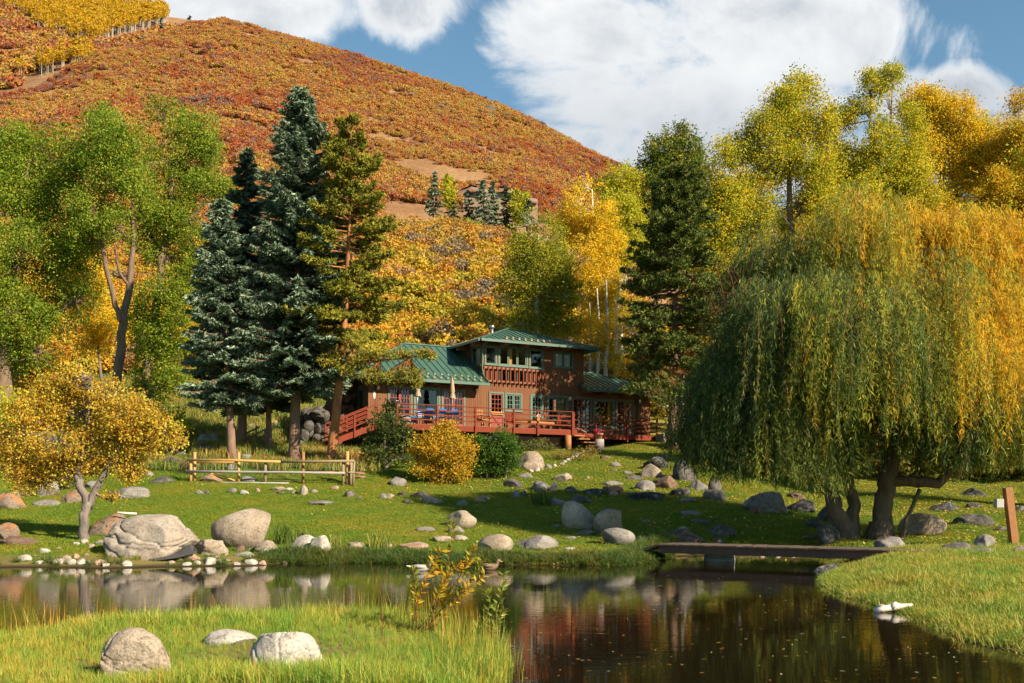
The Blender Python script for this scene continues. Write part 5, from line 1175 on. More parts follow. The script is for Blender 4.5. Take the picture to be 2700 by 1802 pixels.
ds = MB(); ds.tube([(6.9, -.9, 10.68), (6.95, -.3, 10.5), (6.97, -.10, 10.3), (6.97, -.10, 9.2), (6.9, -.4, 8.75)], .045, 8); hp(ds, 'downspout', 'trim_green')
ds = MB(); ds.tube([(18.1, -.9, 8.18), (18.1, -.12, 7.95), (18.1, -.10, 5.5)], .045, 8); hp(ds, 'downspout', 'trim_green')
# faux balcony railing under the upper windows
u0, zt = HL(1275, 963, -.12); u1, _ = HL(1434, 972, -.12); zt = 9.33; zb = HL(1350, 1015, -.12)[1]
b = MB(); b.box(u0, u1, -.16, -.05, zt - .12, zt); b.box(u0, u1, -.16, -.05, zb + .10, zb + .2); br = hp(b, 'balcony_rail', 'beam_wood'); bl = MB()
for k in range(15): x_ = u0 + (u1 - u0) * k / 14; bl.box(x_ - .035, x_ + .035, -.22, -.162, zb, zt)
hp(bl, 'baluster', 'paint_red', parent=br)
for (px, py) in ((997, 1022), (1257, 1030), (1502, 1051), (1686, 1058)):
    u, z = HL(px, py, -.12); l = MB(); l.box(u - .05, u + .05, -.03, .0, z - .06, z + .14); l.bar((u, -.02, z + .10), (u, -.14, z + .16), .025, .025); l.hexa([(u - .09, -.21, z + .10), (u + .09, -.21, z + .10), (u + .09, -.05, z + .10), (u - .09, -.05, z + .10)], [(u - .02, -.15, z + .2), (u + .02, -.15, z + .2), (u + .02, -.11, z + .2), (u - .02, -.11, z + .2)])
    lo = hp(l, 'wall_lantern', 'black_metal'); g = MB(); g.hexa([(u - .055, -.18, z - .12), (u + .055, -.18, z - .12), (u + .055, -.08, z - .12), (u - .055, -.08, z - .12)], [(u - .075, -.2, z + .09), (u + .075, -.2, z + .09), (u + .075, -.06, z + .09), (u - .075, -.06, z + .09)]); hp(g, 'lantern_glass', 'lamp_glass', parent=lo)
u, z = HL(987, 1042); g = MB(); g.hexa([(u + .055 * math.cos(a), -.02, z + .21 * math.sin(a)) for a in np.linspace(0, 2 * PI, 16)[:-1]], [(u + .055 * math.cos(a), -.001, z + .21 * math.sin(a)) for a in np.linspace(0, 2 * PI, 16)[:-1]]); hp(g, 'wall_plaque', 'white_paint')
u, z = HL(1297, 858, 4.6); g = MB(); g.tube([(u, 4.6, 11.3), (u, 4.6, z - .1)], .10, 12); g.tube([(u, 4.6, z - .22), (u, 4.6, z - .15), (u, 4.6, z - .08), (u, 4.6, z)], [.13, .17, .17, .12], 12); hp(g, 'flue_pipe', 'metal')
u, z = HL(1417, 872, .8); g = MB(); g.tube([(u, .8, 11.3), (u, .8, z)], .03, 6); hp(g, 'vent_pole', 'black_metal')

# ------------------------------------------------------------------ deck
V0 = -2.8; UA, UB, UC = .5, 11.75, 17.55
dp_ = lambda mb, n, m_, bevel=0.0, parent=None: hp(mb, n, m_, deck, bevel, parent)
b = MB()
for v in np.arange(V0, -.15, .145): b.box(UA if v < -2.05 else -.35, UB, v, v + .137, DZ - .04, DZ); b.box(UB + .002, UC, v, v + .137, DZ2 - .04, DZ2)
dp_(b, 'deck_floor', 'deck_board')
b = MB(); b.box(UA, UB, V0 - .05, V0 - .002, DZ - .32, DZ - .015); b.box(UB + .003, UC + .05, V0 - .05, V0 - .002, DZ2 - .30, DZ2 - .015); b.box(UC + .002, UC + .05, V0, -.1, DZ2 - .30, DZ2 - .015); b.box(UA - .05, UA - .002, V0 - .05, -2.05, DZ - .32, DZ - .015); b.box(-.4, UA - .05, -2.1, -2.052, DZ - .32, DZ - .015); b.box(UB + .004, UB + .04, V0, -.1, DZ2 + .002, DZ - .042)
dp_(b, 'fascia', 'paint_red', .008)
b = MB()
for u in np.arange(.8, UC, 1.6): b.box(u, u + .09, V0 + .25, -.1, (DZ if u < UB - .1 else DZ2) - .24, (DZ if u < UB - .1 else DZ2) - .045)
dp_(b, 'joist', 'dark_wood')
for u in (.9, 3.4, 6.2, 8.8, 13.3, 15.4, 17.2): b = MB(); b.box(u, u + .15, -2.5, -2.35, 3.6, (DZ if u < 10 else DZ2) - .25); dp_(b, 'support_post', 'dark_wood')
PX1 = [1047, 1153, 1254, 1355, 1418]; posts = [(HL(p, 1100, V0 - .09)[0], DZ) for p in PX1] + [(HL(1511, 1100, V0 - .09)[0], DZ)] + [(HL(p, 1140, V0 - .09)[0], DZ2) for p in (1571, 1654, 1732)]
for i, (u, z) in enumerate(posts):
    wd = .055 if i != 5 else .09; b = MB(); b.box(u - wd, u + wd, V0 - .14, V0 - .052, z - .42, z + 1.0); dp_(b, 'post', 'paint_red', .01)
for (i0, i1, zz) in ((0, 5, DZ), (5, 8, DZ2)):
    ua, ub = posts[i0][0] - .05, posts[i1][0] + .05
    if i0 == 5: ua = posts[5][0] + .095
    b = MB(); b.box(ua, ub, V0 - .16, V0 - .03, zz + 1.002, zz + 1.045); dp_(b, 'cap_rail', 'paint_red', .008)
    for h in (.24, .50, .76): b = MB(); b.box(ua, ub, V0 - .05, V0 - .012, zz + h - .035, zz + h + .035); dp_(b, 'rail', 'paint_red', .006)
for (u, va, vb, zz) in ((UC + .03, V0, -.15, DZ2), (UA - .03, V0, -2.1, DZ)):
    b = MB(); b.box(u - .05, u + .05, va, vb, zz + 1.0, zz + 1.04); dp_(b, 'cap_rail', 'paint_red')
    for h in (.24, .50, .76): b = MB(); b.box(u - .02, u + .02, va, vb, zz + h - .035, zz + h + .035); dp_(b, 'rail', 'paint_red')
# side stairs down to the left
UT, UBm, zb = -.4, -2.75, 4.62
b = MB()
for v in (-2.1, -.95): b.bar((UT, v, DZ - .16), (UBm, v, zb - .05), .06, .30)
dp_(b, 'stringer', 'paint_red')
for k in range(6): q = (k + .5) / 6; b = MB(); u = UT + (UBm - UT) * q; z = DZ + (zb - DZ) * q; b.box(u - .2, u + .2, -2.05, -1.0, z - .05, z); dp_(b, 'tread', 'deck_board')
for v in (-2.15, -.95):
    for (u, z) in ((UT, DZ), (UBm, zb), ((UT + UBm) / 2, (DZ + zb) / 2)): b = MB(); b.box(u - .05, u + .05, v - .045, v + .045, z - .3, z + .92); dp_(b, 'post', 'paint_red', .01)
    for h in (.30, .52, .74, .96): b = MB(); b.bar((UT, v + .02, DZ + h), (UBm, v + .02, zb + h), .045, .06); dp_(b, 'rail', 'paint_red')
b = MB(); b.box(UT - .05, UA, -2.16, -2.11, DZ + .96, DZ + 1.0); b.box(UT - .05, UA, -2.15, -2.12, DZ + .5, DZ + .56); b.box(UT - .05, UA, -2.15, -2.12, DZ + .72, DZ + .78); dp_(b, 'rail', 'paint_red')
# lattice, big log post and front steps at the change of level
b = MB(); ul0, ul1 = 7.4, 11.1
for k in np.arange(ul0 - 1.0, ul1, .16):
    a0, a1 = max(k, ul0), min(k + 1.0, ul1)
    if a1 > a0:
        b.bar((a0, -2.62, 4.28 + (a0 - k)), (a1, -2.62, 4.28 + (a1 - k)), .008, .028, (0, 1, 0)); b.bar((a0, -2.60, 5.28 - (a0 - k)), (a1, -2.60, 5.28 - (a1 - k)), .008, .028, (0, 1, 0))
dp_(b, 'lattice', 'dark_wood')
ul, _ = HL(1497, 1160, -2.95); b = MB(); b.tube([(ul, -2.98, 4.2), (ul, -2.98, 4.7), (ul, -2.98, DZ - .33)], [.21, .19, .185], 14); dp_(b, 'log_post', 'log_wood')
for k in range(4):
    z = DZ2 - .14 - k * .2; b = MB(); b.box(ul + .30 + k * .16, ul + 1.0 + k * .2, V0 - .42 - k * .24, V0 - .12 - k * .24, z - .06, z); dp_(b, 'step', 'post_wood')
b = MB(); q0 = HL(1482, 1107, -2.2); q1 = HL(1546, 1141, -3.0); b.tube([(q0[0], -2.2, q0[1]), (q1[0], -3.0, q1[1])], .035, 7); dp_(b, 'handrail', 'fence_old')

# ------------------------------------------------------------------ things on the deck
def at_h(name, label, cat, u, v, z, rz=0.0, group=None): return empty(name, W(u, v, z), label, cat, group, HA + rz)


for (px, v, ztop, zhem, lab) in ((1192, -1.7, 8.35, 7.18, 'taller closed tan patio umbrella in front of the red double door'), (1101, -1.3, 8.02, 7.25, 'closed tan patio umbrella half hidden behind the pine bough')):
    u = HL(px, 1060, v)[0]; t_ = at_h('patio_umbrella', lab, 'umbrella', u, v, DZ, 0, 'closed tan umbrellas'); b = MB(); b.tube([(0, 0, .03), (0, 0, ztop - DZ + .08)], .022, 8); b.build('pole', M['metal'], t_)
    b = MB(); b.tube([(0, 0, 0), (0, 0, .06), (0, 0, .08)], [.24, .22, .05], 14); b.build('base', M['black_metal'], t_)
    nn = 20; zs = [ztop, ztop - .18, (ztop + zhem) / 2, zhem + .38, zhem + .32, zhem + .1, zhem]; rs = [.03, .07, .115, .125, .10, .155, .17]; vs = []
    for z, q in zip(zs, rs):
        for k in range(nn): a = 2 * PI * k / nn; e = q * (1 + .22 * math.cos(a * 10) * (q > .06)); vs.append((e * math.cos(a), e * math.sin(a), z - DZ + (.03 * math.cos(a * 5) if z == zhem else 0)))
    b = MB(); b.add(vs, [(i * nn + k, i * nn + (k + 1) % nn, (i + 1) * nn + (k + 1) % nn, (i + 1) * nn + k) for i in range(len(zs) - 1) for k in range(nn)], True); b.build('canopy', M['cloth_tan'], t_)
ut0, ut1 = HL(1096, 1100, -1.5)[0], HL(1200, 1100, -1.5)[0]; um = (ut0 + ut1) / 2
t_ = at_h('patio_table', 'long dark patio table under the closed umbrellas', 'table', um, -1.5, DZ); b = MB(); b.box(-1.05, 1.05, -.45, .45, .72, .755); b.build('tabletop', M['black_metal'], t_, bevel=.01)
for sx in (-.95, .95):
    for sy in (-.38, .38): b = MB(); b.tube([(sx, sy, 0), (sx, sy, .72)], .025, 8); b.build('leg', M['black_metal'], t_)


def patio_chair(u, v, rz, lab):
    t_ = at_h('patio_chair', lab, 'chair', u, v, DZ, rz, 'blue chairs round the patio table'); b = MB(); b.box(-.23, .23, -.22, .22, .42, .48); b.build('seat', M['blue_plastic'], t_, bevel=.015)
    b = MB(); b.hexa([(-.22, .20, .62), (.22, .20, .62), (.22, .24, .62), (-.22, .24, .62)], [(-.2, .27, .90), (.2, .27, .90), (.2, .31, .90), (-.2, .31, .90)]); b.build('backrest', M['blue_plastic'], t_, bevel=.01)
    for sx in (-.22, .22):
        for sy in (-.2, .2): b = MB(); b.tube([(sx, sy, 0), (sx, sy, .43)] if sy < 0 else [(sx, sy + .06, 0), (sx, sy, .43), (sx, sy + .07, .9)], .014, 6); b.build('leg', M['black_metal'], t_)


for i, (du, dv, rz, lab) in enumerate([(-.75, -.62, PI, 'blue patio chair at the table front nearest the deck corner'), (0, -.64, PI + .1, 'blue patio chair at the middle of the table front'), (.75, -.60, PI - .1, 'blue patio chair at the table front nearest the house door'), (-1.4, .05, PI / 2, 'blue patio chair at the left head of the table'), (-.5, .75, 0, 'blue patio chair behind the table before the big window'), (.5, .75, .1, 'blue patio chair behind the table before the red door')]): patio_chair(um + du, -1.5 + dv, rz, lab)
u, _ = HL(1060, 1080, -2.3); t_ = at_h('grill', 'black kettle grill at the left corner of the deck', 'grill', u - .1, -1.9, DZ); b = MB()
vv = [(.27 * math.cos(a) * math.sin(e), .27 * math.sin(a) * math.sin(e), .95 + .27 * math.cos(e)) for e in np.linspace(.05, 2.6, 9) for a in np.linspace(0, 2 * PI, 17)[:-1]]; b.add(vv, [(i * 16 + k, (i + 1) * 16 + k, (i + 1) * 16 + (k + 1) % 16, i * 16 + (k + 1) % 16) for i in range(8) for k in range(16)], True); b.build('kettle', M['black_metal'], t_)
for k in range(3): a = k * 2.09; b = MB(); b.tube([(.15 * math.cos(a), .15 * math.sin(a), .75), (.3 * math.cos(a), .3 * math.sin(a), 0)], .014, 6); b.build('leg', M['metal'], t_)
b = MB(); b.tube([(-.06, 0, 1.22), (-.06, 0, 1.28), (.06, 0, 1.28), (.06, 0, 1.22)], .012, 6); b.build('handle', M['driftwood'], t_)
t_ = at_h('half_barrel', 'grey wooden half barrel behind the left corner rail', 'barrel', u + .15, -2.42, DZ); b = MB(); b.tube([(0, 0, 0), (0, 0, .22), (0, 0, .44), (0, 0, .46)], [.24, .29, .30, .26], 18); b.build('staves', M['grey_wood'], t_)
for z in (.1, .34): b = MB(); b.tube([(0, 0, z), (0, 0, z + .03)], [.275 + z * .08, .275 + z * .08 + .004], 18); b.build('hoop', M['black_metal'], t_)
for (px, v, lab, mt) in ((1272, -2.2, 'chunky honey coloured log chair beside the middle deck post', 'log_wood'), (1347, -1.6, 'dark red deck chair beside the dutch door', 'paint_red'), (1485, -1.7, 'dark red deck chair near the end of the upper deck', 'paint_red')):
    u, _ = HL(px, 1110, v); t_ = at_h('deck_chair', lab, 'chair', u, v, DZ, .3 if mt == 'log_wood' else -.2); b = MB(); b.box(-.28, .28, -.28, .24, .36, .43); b.build('seat', M[mt], t_, bevel=.015)
    b = MB(); [b.box(-.27 + k * .185, -.11 + k * .185, .22, .27, .40, 1.02 - .03 * abs(k - 1)) for k in range(3)]; b.build('backrest', M[mt], t_, bevel=.01)
    for sx in (-.31, .31):
        b = MB(); b.box(sx - .06, sx + .06, -.34, .28, .60, .64); b.build('armrest', M[mt], t_, bevel=.01)
        for sy in (-.28, .22): b = MB(); b.box(sx - .045, sx + .045, sy - .045, sy + .045, 0, .60); b.build('leg', M[mt], t_, bevel=.01)
u0, _ = HL(1358, 1120, -2.4); u1, _ = HL(1462, 1120, -2.4); t_ = at_h('log_bench', 'long half log bench behind the deck rail', 'bench', (u0 + u1) / 2, -2.3, DZ); L_ = (u1 - u0) / 2; b = MB(); b.tube([(-L_, 0, .38), (0, .0, .39), (L_, 0, .37)], [.10, .11, .10], 12); b.build('seat', M['post_wood'], t_)
for sx in (-.8, .8): b = MB(); b.box(sx * L_ - .08, sx * L_ + .08, -.13, .13, 0, .32); b.build('leg', M['dark_wood'], t_)
u, z = HL(1418, 1120, V0 - .2); t_ = empty('birdhouse', W(u, V0 - .21, DZ + .42), 'small orange brown birdhouse on the deck post', 'birdhouse', None, HA); b = MB(); b.hexa([(-.09, -.07, 0), (.09, -.07, 0), (.09, .066, 0), (-.09, .066, 0)], [(-.09, -.07, .24), (.09, -.07, .24), (.09, .066, .24), (-.09, .066, .24)]); b.hexa([(-.09, -.07, .241), (.09, -.07, .241), (.09, .066, .241), (-.09, .066, .241)], [(-.004, -.07, .345), (.004, -.07, .345), (.004, .066, .345), (-.004, .066, .345)]); b.build('box', M['log_wood'], t_)
b = MB(); b.bar((0, -.09, .362), (-.13, -.09, .235), .001, .001); b = MB(); b.hexa([(-.14, -.10, .215), (0, -.10, .352), (0, .064, .352), (-.14, .064, .215)], [(-.14, -.10, .235), (0, -.10, .372), (0, .064, .372), (-.14, .064, .235)]); b.hexa([(0.002, -.10, .352), (.14, -.10, .215), (.14, .064, .215), (0.002, .064, .352)], [(0.002, -.10, .372), (.14, -.10, .235), (.14, .064, .235), (0.002, .064, .372)]); b.build('roof', M['white_paint'], t_)
b = MB(); b.tube([(0, -.072, .15), (0, -.0725, .15)], .025, 12); b.build('hole_shade_disc', M['painted_dark'], t_)  # flat dark disc painted as the shade inside the hole
u, _ = HL(1684, 1140, -1.0); t_ = at_h('canoe_paddle', 'upright wooden paddle leaning on the house wall at the right', 'paddle', u, -.55, DZ2); b = MB(); b.tube([(0, 0, 0), (0, .34, .6)], .025, 8); b.build('shaft', M['log_wood'], t_); b = MB(); pr = [(-.03, .60), (-.12, .8), (-.13, 1.15), (-.08, 1.35), (0, 1.42), (.08, 1.35), (.13, 1.15), (.12, .8), (.03, .60)]; b.hexa([(x, .33 + (z - .6) * .18 - .012, z) for x, z in pr], [(x, .33 + (z - .6) * .18 + .012, z) for x, z in pr]); b.build('blade', M['log_wood'], t_)
# potted flowers on a stump, block planter
pc_ = W(HL(1580, 1170, -3.6)[0], -3.6); t_ = empty('stump_pedestal', pc_ - np.array([0, 0, .06]), 'pale grey sawn stump standing in front of the lower deck', 'stump'); b = MB(); b.tube([(0, 0, 0), (.01, 0, .3), (0, 0, .68)], [.30, .275, .27], 16); b.build('stump', M['grey_wood'], t_)
pz = pc_ + np.array([0, 0, .62]); t_ = empty('flower_pot', pz, 'terracotta pot of magenta flowers standing on the grey stump', 'flower pot'); b = MB(); b.tube([(0, 0, 0), (0, 0, .26), (0, 0, .261), (0, 0, .33), (0, 0, .331)], [.15, .21, .235, .24, .19], 18); b.build('pot', M['terracotta'], t_)
r = np.random.default_rng(3); n = 260; c = r.normal(0, 1, (n, 3)) * np.array([.15, .15, .08]) + pz + np.array([0, 0, .46]); a, s = rand_frames(n, r); v, f = rhombs(c, a, s, r.uniform(.05, .09, n), r.uniform(.04, .07, n)); cl = np.where(r.random((n, 1)) < .6, np.array([(.62, .015, .14)]), np.array([(.05, .12, .03)])); mesh_np('flowers', v, f, M['leaf'], t_, colors=cl)
pb = W(HL(1762, 1182, -3.4)[0], -3.4); t_ = empty('block_planter', pb, 'low grey concrete block planter right of the deck', 'planter', None, HA); b = MB()
for j in range(2):
    for k in range(3): b.box(-.66 + k * .445 + (.0 if j else .02), -.66 + k * .445 + .435, -.4, .4, -.1 + j * .285, -.1 + j * .285 + .28)
b.build('blocks', M['concrete'], t_, bevel=.012); b = MB(); b.box(-.62, .62, -.36, .36, .40, .46); b.build('soil', M['dark_wood'], t_)

# ------------------------------------------------------------------ rail fence, small handrail, steps, bridge
FXY = lambda x, y: (450 + x * .23404, 1050 + y * .23404)
fd = gd(700, 1274); froot_x = (700 - CX) * fd / F
fence = empty('rail_fence', (froot_x, fd, zg(froot_x, fd)), 'round rail fence with golden left half and grey middle rail on the lawn edge', 'fence')
def fpt(x, y, dz=0): return P(*FXY(x, y), fd + dz)
def fence_part(name, pts, rad, mt, dz=0): b = MB(); b.tube([fpt(x, y, dz) for x, y in pts], rad, 9); b.build(name, M[mt], fence, world=True)
for (x, y0, y1, rd_, mt, dz) in ((228, 690, 960, .06, 'fence_new', .0), (272, 610, 960, .065, 'fence_new', .16), (768, 610, 965, .065, 'fence_new', .16), (1068, 700, 965, .06, 'fence_old', .0), (1495, 612, 965, .065, 'post_wood', .16), (1945, 715, 965, .06, 'fence_old', .0), (1992, 600, 965, .07, 'fence_new', .16), (2030, 705, 970, .08, 'fence_old', .22)):
    fence_part('post', [(x, y0), (x - 4, y1 + 25)], rd_, mt, dz)
fence_part('brace_post', [(2068, 710), (2055, 990)], .05, 'fence_old', -.05)
fence_part('rail', [(188, 697), (700, 702), (1240, 718)], .055, 'fence_new', -.12); fence_part('rail', [(1245, 718), (1700, 714), (2072, 708)], .055, 'fence_old', -.12)
fence_part('rail', [(182, 826), (700, 832), (1300, 836), (1972, 846)], [.058, .055, .052, .05], 'grey_wood', -.12); fence_part('rail', [(290, 724), (760, 722)], .035, 'fence_new', .26); fence_part('rail', [(1512, 823), (1930, 825)], .035, 'post_wood', .26)
fence_part('rail', [(1965, 842), (2070, 838)], .045, 'fence_old', -.12)
fence_part('bottom_board', [(160, 950), (700, 955), (1330, 960)], .04, 'grey_wood', -.1); fence_part('brace', [(285, 938), (478, 852)], .038, 'fence_new', .1); fence_part('brace', [(515, 850), (722, 932)], .038, 'fence_new', .1)
b = MB()
for y in np.linspace(770, 930, 6): b.bar(fpt(290, y, .3), fpt(765, y, .3), .006, .006); b.bar(fpt(785, y, .3), fpt(1490, y, .3), .006, .006)
b.build('wire_mesh', M['metal'], fence, world=True)
hd = 53.0; hroot = P(690, 1158, hd); hrail = empty('log_handrail', (hroot[0], hroot[1], zg(hroot[0], hroot[1])), 'short sloping log handrail behind the spruce trunks', 'handrail'); HP = lambda x, y, dz=0: P(*FXY(x, y), hd + dz)
for (pts, rd_, nm) in (([(965, 310), (965, 480)], .055, 'post'), ([(1062, 345), (1058, 470)], .055, 'post'), ([(848, 398), (1000, 326)], .05, 'rail'), ([(862, 455), (1082, 345)], .05, 'rail'), ([(975, 458), (1080, 408)], .055, 'rail')): b = MB(); b.tube([HP(x, y, -.1 if nm == 'rail' else 0) for x, y in pts], rd_, 8); b.build(nm, M['fence_old'], hrail, world=True)
for k, (px, py, wd) in enumerate([(945, 1262, 40), (948, 1252, 38), (950, 1243, 36), (955, 1230, 44), (958, 1219, 44), (950, 1207, 46), (955, 1197, 40), (965, 1188, 36)]):
    d = gd(px, py); w_ = wd * d / F / 2; vv, ff = lumpy((0, 0, .0), (w_, .30, .09), 700 + k, 3, .08, 6); p = P(px, py, d + .2); p[2] = zg(p[0], p[1])
    o = mesh_np('stone_step', vv, ff, M['stone_step'], origin=None, smooth=False); o.location = p; tag(o, ['lowest', 'second lowest', 'third lowest', 'fourth lowest', 'fourth highest', 'third highest', 'second highest', 'highest'][k] + ' reddish flagstone of the steps climbing to the deck stairs', 'stepping stone', 'flagstone steps')

BL, BR = np.array((3.97, 27.3)), np.array((10.1, 23.6)); bdv = (BR - BL) / np.linalg.norm(BR - BL); bn = np.array((-bdv[1], bdv[0])); ba = math.atan2(bdv[1], bdv[0]); blen = float(np.linalg.norm(BR - BL))
bridge = empty('footbridge', (*BL, .1), 'low dark red plank footbridge across the pond inlet', 'bridge', None, ba)
b = MB(); b.box(0, blen, 0, .09, .13, .33); b.build('side_beam', M['bridge_wood'], bridge, bevel=.008); b = MB(); b.box(0, blen, 1.0, 1.09, .13, .33); b.build('side_beam', M['bridge_wood'], bridge, bevel=.008)
b = MB(); r = np.random.default_rng(8)
for x in np.arange(-.02, blen, .15): b.box(x, x + .142, -.06 + r.normal(0, .008), 1.15, .332, .372 + r.normal(0, .003))
b.build('deck_planks', M['bridge_deck'], bridge)
b = MB(); b.hexa([(-.75, -.05, .12), (-.03, -.05, .28), (-.03, 1.14, .28), (-.75, 1.14, .12)], [(-.75, -.05, .16), (-.03, -.05, .362), (-.03, 1.14, .362), (-.75, 1.14, .16)]); b.build('ramp', M['bridge_deck'], bridge)
cp = P(1897, 1490, 27.6); t_ = empty('culvert_ring', (cp[0], cp[1], -.1), 'pale concrete culvert ring standing in the water under the bridge', 'culvert'); b = MB(); nn = 28
for (z0, z1, q) in ((0, .19, .42), (.192, .34, .41)): b.tube([(0, 0, z0), (0, 0, z1 - .02), (0, 0, z1)], [q, q, q - .02], nn)
b.build('ring', M['culvert_grey'], t_)

# wooden post with its box, driftwood, stick, liner, ducks
d = gd(2663, 1436); px_ = (2663 - CX) * d / F; t_ = empty('wooden_post', (px_, d, zg(px_, d)), 'square rusty brown wooden post near the right picture edge', 'post'); b = MB(); top = P(2656, 1286, d); b.bar((px_ + .12, d, zg(px_, d) - .1), tuple(top), .2, .2, (0, 1, 0)); b.build('post', M['log_wood'], t_, world=True, bevel=.01)
b = MB(); q = P(2641, 1318, d - .05); b.box(q[0] - .18, q[0] + .02, q[1] - .1, q[1] + .1, q[2] - .22, q[2] + .02); t_['category'] = 'post'; b.build('utility_box', M['culvert_grey'], t_, world=True, bevel=.01)
dw = P(2355, 1606, 15.3); t_ = empty('driftwood', (dw[0], dw[1], .02), 'pale forked driftwood log lying at the edge of the right bank', 'log'); DWP = lambda x, y, c=0: P(x, y, 15.3 + c * .5)
b = MB(); b.tube([DWP(2306, 1612), DWP(2330, 1606), DWP(2358, 1601, .05), DWP(2385, 1599, .1), DWP(2406, 1596, .15)], [.045, .05, .055, .042, .025], 10); b.tube([DWP(2350, 1603), DWP(2362, 1594, .03), DWP(2375, 1597, .08)], [.05, .045, .02], 8); b.tube([DWP(2345, 1604), DWP(2325, 1598, .1), DWP(2310, 1596, .2)], [.03, .022, .012], 7); b.build('log', M['driftwood'], t_, world=True)
ln = MB(); ld = 26.3; top = [(300, 1462), (345, 1466), (400, 1462), (460, 1452), (500, 1436), (512, 1440)]; bot = [(330, 1478), (370, 1476), (410, 1474), (470, 1466), (508, 1456), (520, 1450)]
vs = [P(a, b_, ld + .1) for a, b_ in top] + [P(a, b_, ld - .55) for a, b_ in bot]; n = len(top); vs += [p - np.array([0, 0, .05]) for p in vs]
ln.add(vs, [(i, i + 1, n + i + 1, n + i)[::-1] for i in range(n - 1)] + [(2 * n + i, 2 * n + i + 1, 3 * n + i + 1, 3 * n + i) for i in range(n - 1)] + [(n + i, n + i + 1, 3 * n + i + 1, 3 * n + i) for i in range(n - 1)]); o = ln.build('pond_liner', M['liner']); tag(o, 'crumpled black pond liner sheet under the big cracked boulder', 'liner')


def duck(px, py, lab, body, head, hd_):
    d = 4664 / (py - HY); p = P(px, py, d); t_ = empty('duck', (p[0], p[1], 0), lab, 'duck', 'ducks swimming by the far bank', .12)
    me = bpy.data.meshes.new('body'); pts = [(-.24, 0, .10), (-.15, 0, .075), (0, 0, .06), (.12, 0, .065), (.19, 0, .10), (.215, 0, .17), (.235, 0, .215), (.28, 0, .212), (.325, 0, .20)]; rr_ = [.025, .075, .10, .095, .06, .038, .045, .038, .012]
    b = MB(); b.tube(pts, rr_, 12); o = b.build('body', M[body], t_); sm = o.modifiers.new('smooth', 'SUBSURF'); sm.levels = sm.render_levels = 1
    b = MB(); b.tube([(.185, 0, .12), (.215, 0, .175), (.236, 0, .217), (.275, 0, .212)], [.045, .043, .050, .042], 12); b.build('head', M[head], t_)
    b = MB(); b.hexa([(.27, -.018, .195), (.345, -.02, .19), (.345, .02, .19), (.27, .018, .195)], [(.27, -.014, .218), (.34, -.012, .20), (.34, .012, .20), (.27, .014, .218)]); b.build('bill', M['gold_wood'], t_)
    for s in (-1, 1): b = MB(); b.tube([(-.2, .07 * s, .12), (-.05, .095 * s, .11), (.1, .085 * s, .10)], [.015, .045, .03], 8); b.build('wing', M[body], t_)
    b = MB(); b.hexa([(-.32, -.03, .12), (-.2, -.05, .09), (-.2, .05, .09), (-.32, .03, .12)], [(-.32, -.025, .135), (-.2, -.045, .12), (-.2, .045, .12), (-.32, .025, .135)]); b.build('tail', M['white_paint'] if body == 'duck_grey' else M[body], t_)


duck(1108, 1506, 'grey duck with a dark green head swimming by the far bank', 'duck_grey', 'duck_green', 1); duck(1288, 1503, 'mottled brown duck swimming by the far bank', 'duck_brown', 'duck_brown', 1)

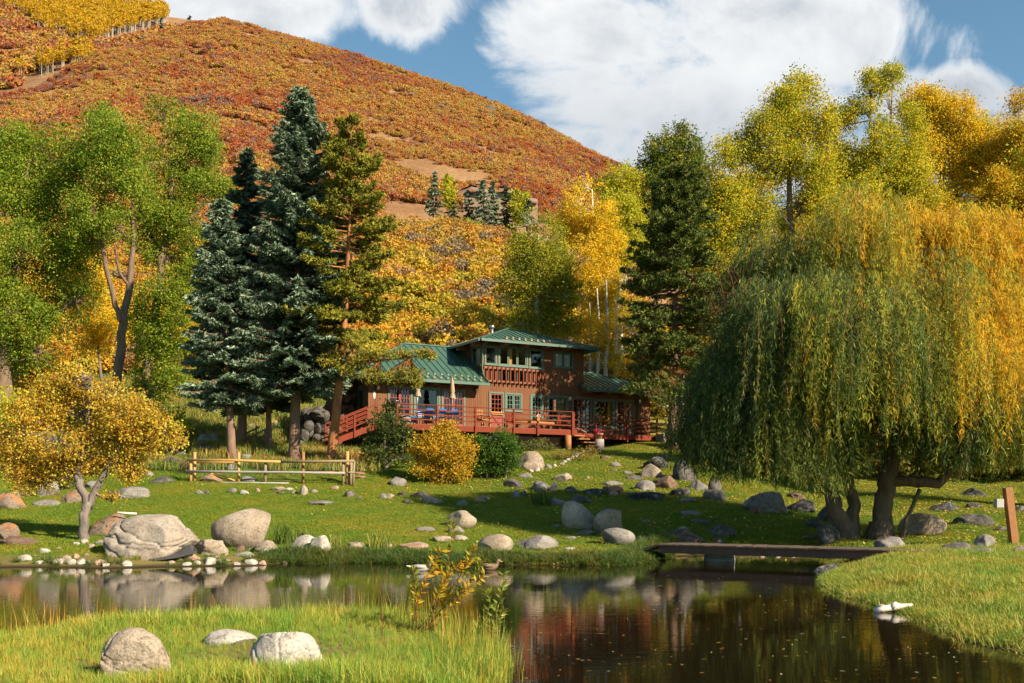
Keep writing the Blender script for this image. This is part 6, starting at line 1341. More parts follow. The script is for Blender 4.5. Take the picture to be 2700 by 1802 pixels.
# ------------------------------------------------------------------ boulders and stones: px centre, base y, width, height, kind, roundness 0-9, label
ROCKS = """
36,1343,74,50,o,3,split tan boulder with an orange streak cut by the left edge
130,1309,60,44,g,6,grey lichen covered boulder left of the oak trunk
122,1334,74,17,g,7,flat grey stone lying in front of the straw yellow shrub
204,1326,78,34,o,4,tan pointed boulder right behind the oak trunks
242,1288,42,20,g,5,half hidden grey boulder behind the oak foliage
352,1314,98,31,g,6,pale low dome boulder on the lawn left of the fence
428,1274,64,18,d,7,dark flat oval stone just left of the fence end
366,1254,28,20,r,5,orange faced stone behind the oak foliage
388,1257,36,15,g,4,grey angular stone beside the orange faced stone
458,1229,50,23,d,4,dark angular boulder left of the fence top
455,1200,34,22,d,4,dark stone under the right tip of the oak foliage
480,1201,26,10,g,5,small grey stone beside the reddish shrub
545,1172,60,28,g,5,grey peaked boulder on the slope left of the spruces
547,1188,62,18,d,5,dark low boulder in front of the grey peaked boulder
563,1160,24,17,g,6,small round grey boulder behind the peaked boulder
490,1158,22,16,d,5,small dark stone beside the small yellow bush
20,1423,66,45,o,6,grey boulder with orange lichen cut by the left edge near the shore
50,1437,106,24,r,5,flat rusty brown rock below the left edge boulder
302,1412,112,58,o,3,brown boulder with orange lichen behind the big cracked boulder
402,1466,240,110,T,6,big cracked pale granite boulder on the far shore
639,1445,158,104,t,9,big smooth round tan boulder on the far shore
553,1463,104,42,t,2,square edged tan block between the two big shore boulders
705,1457,68,32,t,7,low tan boulder right of the smooth round boulder
805,1452,76,42,w,6,pale double humped boulder beside the iris leaves
845,1457,56,46,w,6,pale rounded boulder at the right of the double humped boulder
846,1331,80,11,g,8,flat grey stone sunk in the lawn below the fence end
561,1272,60,21,o,6,tan boulder inside the left fence bay
612,1241,26,19,g,4,grey angular stone behind the golden fence half
656,1270,44,15,g,5,low grey boulder behind the middle of the fence
650,1213,28,16,g,4,pale grey stone on the mound above the fence
872,1241,26,13,g,5,stone on the grass behind the right fence bay
878,1209,27,13,w,5,pale stone left of the flagstone steps
904,1211,26,14,p,5,pinkish stone left of the flagstone steps
938,1211,18,17,w,5,upright pale stone on the edge of the flagstone steps
695,1197,16,14,g,5,small upright stone on the mound above the fence
822,1180,30,9,g,6,flat grey stone between the spruce and the pine trunks
750,1100,32,21,g,5,grey boulder on the slope behind the tallest spruce trunk
662,1138,24,20,g,6,round grey boulder behind the log handrail
725,1122,20,14,p,5,small stone right of the log handrail
665,1100,20,15,p,4,pinkish stone high on the slope between spruce trunks
818,1068,28,10,w,5,pale flat stone high on the slope beside the pine
548,1305,16,12,d,5,dark upright stone at the left end of the fence row
529,1304,24,12,g,5,pale stone at the left end of the fence row
612,1300,26,14,g,4,grey slab in the stone row below the fence
645,1304,26,12,w,3,square pale stone in the stone row below the fence
679,1299,15,12,p,7,round pinkish stone in the stone row below the fence
732,1295,42,12,t,6,long tan log shaped stone in the row below the fence
738,1304,24,8,d,4,dark slab under the long tan stone
763,1294,22,8,w,6,small pale flat stone in the row below the fence
775,1302,15,9,t,6,small tan stone beside the pale flat stone
800,1306,24,27,t,3,upright tan wedge stone in the row below the fence
828,1300,20,10,g,4,grey stone right of the upright wedge stone
884,1291,20,10,p,5,pinkish stone below the right end of the fence
922,1311,30,16,d,4,dark slanted stone below the fence corner
948,1318,16,8,d,5,small dark stone beside the dark slanted stone
1012,1316,20,15,g,4,grey stone in front of the apple tree
1024,1316,32,15,t,6,round tan stone in front of the apple tree
1051,1282,42,25,g,5,grey boulder between the apple tree and the yellow bush
1062,1309,26,12,d,5,dark stone at the foot of the yellow bush
1107,1313,46,17,d,5,dark low boulder in front of the yellow bush
1139,1328,58,22,g,5,grey pointed boulder at the front of the yellow bush
1075,1328,28,12,d,5,small dark stone left of the grey pointed boulder
1219,1336,32,18,g,5,grey boulder on the lawn below the green bush
1265,1325,30,14,p,5,pale pinkish flat stone among the weeds below the green bush
1280,1318,24,12,g,5,grey flat stone among the weeds below the green bush
1398,1238,76,48,t,5,large tan boulder half hidden by the green bush
1446,1237,19,14,g,5,small grey stone right of the large tan boulder
1462,1232,14,9,w,6,small pale stone at the start of the edging row
1400,1246,16,9,w,6,small white stone below the large tan boulder
1416,1245,16,12,w,6,small white stone pressed against its twin below the tan boulder
1386,1260,42,13,g,5,flat grey slab below the green bush
1352,1286,50,24,d,5,dark lichen boulder right of the green bush stems
1484,1269,48,22,t,7,tan dome boulder alone on the upper lawn
1424,1292,48,24,g,5,grey boulder with a split crest above the iris clump
1425,1297,32,15,g,7,small round grey boulder in front of the split crest boulder
1460,1295,21,26,g,4,narrow upright grey stone beside the split crest boulder
1360,1314,24,22,g,6,grey stone left of the iris clump
1383,1309,18,16,d,5,dark stone behind the iris clump
1467,1334,47,21,g,5,grey boulder right of the iris clump
1508,1300,38,18,d,4,dark slanted stone in the middle of the rock field
1562,1305,62,17,k,5,black and white lichen boulder in the middle of the rock field
1618,1302,56,22,r,4,dark reddish brown boulder in the rock field
1619,1308,24,14,p,6,small pinkish stone in front of the reddish brown boulder
1704,1319,104,22,k,4,long flat black lichen rock in the rock field
1618,1280,56,12,g,7,flat oval grey stone in the upper rock field
1674,1266,50,14,d,5,dark flat boulder in the upper rock field
1655,1251,26,9,g,6,small grey stone above the dark flat boulder
1623,1231,32,13,g,5,grey stone alone near the stump pedestal
1596,1212,28,11,r,6,brown flat stone nearest the stump pedestal
1618,1242,22,6,d,6,small flat dark stone in the upper lawn
1548,1263,18,7,g,6,small grey flat stone right of the tan dome boulder
1728,1238,68,34,k,3,dark lichen crowned boulder at the back of the boulder pair
1717,1259,56,36,t,7,tan grey rounded boulder at the front of the boulder pair
1743,1212,34,14,d,4,dark slab capping the boulder pair
1806,1268,66,58,d,6,large dark rounded boulder at the left skirt of the willow
1754,1288,64,34,r,4,brown grey peaked boulder below the boulder pair
1701,1294,52,28,g,5,grey peaked boulder left of the brown peaked boulder
1793,1309,54,22,k,5,dark lichen boulder below the brown peaked boulder
1813,1324,46,12,g,7,flat grey stone below the dark lichen boulder
1843,1294,46,28,g,5,grey boulder behind the willow fringe
1884,1294,34,32,d,5,dark boulder deep behind the willow fringe
1883,1322,58,32,g,5,grey round boulder under the willow fringe
2021,1352,124,56,g,4,largest grey boulder under the willow left of its trunks
2106,1350,74,34,d,4,dark boulder right of the largest willow boulder
2097,1316,44,18,r,6,orange brown stone on top of the slope behind the willow
1994,1357,44,21,r,4,brown wedge stone in front of the largest willow boulder
1820,1360,52,14,g,6,grey flat stone on the sunlit lawn left of the willow
1850,1383,54,14,d,4,dark flat stone in the lawn below the sunlit strip
1705,1378,26,8,g,6,small grey flat stone in the sunlit lawn
1903,1413,72,30,d,6,dark speckled boulder above the bridge
1893,1433,36,18,d,6,small dark boulder just above the bridge planks
1795,1429,128,36,d,3,long dark rugged boulder behind the left end of the bridge
1797,1402,34,14,t,6,tan stone behind the long rugged boulder
1701,1426,58,14,d,4,flat dark stone left of the long rugged boulder
1630,1438,88,46,g,8,smooth grey round boulder left of the bridge
1529,1396,96,76,T,4,great brown boulder in the middle of the lawn
1603,1405,76,64,t,2,broken tan slab leaning on the great brown boulder
1530,1326,60,22,d,4,dark boulder behind the great brown boulder
1546,1411,52,15,d,6,dark flat stone in front of the great brown boulder
1504,1423,36,9,g,6,flat grey stone left of the smooth round boulder
1470,1391,32,8,g,7,flat pale grey stone left of the great brown boulder
1414,1449,114,38,g,5,wide grey boulder on the bank behind the pond
1306,1452,94,44,t,7,brown grey dome boulder on the bank behind the pond
1506,1450,40,7,w,6,flat pale stone on the bank edge
1216,1394,80,48,t,8,round tan boulder alone on the sunlit lawn
1201,1408,46,22,g,6,small pitted boulder in front of the round tan boulder
1122,1402,50,13,g,7,flat grey stone left of the round tan boulder
1168,1429,54,16,t,7,low tan stone on the bank below the round tan boulder
1215,1426,42,15,t,6,low tan stone touching its neighbour below the round tan boulder
1091,1448,78,19,p,7,long flat pinkish stone on the bank edge
940,1445,58,16,t,6,low tan stone left of the pale iris clump
1023,1445,22,12,t,6,small tan stone right of the pale iris clump
2185,1378,62,54,d,5,dark boulder behind the left willow trunk
2143,1393,46,24,d,5,dark stone left of the willow trunks
2190,1432,72,56,d,5,dark upright boulder at the foot of the left willow trunk
2140,1424,44,14,d,5,flat dark stone behind the bridge planks
2349,1449,72,34,g,3,grey flat topped boulder at the foot of the right willow trunk
2430,1413,116,60,t,8,large oval boulder right of the willow trunks
2486,1349,86,26,k,5,black flat rock on the shaded slope right of the willow
2395,1400,40,16,d,5,dark stone left of the large oval boulder
2565,1386,98,30,d,4,long dark rock on the shaded slope
2566,1310,64,24,k,5,black rock high on the shaded slope
2566,1340,40,14,k,5,small black rock on the shaded slope
2592,1448,54,40,g,2,square grey boulder beside the wooden post
2521,1456,90,28,d,3,dark slab in front of the square boulder
2588,1476,100,34,g,6,wide grey boulder on the edge of the sunny bank
2694,1467,44,28,t,7,tan boulder cut by the right picture edge
2698,1487,76,22,g,6,grey flat boulder cut by the right picture edge
2690,1350,44,16,d,5,dark rock beyond the wooden post
2640,1400,40,12,d,5,dark flat rock left of the wooden post foot
2192,1548,108,62,k,5,black wet boulder at the tip of the right bank
370,1786,180,134,N,7,dark sided boulder standing in the near meadow
609,1701,130,41,W,8,flat white boulder in the near meadow
752,1772,190,110,W,7,big smooth white boulder in the near meadow
"""
RM = dict(o='rock_orange', g='rock_grey', d='rock_dark', k='rock_lichen', t='rock_tan', T='rock_big', w='rock_white', W='rock_white', p='rock_pink', r='rock_red', N='rock_tan')
BASES = []


def rock(px, base, w_, h_, kind, rnd, label, k, group=None, name='boulder', dd=None, sink=.35, sub=None):
    d = dd if dd else gd(px, base, 23.5 if base < 1560 and base > 1300 else (8.0 if base > 1560 else 26)); W2 = w_ * d / F / 2; Hh = h_ * d / F; r = np.random.default_rng(4000 + k)
    dep = W2 * r.uniform(.75, 1.0); dc = d + dep * .55; x = (px - CX) * dc / F; z0 = min(zg(x, d), zg(x, dc)) if dd is None else 0.0
    W2 *= dc / d; rz = Hh * (.58 if rnd >= 8 and h_ > w_ * .45 else .80); cz = HC + (HY - (base - h_)) * dc / F - rz
    sub = sub or (6 if w_ > 130 else 5 if w_ > 90 else 4 if w_ > 40 else 3)
    v, f = lumpy((0, 0, 0), (1, 1, 1), 4000 + k, sub, .05 + .022 * (9 - rnd), int((9 - rnd) * 2.2) + 2)
    if w_ > 60 and rnd < 8 or kind == 'T':
        r2 = np.random.default_rng(7000 + k); acc = v.copy()
        for _ in range(2 if w_ < 120 else 4):
            nn_ = np.array([.35, -.25, .9]) + r2.normal(0, .22, 3); nn_ /= np.linalg.norm(nn_); e = v @ nn_ - (-.25 + .3 * _ + r2.uniform(-.1, .1)) + .22 * snoise(v, 7100 + k + _, 2.6, 4)
            acc -= v * (.055 * np.exp(-(e / .035) ** 2) + (.03 if w_ > 120 else .015) * (e > 0))[:, None]
        v = acc
    lo, hi = v.min(0), v.max(0); v = (v - (lo + hi) / 2) / ((hi - lo) / 2); v *= np.array([W2 * 1.03, dep, rz])
    if rz < .2 * W2: pass
    v[:, 2] = np.where(v[:, 2] < 0, v[:, 2] * (1 + max(0, (cz - rz - z0 + .1)) / max(rz, .02)), v[:, 2])
    o = mesh_np(name, v, f, M[RM[kind]], smooth=True); o.location = (x, dc, cz); BASES.append((x, dc, W2, dep, d)); tag(o, label, 'stone' if name != 'boulder' else 'boulder', group); return o


for k, ln_ in enumerate([l for l in ROCKS.strip().split('\n')]):
    a = ln_.split(','); wpx = float(a[2])
    rock(float(a[0]), float(a[1]), wpx, float(a[3]), a[4], int(a[5]), ','.join(a[6:]), k, 'boulders and stones strewn over the lawn')
# white stick on the brown boulder
o = MB(); o.tube([P(309, 1352, 30.3), P(335, 1354, 30.4), P(361, 1355, 30.5)], [.035, .033, .028], 8); o = o.build('stick', M['driftwood']); tag(o, 'short white stick lying on top of the brown lichen boulder', 'stick')

# cobbles along the far waterline: px, base, w, h, kind
COB = [(67, 1481, 37, 19, 'w'), (105, 1488, 30, 10, 'w'), (133, 1485, 17, 9, 't'), (153, 1489, 28, 16, 'w'), (177, 1479, 24, 15, 't'), (200, 1476, 23, 16, 'p'), (190, 1489, 24, 15, 'w'), (214, 1488, 24, 15, 'w'), (235, 1492, 22, 15, 'g'),
       (262, 1489, 30, 14, 'p'), (279, 1494, 21, 10, 'w'), (334, 1493, 28, 15, 'w'), (118, 1459, 31, 13, 'w'), (73, 1449, 21, 8, 'r'), (201, 1438, 18, 9, 'w'), (222, 1434, 22, 13, 'w'), (264, 1436, 24, 14, 'g'), (240, 1446, 20, 12, 't'), (507, 1481, 43, 22, 'p'), (452, 1490, 24, 12, 't'),
       (492, 1491, 27, 9, 'w'), (519, 1489, 22, 11, 'w'), (552, 1489, 44, 20, 'w'), (580, 1487, 22, 13, 'w'), (626, 1490, 18, 8, 'w'), (661, 1488, 34, 14, 'w'), (691, 1489, 22, 11, 'p'), (632, 1456, 29, 18, 'r'), (666, 1446, 29, 14, 'p'), (698, 1465, 35, 20, 'w'),
       (772, 1461, 34, 14, 'r'), (748, 1472, 38, 13, 'w'), (517, 1430, 20, 12, 'w'), (640, 1468, 60, 14, 'g'), (876, 1486, 20, 11, 'd'), (752, 1487, 16, 8, 'r'), (660, 1452, 20, 8, 'g'), (795, 1464, 16, 14, 'd'), (155, 1450, 16, 7, 't'), (95, 1470, 14, 7, 'p'), (228, 1468, 20, 9, 't'), (300, 1490, 16, 8, 'r'), (575, 1474, 18, 9, 'p'), (600, 1483, 20, 9, 't'), (720, 1480, 18, 9, 'w'), (478, 1482, 18, 10, 'r'),
       (1880, 1476, 16, 8, 'd'), (1955, 1475, 14, 7, 'r'), (2010, 1474, 16, 8, 'p'), (2050, 1473, 18, 8, 't'), (2090, 1474, 16, 7, 'p'), (2130, 1475, 16, 8, 'd'), (1830, 1484, 22, 12, 'w')]
CN = dict(w='white', t='tan', p='pinkish', r='rust red', g='grey', d='dark'); ORD = ['first', 'second', 'third', 'fourth', 'fifth', 'sixth', 'seventh', 'eighth', 'ninth', 'tenth', 'eleventh', 'twelfth', 'thirteenth', 'fourteenth', 'fifteenth', 'sixteenth', 'seventeenth', 'eighteenth', 'nineteenth', 'twentieth']
_cnt = {}
for k, (px, by, w_, h_, kd) in enumerate(sorted(COB)):
    zone = 'under the footbridge' if px > 1500 else ('along the far waterline left of the cracked boulder' if px < 420 else 'along the far waterline below the smooth round boulder'); i = _cnt[(kd, zone)] = _cnt.get((kd, zone), -1) + 1
    rock(px, by, w_, h_, kd, 6, '%s %s cobble from the left %s' % (ORD[i], CN[kd], zone), 300 + k, 'cobbles along the pond shore', 'cobble', dd=None if px < 1500 else 29.2, sub=3)
EDGE = [(1482, 1228), (1489, 1222), (1497, 1217), (1503, 1213), (1509, 1209), (1516, 1207), (1521, 1203), (1530, 1199), (1541, 1196), (1549, 1193), (1556, 1190), (1563, 1187)]
for k, (px, by) in enumerate(EDGE): rock(px, by, 13, 8, 'w', 7, '%s pale stone from the lawn end of the curved flower bed edging' % ORD[k], 400 + k, 'stones edging the flower bed', 'edging_stone', sub=3)

# grass growing up round the foot of each stone
r = np.random.default_rng(131); ex, ey, es = [], [], []
for (bx_, by_, w2, dp2, d_) in BASES:
    if d_ < 23 or d_ > 62: continue
    n = int(10 + w2 * 55); a = r.uniform(0, 6.283, n); q = r.uniform(.86, 1.10, n); ex += list(bx_ + np.cos(a) * w2 * q); ey += list(by_ + np.sin(a) * dp2 * q); es += list(r.uniform(.5, 1.15, n) * min(1.0, .45 + w2 * .5))
ex, ey, es = np.array(ex), np.array(ey), np.array(es); k = pond_sd(ex, ey) > .35; ex, ey, es = ex[k], ey[k], es[k]
scatter('rock_edge_grass', np.stack([ex, ey, sample(ex, ey)], 1), np.tile((0, 0, 1.), (len(ex), 1)), es, [grass_proto('edge_tuft', 34, .09, .07, .17, .011, LAWN + [((.34, .25, .08), 1.5)], .7, 60 + s) for s in range(4)], 'uncut grass growing round the feet of the stones', 'grass')

# ------------------------------------------------------------------ strap leaved clumps, near willow sapling
def strap_clump(px, py, wpx, hpx, n, label, cols, seed, dd=None):
    d = dd or gd(px, py, 24); r = np.random.default_rng(seed); x0 = (px - CX) * d / F; root = empty('iris_clump', (x0, d, zg(x0, d)), label, 'plant', 'strap leaved clumps'); V, Fc, CL = [], [], []; k0 = 0; h0 = hpx * d / F
    for i in range(n):
        bx = x0 + r.uniform(-.5, .5) * wpx * d / F * .75; by = d + r.uniform(-.2, .3); L = h0 * r.uniform(.6, 1.15); az = r.uniform(0, 6.28); le = r.uniform(.1, .6) * L; z0 = zg(bx, by) - .02; sd_ = np.array([-math.sin(az), math.cos(az), 0]) * r.uniform(.010, .018); m_ = 5
        for j in range(m_): q = j / (m_ - 1); p = np.array([bx + math.cos(az) * le * q ** 1.8, by + math.sin(az) * le * q ** 1.8, z0 + L * (q - .28 * q ** 3 * (le / L) * 1.5)]); wq = 1 - q ** 3 * .9; V += [p - sd_ * wq, p + sd_ * wq]
        Fc += [(k0 + 2 * j, k0 + 2 * j + 1, k0 + 2 * j + 3, k0 + 2 * j + 2) for j in range(m_ - 1)]; k0 += 2 * m_; CL += [np.array(cols[r.integers(len(cols))]) * r.uniform(.8, 1.2)] * (m_ - 1)
    mesh_np('leaf_blades', np.array(V), Fc, M['leaf'], root, colors=np.array(CL))


strap_clump(745, 1436, 60, 66, 60, 'tall green iris clump right of the smooth round boulder', [(.10, .16, .03), (.17, .22, .05), (.07, .12, .02)], 1)
strap_clump(800, 1434, 60, 50, 50, 'green iris clump behind the double humped boulder', [(.10, .16, .03), (.22, .25, .05)], 2)
strap_clump(998, 1446, 80, 50, 60, 'pale yellow green iris clump on the bank between low tan stones', [(.28, .30, .05), (.40, .34, .08), (.17, .22, .04)], 3)
strap_clump(1428, 1334, 62, 44, 90, 'dark green iris clump beside the grey rock field boulder', [(.08, .14, .025), (.12, .18, .035), (.06, .10, .02)], 4)
strap_clump(880, 1440, 40, 35, 22, 'sparse straw coloured clump right of the pale boulder', [(.35, .28, .07), (.20, .22, .04)], 5)

d_s = 12.4; sroot_x = (1110 - CX) * d_s / F; sap = empty('willow_sapling', (sroot_x, d_s, zg(sroot_x, d_s)), 'slender red stemmed willow sapling with yellow green leaves on the near bank', 'sapling')
STEMS = [([(1075, 1760), (1095, 1690), (1130, 1640), (1165, 1560), (1182, 1480), (1195, 1400), (1192, 1375)], 'g'), ([(1080, 1760), (1110, 1690), (1150, 1630), (1185, 1560), (1225, 1500), (1255, 1440)], 'y'), ([(1070, 1755), (1085, 1670), (1100, 1590), (1118, 1540), (1140, 1490), (1165, 1450)], 'y'), ([(1078, 1750), (1120, 1660), (1180, 1590), (1230, 1540), (1262, 1500), (1270, 1475)], 'g'),
         ([(1075, 1755), (1070, 1690), (1060, 1640)], 'g'), ([(1085, 1740), (1140, 1620), (1165, 1560), (1170, 1510), (1140, 1500)], 'y'), ([(1085, 1755), (1150, 1650), (1215, 1570), (1240, 1545), (1280, 1515)], 'y'), ([(1100, 1590), (1095, 1550), (1090, 1500)], 'g'), ([(1130, 1640), (1150, 1580), (1175, 1525), (1215, 1480)], 'y'),
         ([(1270, 1790), (1285, 1700), (1300, 1640), (1315, 1590), (1325, 1550), (1328, 1510)], 'l'), ([(1275, 1790), (1265, 1710), (1280, 1640), (1292, 1590), (1285, 1560)], 'l'), ([(1230, 1790), (1270, 1730), (1300, 1660), (1330, 1600)], 'l'), ([(1240, 1795), (1260, 1760), (1245, 1700), (1262, 1650)], 'l'), ([(1285, 1800), (1300, 1730), (1312, 1680)], 'l')]
r = np.random.default_rng(66); tb = MB(); C, A, Lc, Wc, CL = [], [], [], [], []; SC = dict(g=[(.16, .20, .03), (.30, .28, .03)], y=[(.55, .36, .02), (.46, .24, .02), (.34, .30, .03)], l=[(.20, .26, .04), (.30, .32, .05), (.14, .20, .03)])
for (pts, kd) in STEMS:
    dz = r.uniform(-.35, .35); pp = [P(a, b_, d_s + dz * min(1, i / 2)) for i, (a, b_) in enumerate(pts)]; pp[0][2] = zg(pp[0][0], pp[0][1]) - .02; m_ = len(pp); tb.tube(pp, np.linspace(.008, .0025, m_), 6)
    seg = np.array(pp); ln_ = np.linalg.norm(np.diff(seg, axis=0), axis=1).sum(); n = int(ln_ * 72)
    for q in np.sort(r.uniform(.3, 1.0, n)):
        fi = q * (m_ - 1); i0 = min(int(fi), m_ - 2); p = seg[i0] + (seg[i0 + 1] - seg[i0]) * (fi - i0); dv = seg[i0 + 1] - seg[i0]; dv = dv / np.linalg.norm(dv); o_ = r.normal(size=3); o_ -= dv * (o_ @ dv); o_ /= np.linalg.norm(o_); a = dv * r.uniform(.3, .9) + o_; a /= np.linalg.norm(a); L = r.uniform(.07, .13)
        C.append(p + a * L * .5); A.append(a); Lc.append(L); Wc.append(L * r.uniform(.22, .32)); CL.append(np.array(SC[kd][r.integers(len(SC[kd]))]) * r.uniform(.8, 1.2))
C = np.array(C); A = np.array(A); s = r.normal(size=C.shape); s = unit(s - A * (s * A).sum(1, keepdims=True)); v, f = rhombs(C, A, s, Lc, Wc); mesh_np('leaves', v, f, M['leaf'], sap, colors=np.array(CL)); tb.build('stem', M['twig_red'], sap, world=True)
b = MB(); q0 = P(1010, 1770, 11.6); b.tube([q0, P(1008, 1660, 11.6), P(1005, 1570, 11.6), P(985, 1520, 11.6), P(976, 1476, 11.6)], [.006, .005, .004, .003, .002], 5); b.tube([P(1008, 1660, 11.6), P(1030, 1630, 11.6)], [.004, .002], 5); b.tube([P(1005, 1570, 11.6), P(1015, 1520, 11.6), P(1025, 1495, 11.6)], [.004, .003, .002], 5)
o = b.build('bare_twig', M['twig_red']); tag(o, 'single bare red twig standing in the near meadow', 'twig')

# ------------------------------------------------------------------ far away: house on the bench, its trees, the aspen grove, lone conifers
bd = 206.0; c0 = P(1315, 560, bd); fh = empty('hillside_house', (c0[0], c0[1], zg(c0[0], c0[1])), 'distant tan house with low brown roofs half hidden by spruces on the hillside', 'house')
def fbox(name, px0, px1, py0, py1, mt, dz0=0, dz1=7, parent=None):
    a = P(px0, py1, bd + dz0); b_ = P(px1, py0, bd + dz0); m_ = MB(); m_.box(a[0], b_[0], bd + dz0, bd + dz1, a[2], b_[2]); o_ = m_.build(name, M[mt], parent or fh, world=False); o_.data.transform(Matrix.Translation(-Vector(fh.location))); return o_
wl_ = fbox('wall', 1222, 1362, 506, 600, 'far_wall'); fbox('wall', 1385, 1418, 530, 590, 'far_wall', 2, 8)
for (a, b_, c, e) in ((1236, 1250, 509, 517), (1253, 1262, 510, 518), (1326, 1348, 513, 527)): g_ = fbox('window', a, b_, c, e, 'white_paint', -.12, -.0); fbox('pane', a + 1, b_ - 1, c + 1, e - 1, 'black_metal', -.2, -.13, g_)
def froof(pts, thick=.35):
    m_ = MB(); t0 = [P(a, b_, bd + c) for a, b_, c in pts]; m_.hexa([tuple(p - np.array([0, 0, thick])) for p in t0], [tuple(p) for p in t0]); o_ = m_.build('roof', M['far_roof'], fh); o_.data.transform(Matrix.Translation(-Vector(fh.location)))
froof([(1208, 512, -1), (1242, 496, -1), (1290, 508, -1), (1290, 498, 7), (1242, 488, 7), (1208, 504, 7)]); froof([(1316, 502, -1), (1328, 499, -1), (1358, 510, -1), (1358, 502, 7), (1328, 491, 7), (1316, 496, 7)]); froof([(1380, 524, 1), (1418, 533, 1), (1418, 526, 8), (1380, 517, 8)])
ch = fbox('chimney', 1257, 1266, 484, 510, 'beam_wood', 2, 4); fbox('chimney_cap', 1255, 1268, 481, 485, 'far_wall', 1.8, 4.2, ch)
BG = 'small spruces round the hillside house'
for i, (px, top, base_y, w_, lab) in enumerate([(1145, 448, 570, 26, 'far blue spruce standing alone left of the hillside house'), (1192, 520, 590, 26, 'far dark bushy spruce in front of the hillside house left corner'), (1235, 500, 590, 24, 'far slim spruce before the left wall of the hillside house'), (1272, 470, 596, 34, 'tallest far spruce before the middle of the hillside house'), (1298, 478, 600, 30, 'far spruce pressed against the tallest far spruce'), (1335, 490, 605, 26, 'far thin spruce before the right windows of the hillside house'), (1392, 524, 600, 18, 'far narrow spruce before the small right wing')]):
    d = 196 + (i % 3) * 2; conifer('far_spruce', lab, 'tree', BG, d, px, px, top, base_y - 8, w_ * .95, SP if i in (0, 3, 4) else SPD, 'bark_spruce', 200 + i, step=.75, nb=8, needle=(1.15, .34), dens=6, trunk_r=.2)
for i, (px, top, lab) in enumerate([(1185, 465, 'far lime yellow aspen between the spruces left of the hillside house'), (1362, 505, 'far lime green aspen right of the hillside house windows'), (1384, 505, 'far lime green aspen beside the small right wing')]):
    broadleaf('far_aspen', lab, 'tree', 'small aspens round the hillside house', 198, px, [[(px, 600, .12), (px, top + 10, .05)]], [(px, top + 18, 12, 18), (px - 3, top + 45, 15, 20), (px + 4, top + 70, 14, 18)], LIME, leaf=.5, dens=70, clump=.6, bark_='bark_aspen', seed=220 + i, per=14)
for i, (px, py, h_, lab) in enumerate([(425, 70, 22, 'tiny dark conifer on the skyline left of the peak'), (500, 58, 16, 'tiny dark conifer on the skyline beside the peak')]):
    d = 452; conifer('skyline_conifer', lab, 'tree', 'lone conifers on the skyline', d, px, px, py - h_, py - 1, 9, SPD, 'bark_spruce', 240 + i, step=1.2, nb=7, needle=(1.8, .6), dens=3, trunk_r=.2)
OL = [((.36, .33, .03), 4), ((.27, .27, .03), 3), ((.46, .30, .03), 1)]
for i, (px, py, w_, h_) in enumerate([(1130, 612, 45, 30), (1195, 615, 45, 32), (1245, 620, 50, 35), (1290, 640, 45, 30), (1165, 590, 30, 20), (1225, 595, 40, 18)]):
    broadleaf('hill_shrub', ['olive yellow shrub clump lowest left of the bench spruces', 'broad olive yellow shrub clump in the middle below the hillside house', 'broad olive yellow shrub clump below the tallest far spruce', 'olive yellow shrub clump beside the green aspen top', 'small olive shrub under the lone far spruce', 'olive shrub strip right under the hillside house'][i], 'bush', 'olive shrubs below the hillside house', 184 - i, px, [[(px, py + h_, .08), (px, py, .04)]], [(px, py, w_ * .8, h_ * .8), (px + w_ * .5, py + 8, w_ * .5, h_ * .6), (px - w_ * .5, py + 8, w_ * .5, h_ * .6)], OL, leaf=.42, dens=85, clump=.5, bark_='bark_oak', seed=250 + i, per=16)


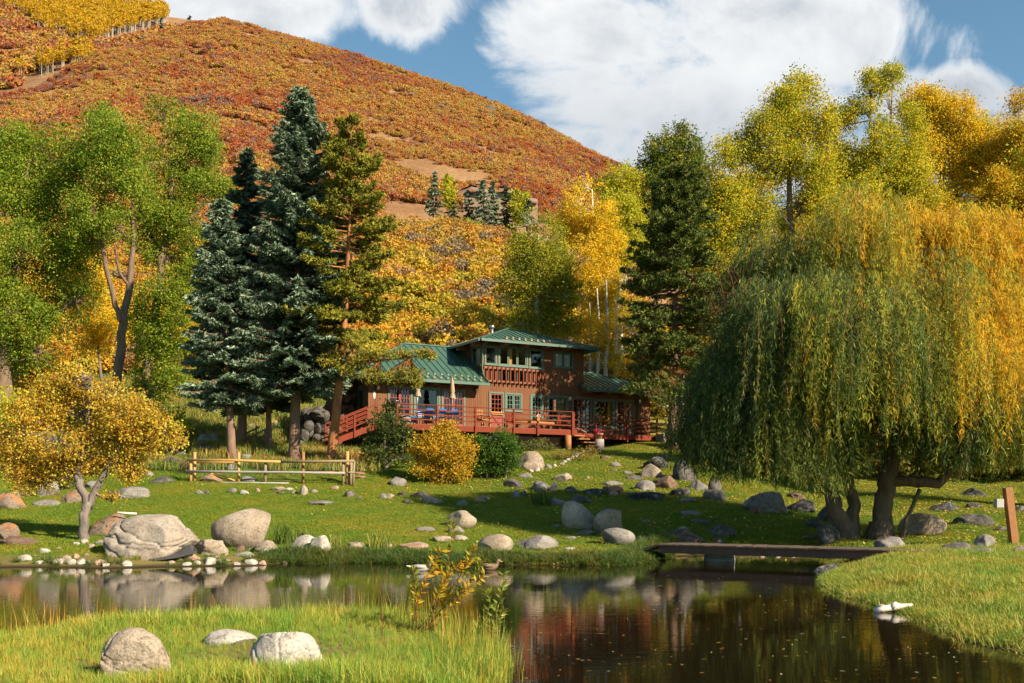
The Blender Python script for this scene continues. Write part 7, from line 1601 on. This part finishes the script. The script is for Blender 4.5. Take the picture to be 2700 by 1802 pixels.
def aspen_proto(seed, bare):
    r = np.random.default_rng(seed); h = 11.0; V, Fc, CL = [], [], []; k0 = 0
    for (x, y) in ((0, 0), (.9, .4)):
        q = .17
        for a in range(4): b1, b2 = a * 1.571, (a + 1) * 1.571; V += [(x + q * math.cos(b1), y + q * math.sin(b1), -1), (x + q * math.cos(b2), y + q * math.sin(b2), -1), (x + q * .5 * math.cos(b2), y + q * .5 * math.sin(b2), h * .9), (x + q * .5 * math.cos(b1), y + q * .5 * math.sin(b1), h * .9)]; Fc.append((k0, k0 + 1, k0 + 2, k0 + 3)); k0 += 4; CL.append((.55, .50, .42))
    n = int(150 * (1 - bare)); c = np.stack([r.normal(.4, 1.0, n), r.normal(.2, 1.0, n), r.uniform(.55, 1.02, n) * h], 1); a, b_ = rand_frames(n, r); v, f = rhombs(c, a, b_, r.uniform(.7, 1.3, n), r.uniform(.6, 1.0, n)); cl = np.array([(.60, .36, .015), (.55, .30, .012), (.45, .33, .03), (.28, .26, .03)])[r.choice(4, n, p=[.5, .25, .15, .1])] * r.uniform(.8, 1.2, (n, 1))
    return mesh_np('aspen_kind', np.concatenate([np.array(V), v]), np.concatenate([np.array(Fc), f + k0]), M['leaf'], colors=np.concatenate([np.array(CL), cl]), link=False)


r = np.random.default_rng(88); n = 2600; d = r.uniform(545, 815, n); px = r.uniform(-60, 440, n); x = (px - CX) * d / F; py = HY - (sample(x, d) - HC) * F / d; k = grove(px, py + r.normal(0, 9, n)); k &= snoise(np.stack([x, d, 0 * x], 1), 89, .03, 2) > -.75; x, d = x[k], d[k]
scatter('aspen_grove', np.stack([x, d, sample(x, d)], 1), np.tile((0, 0, 1.), (len(x), 1)), r.uniform(.75, 1.2, len(x)), [aspen_proto(5, 0), aspen_proto(6, .1), aspen_proto(7, .3), aspen_proto(8, 0)], 'golden aspen grove with white trunks on the far ridge at the upper left', 'trees', seed=9)
# rock outcrops on the mountain
for i, (px, py, w_, h_, dd_, kd, lab) in enumerate([(555, 203, 26, 12, 330, 'o', 'orange grey outcrop on the upper mountain slope left of the spruce tip'), (868, 192, 32, 12, 400, 'd', 'dark outcrop on the mountain slope right of the spruce tip'), (1290, 310, 60, 22, 405, 'd', 'dark rocky knob on the right shoulder of the mountain'), (1418, 330, 46, 20, 420, 'd', 'jagged dark knob highest on the right mountain ridge'), (1045, 443, 24, 16, 240, 't', 'tan boulder on the slope beside the pine top'), (1180, 458, 20, 10, 235, 't', 'tan boulder on the slope above the lone far spruce'), (1050, 545, 22, 22, 190, 'g', 'grey outcrop on the bench left of the lone far spruce'), (1155, 645, 16, 14, 165, 'g', 'grey boulder among the oak brush below the bench'), (850, 138, 26, 12, 440, 'd', 'dark crag on the skyline above the pine')]):
    q = P(px, py, dd_); v, f = lumpy((0, 0, 0), (w_ * dd_ / F / 2, w_ * dd_ / F / 2, h_ * dd_ / F * .9), 800 + i, 4, .22, 7); o = mesh_np('outcrop', v, f, M[RM[kd]]); o.location = (q[0], q[1], zg(q[0], q[1]) + .3); tag(o, lab, 'rock', 'rock outcrops on the mountain')
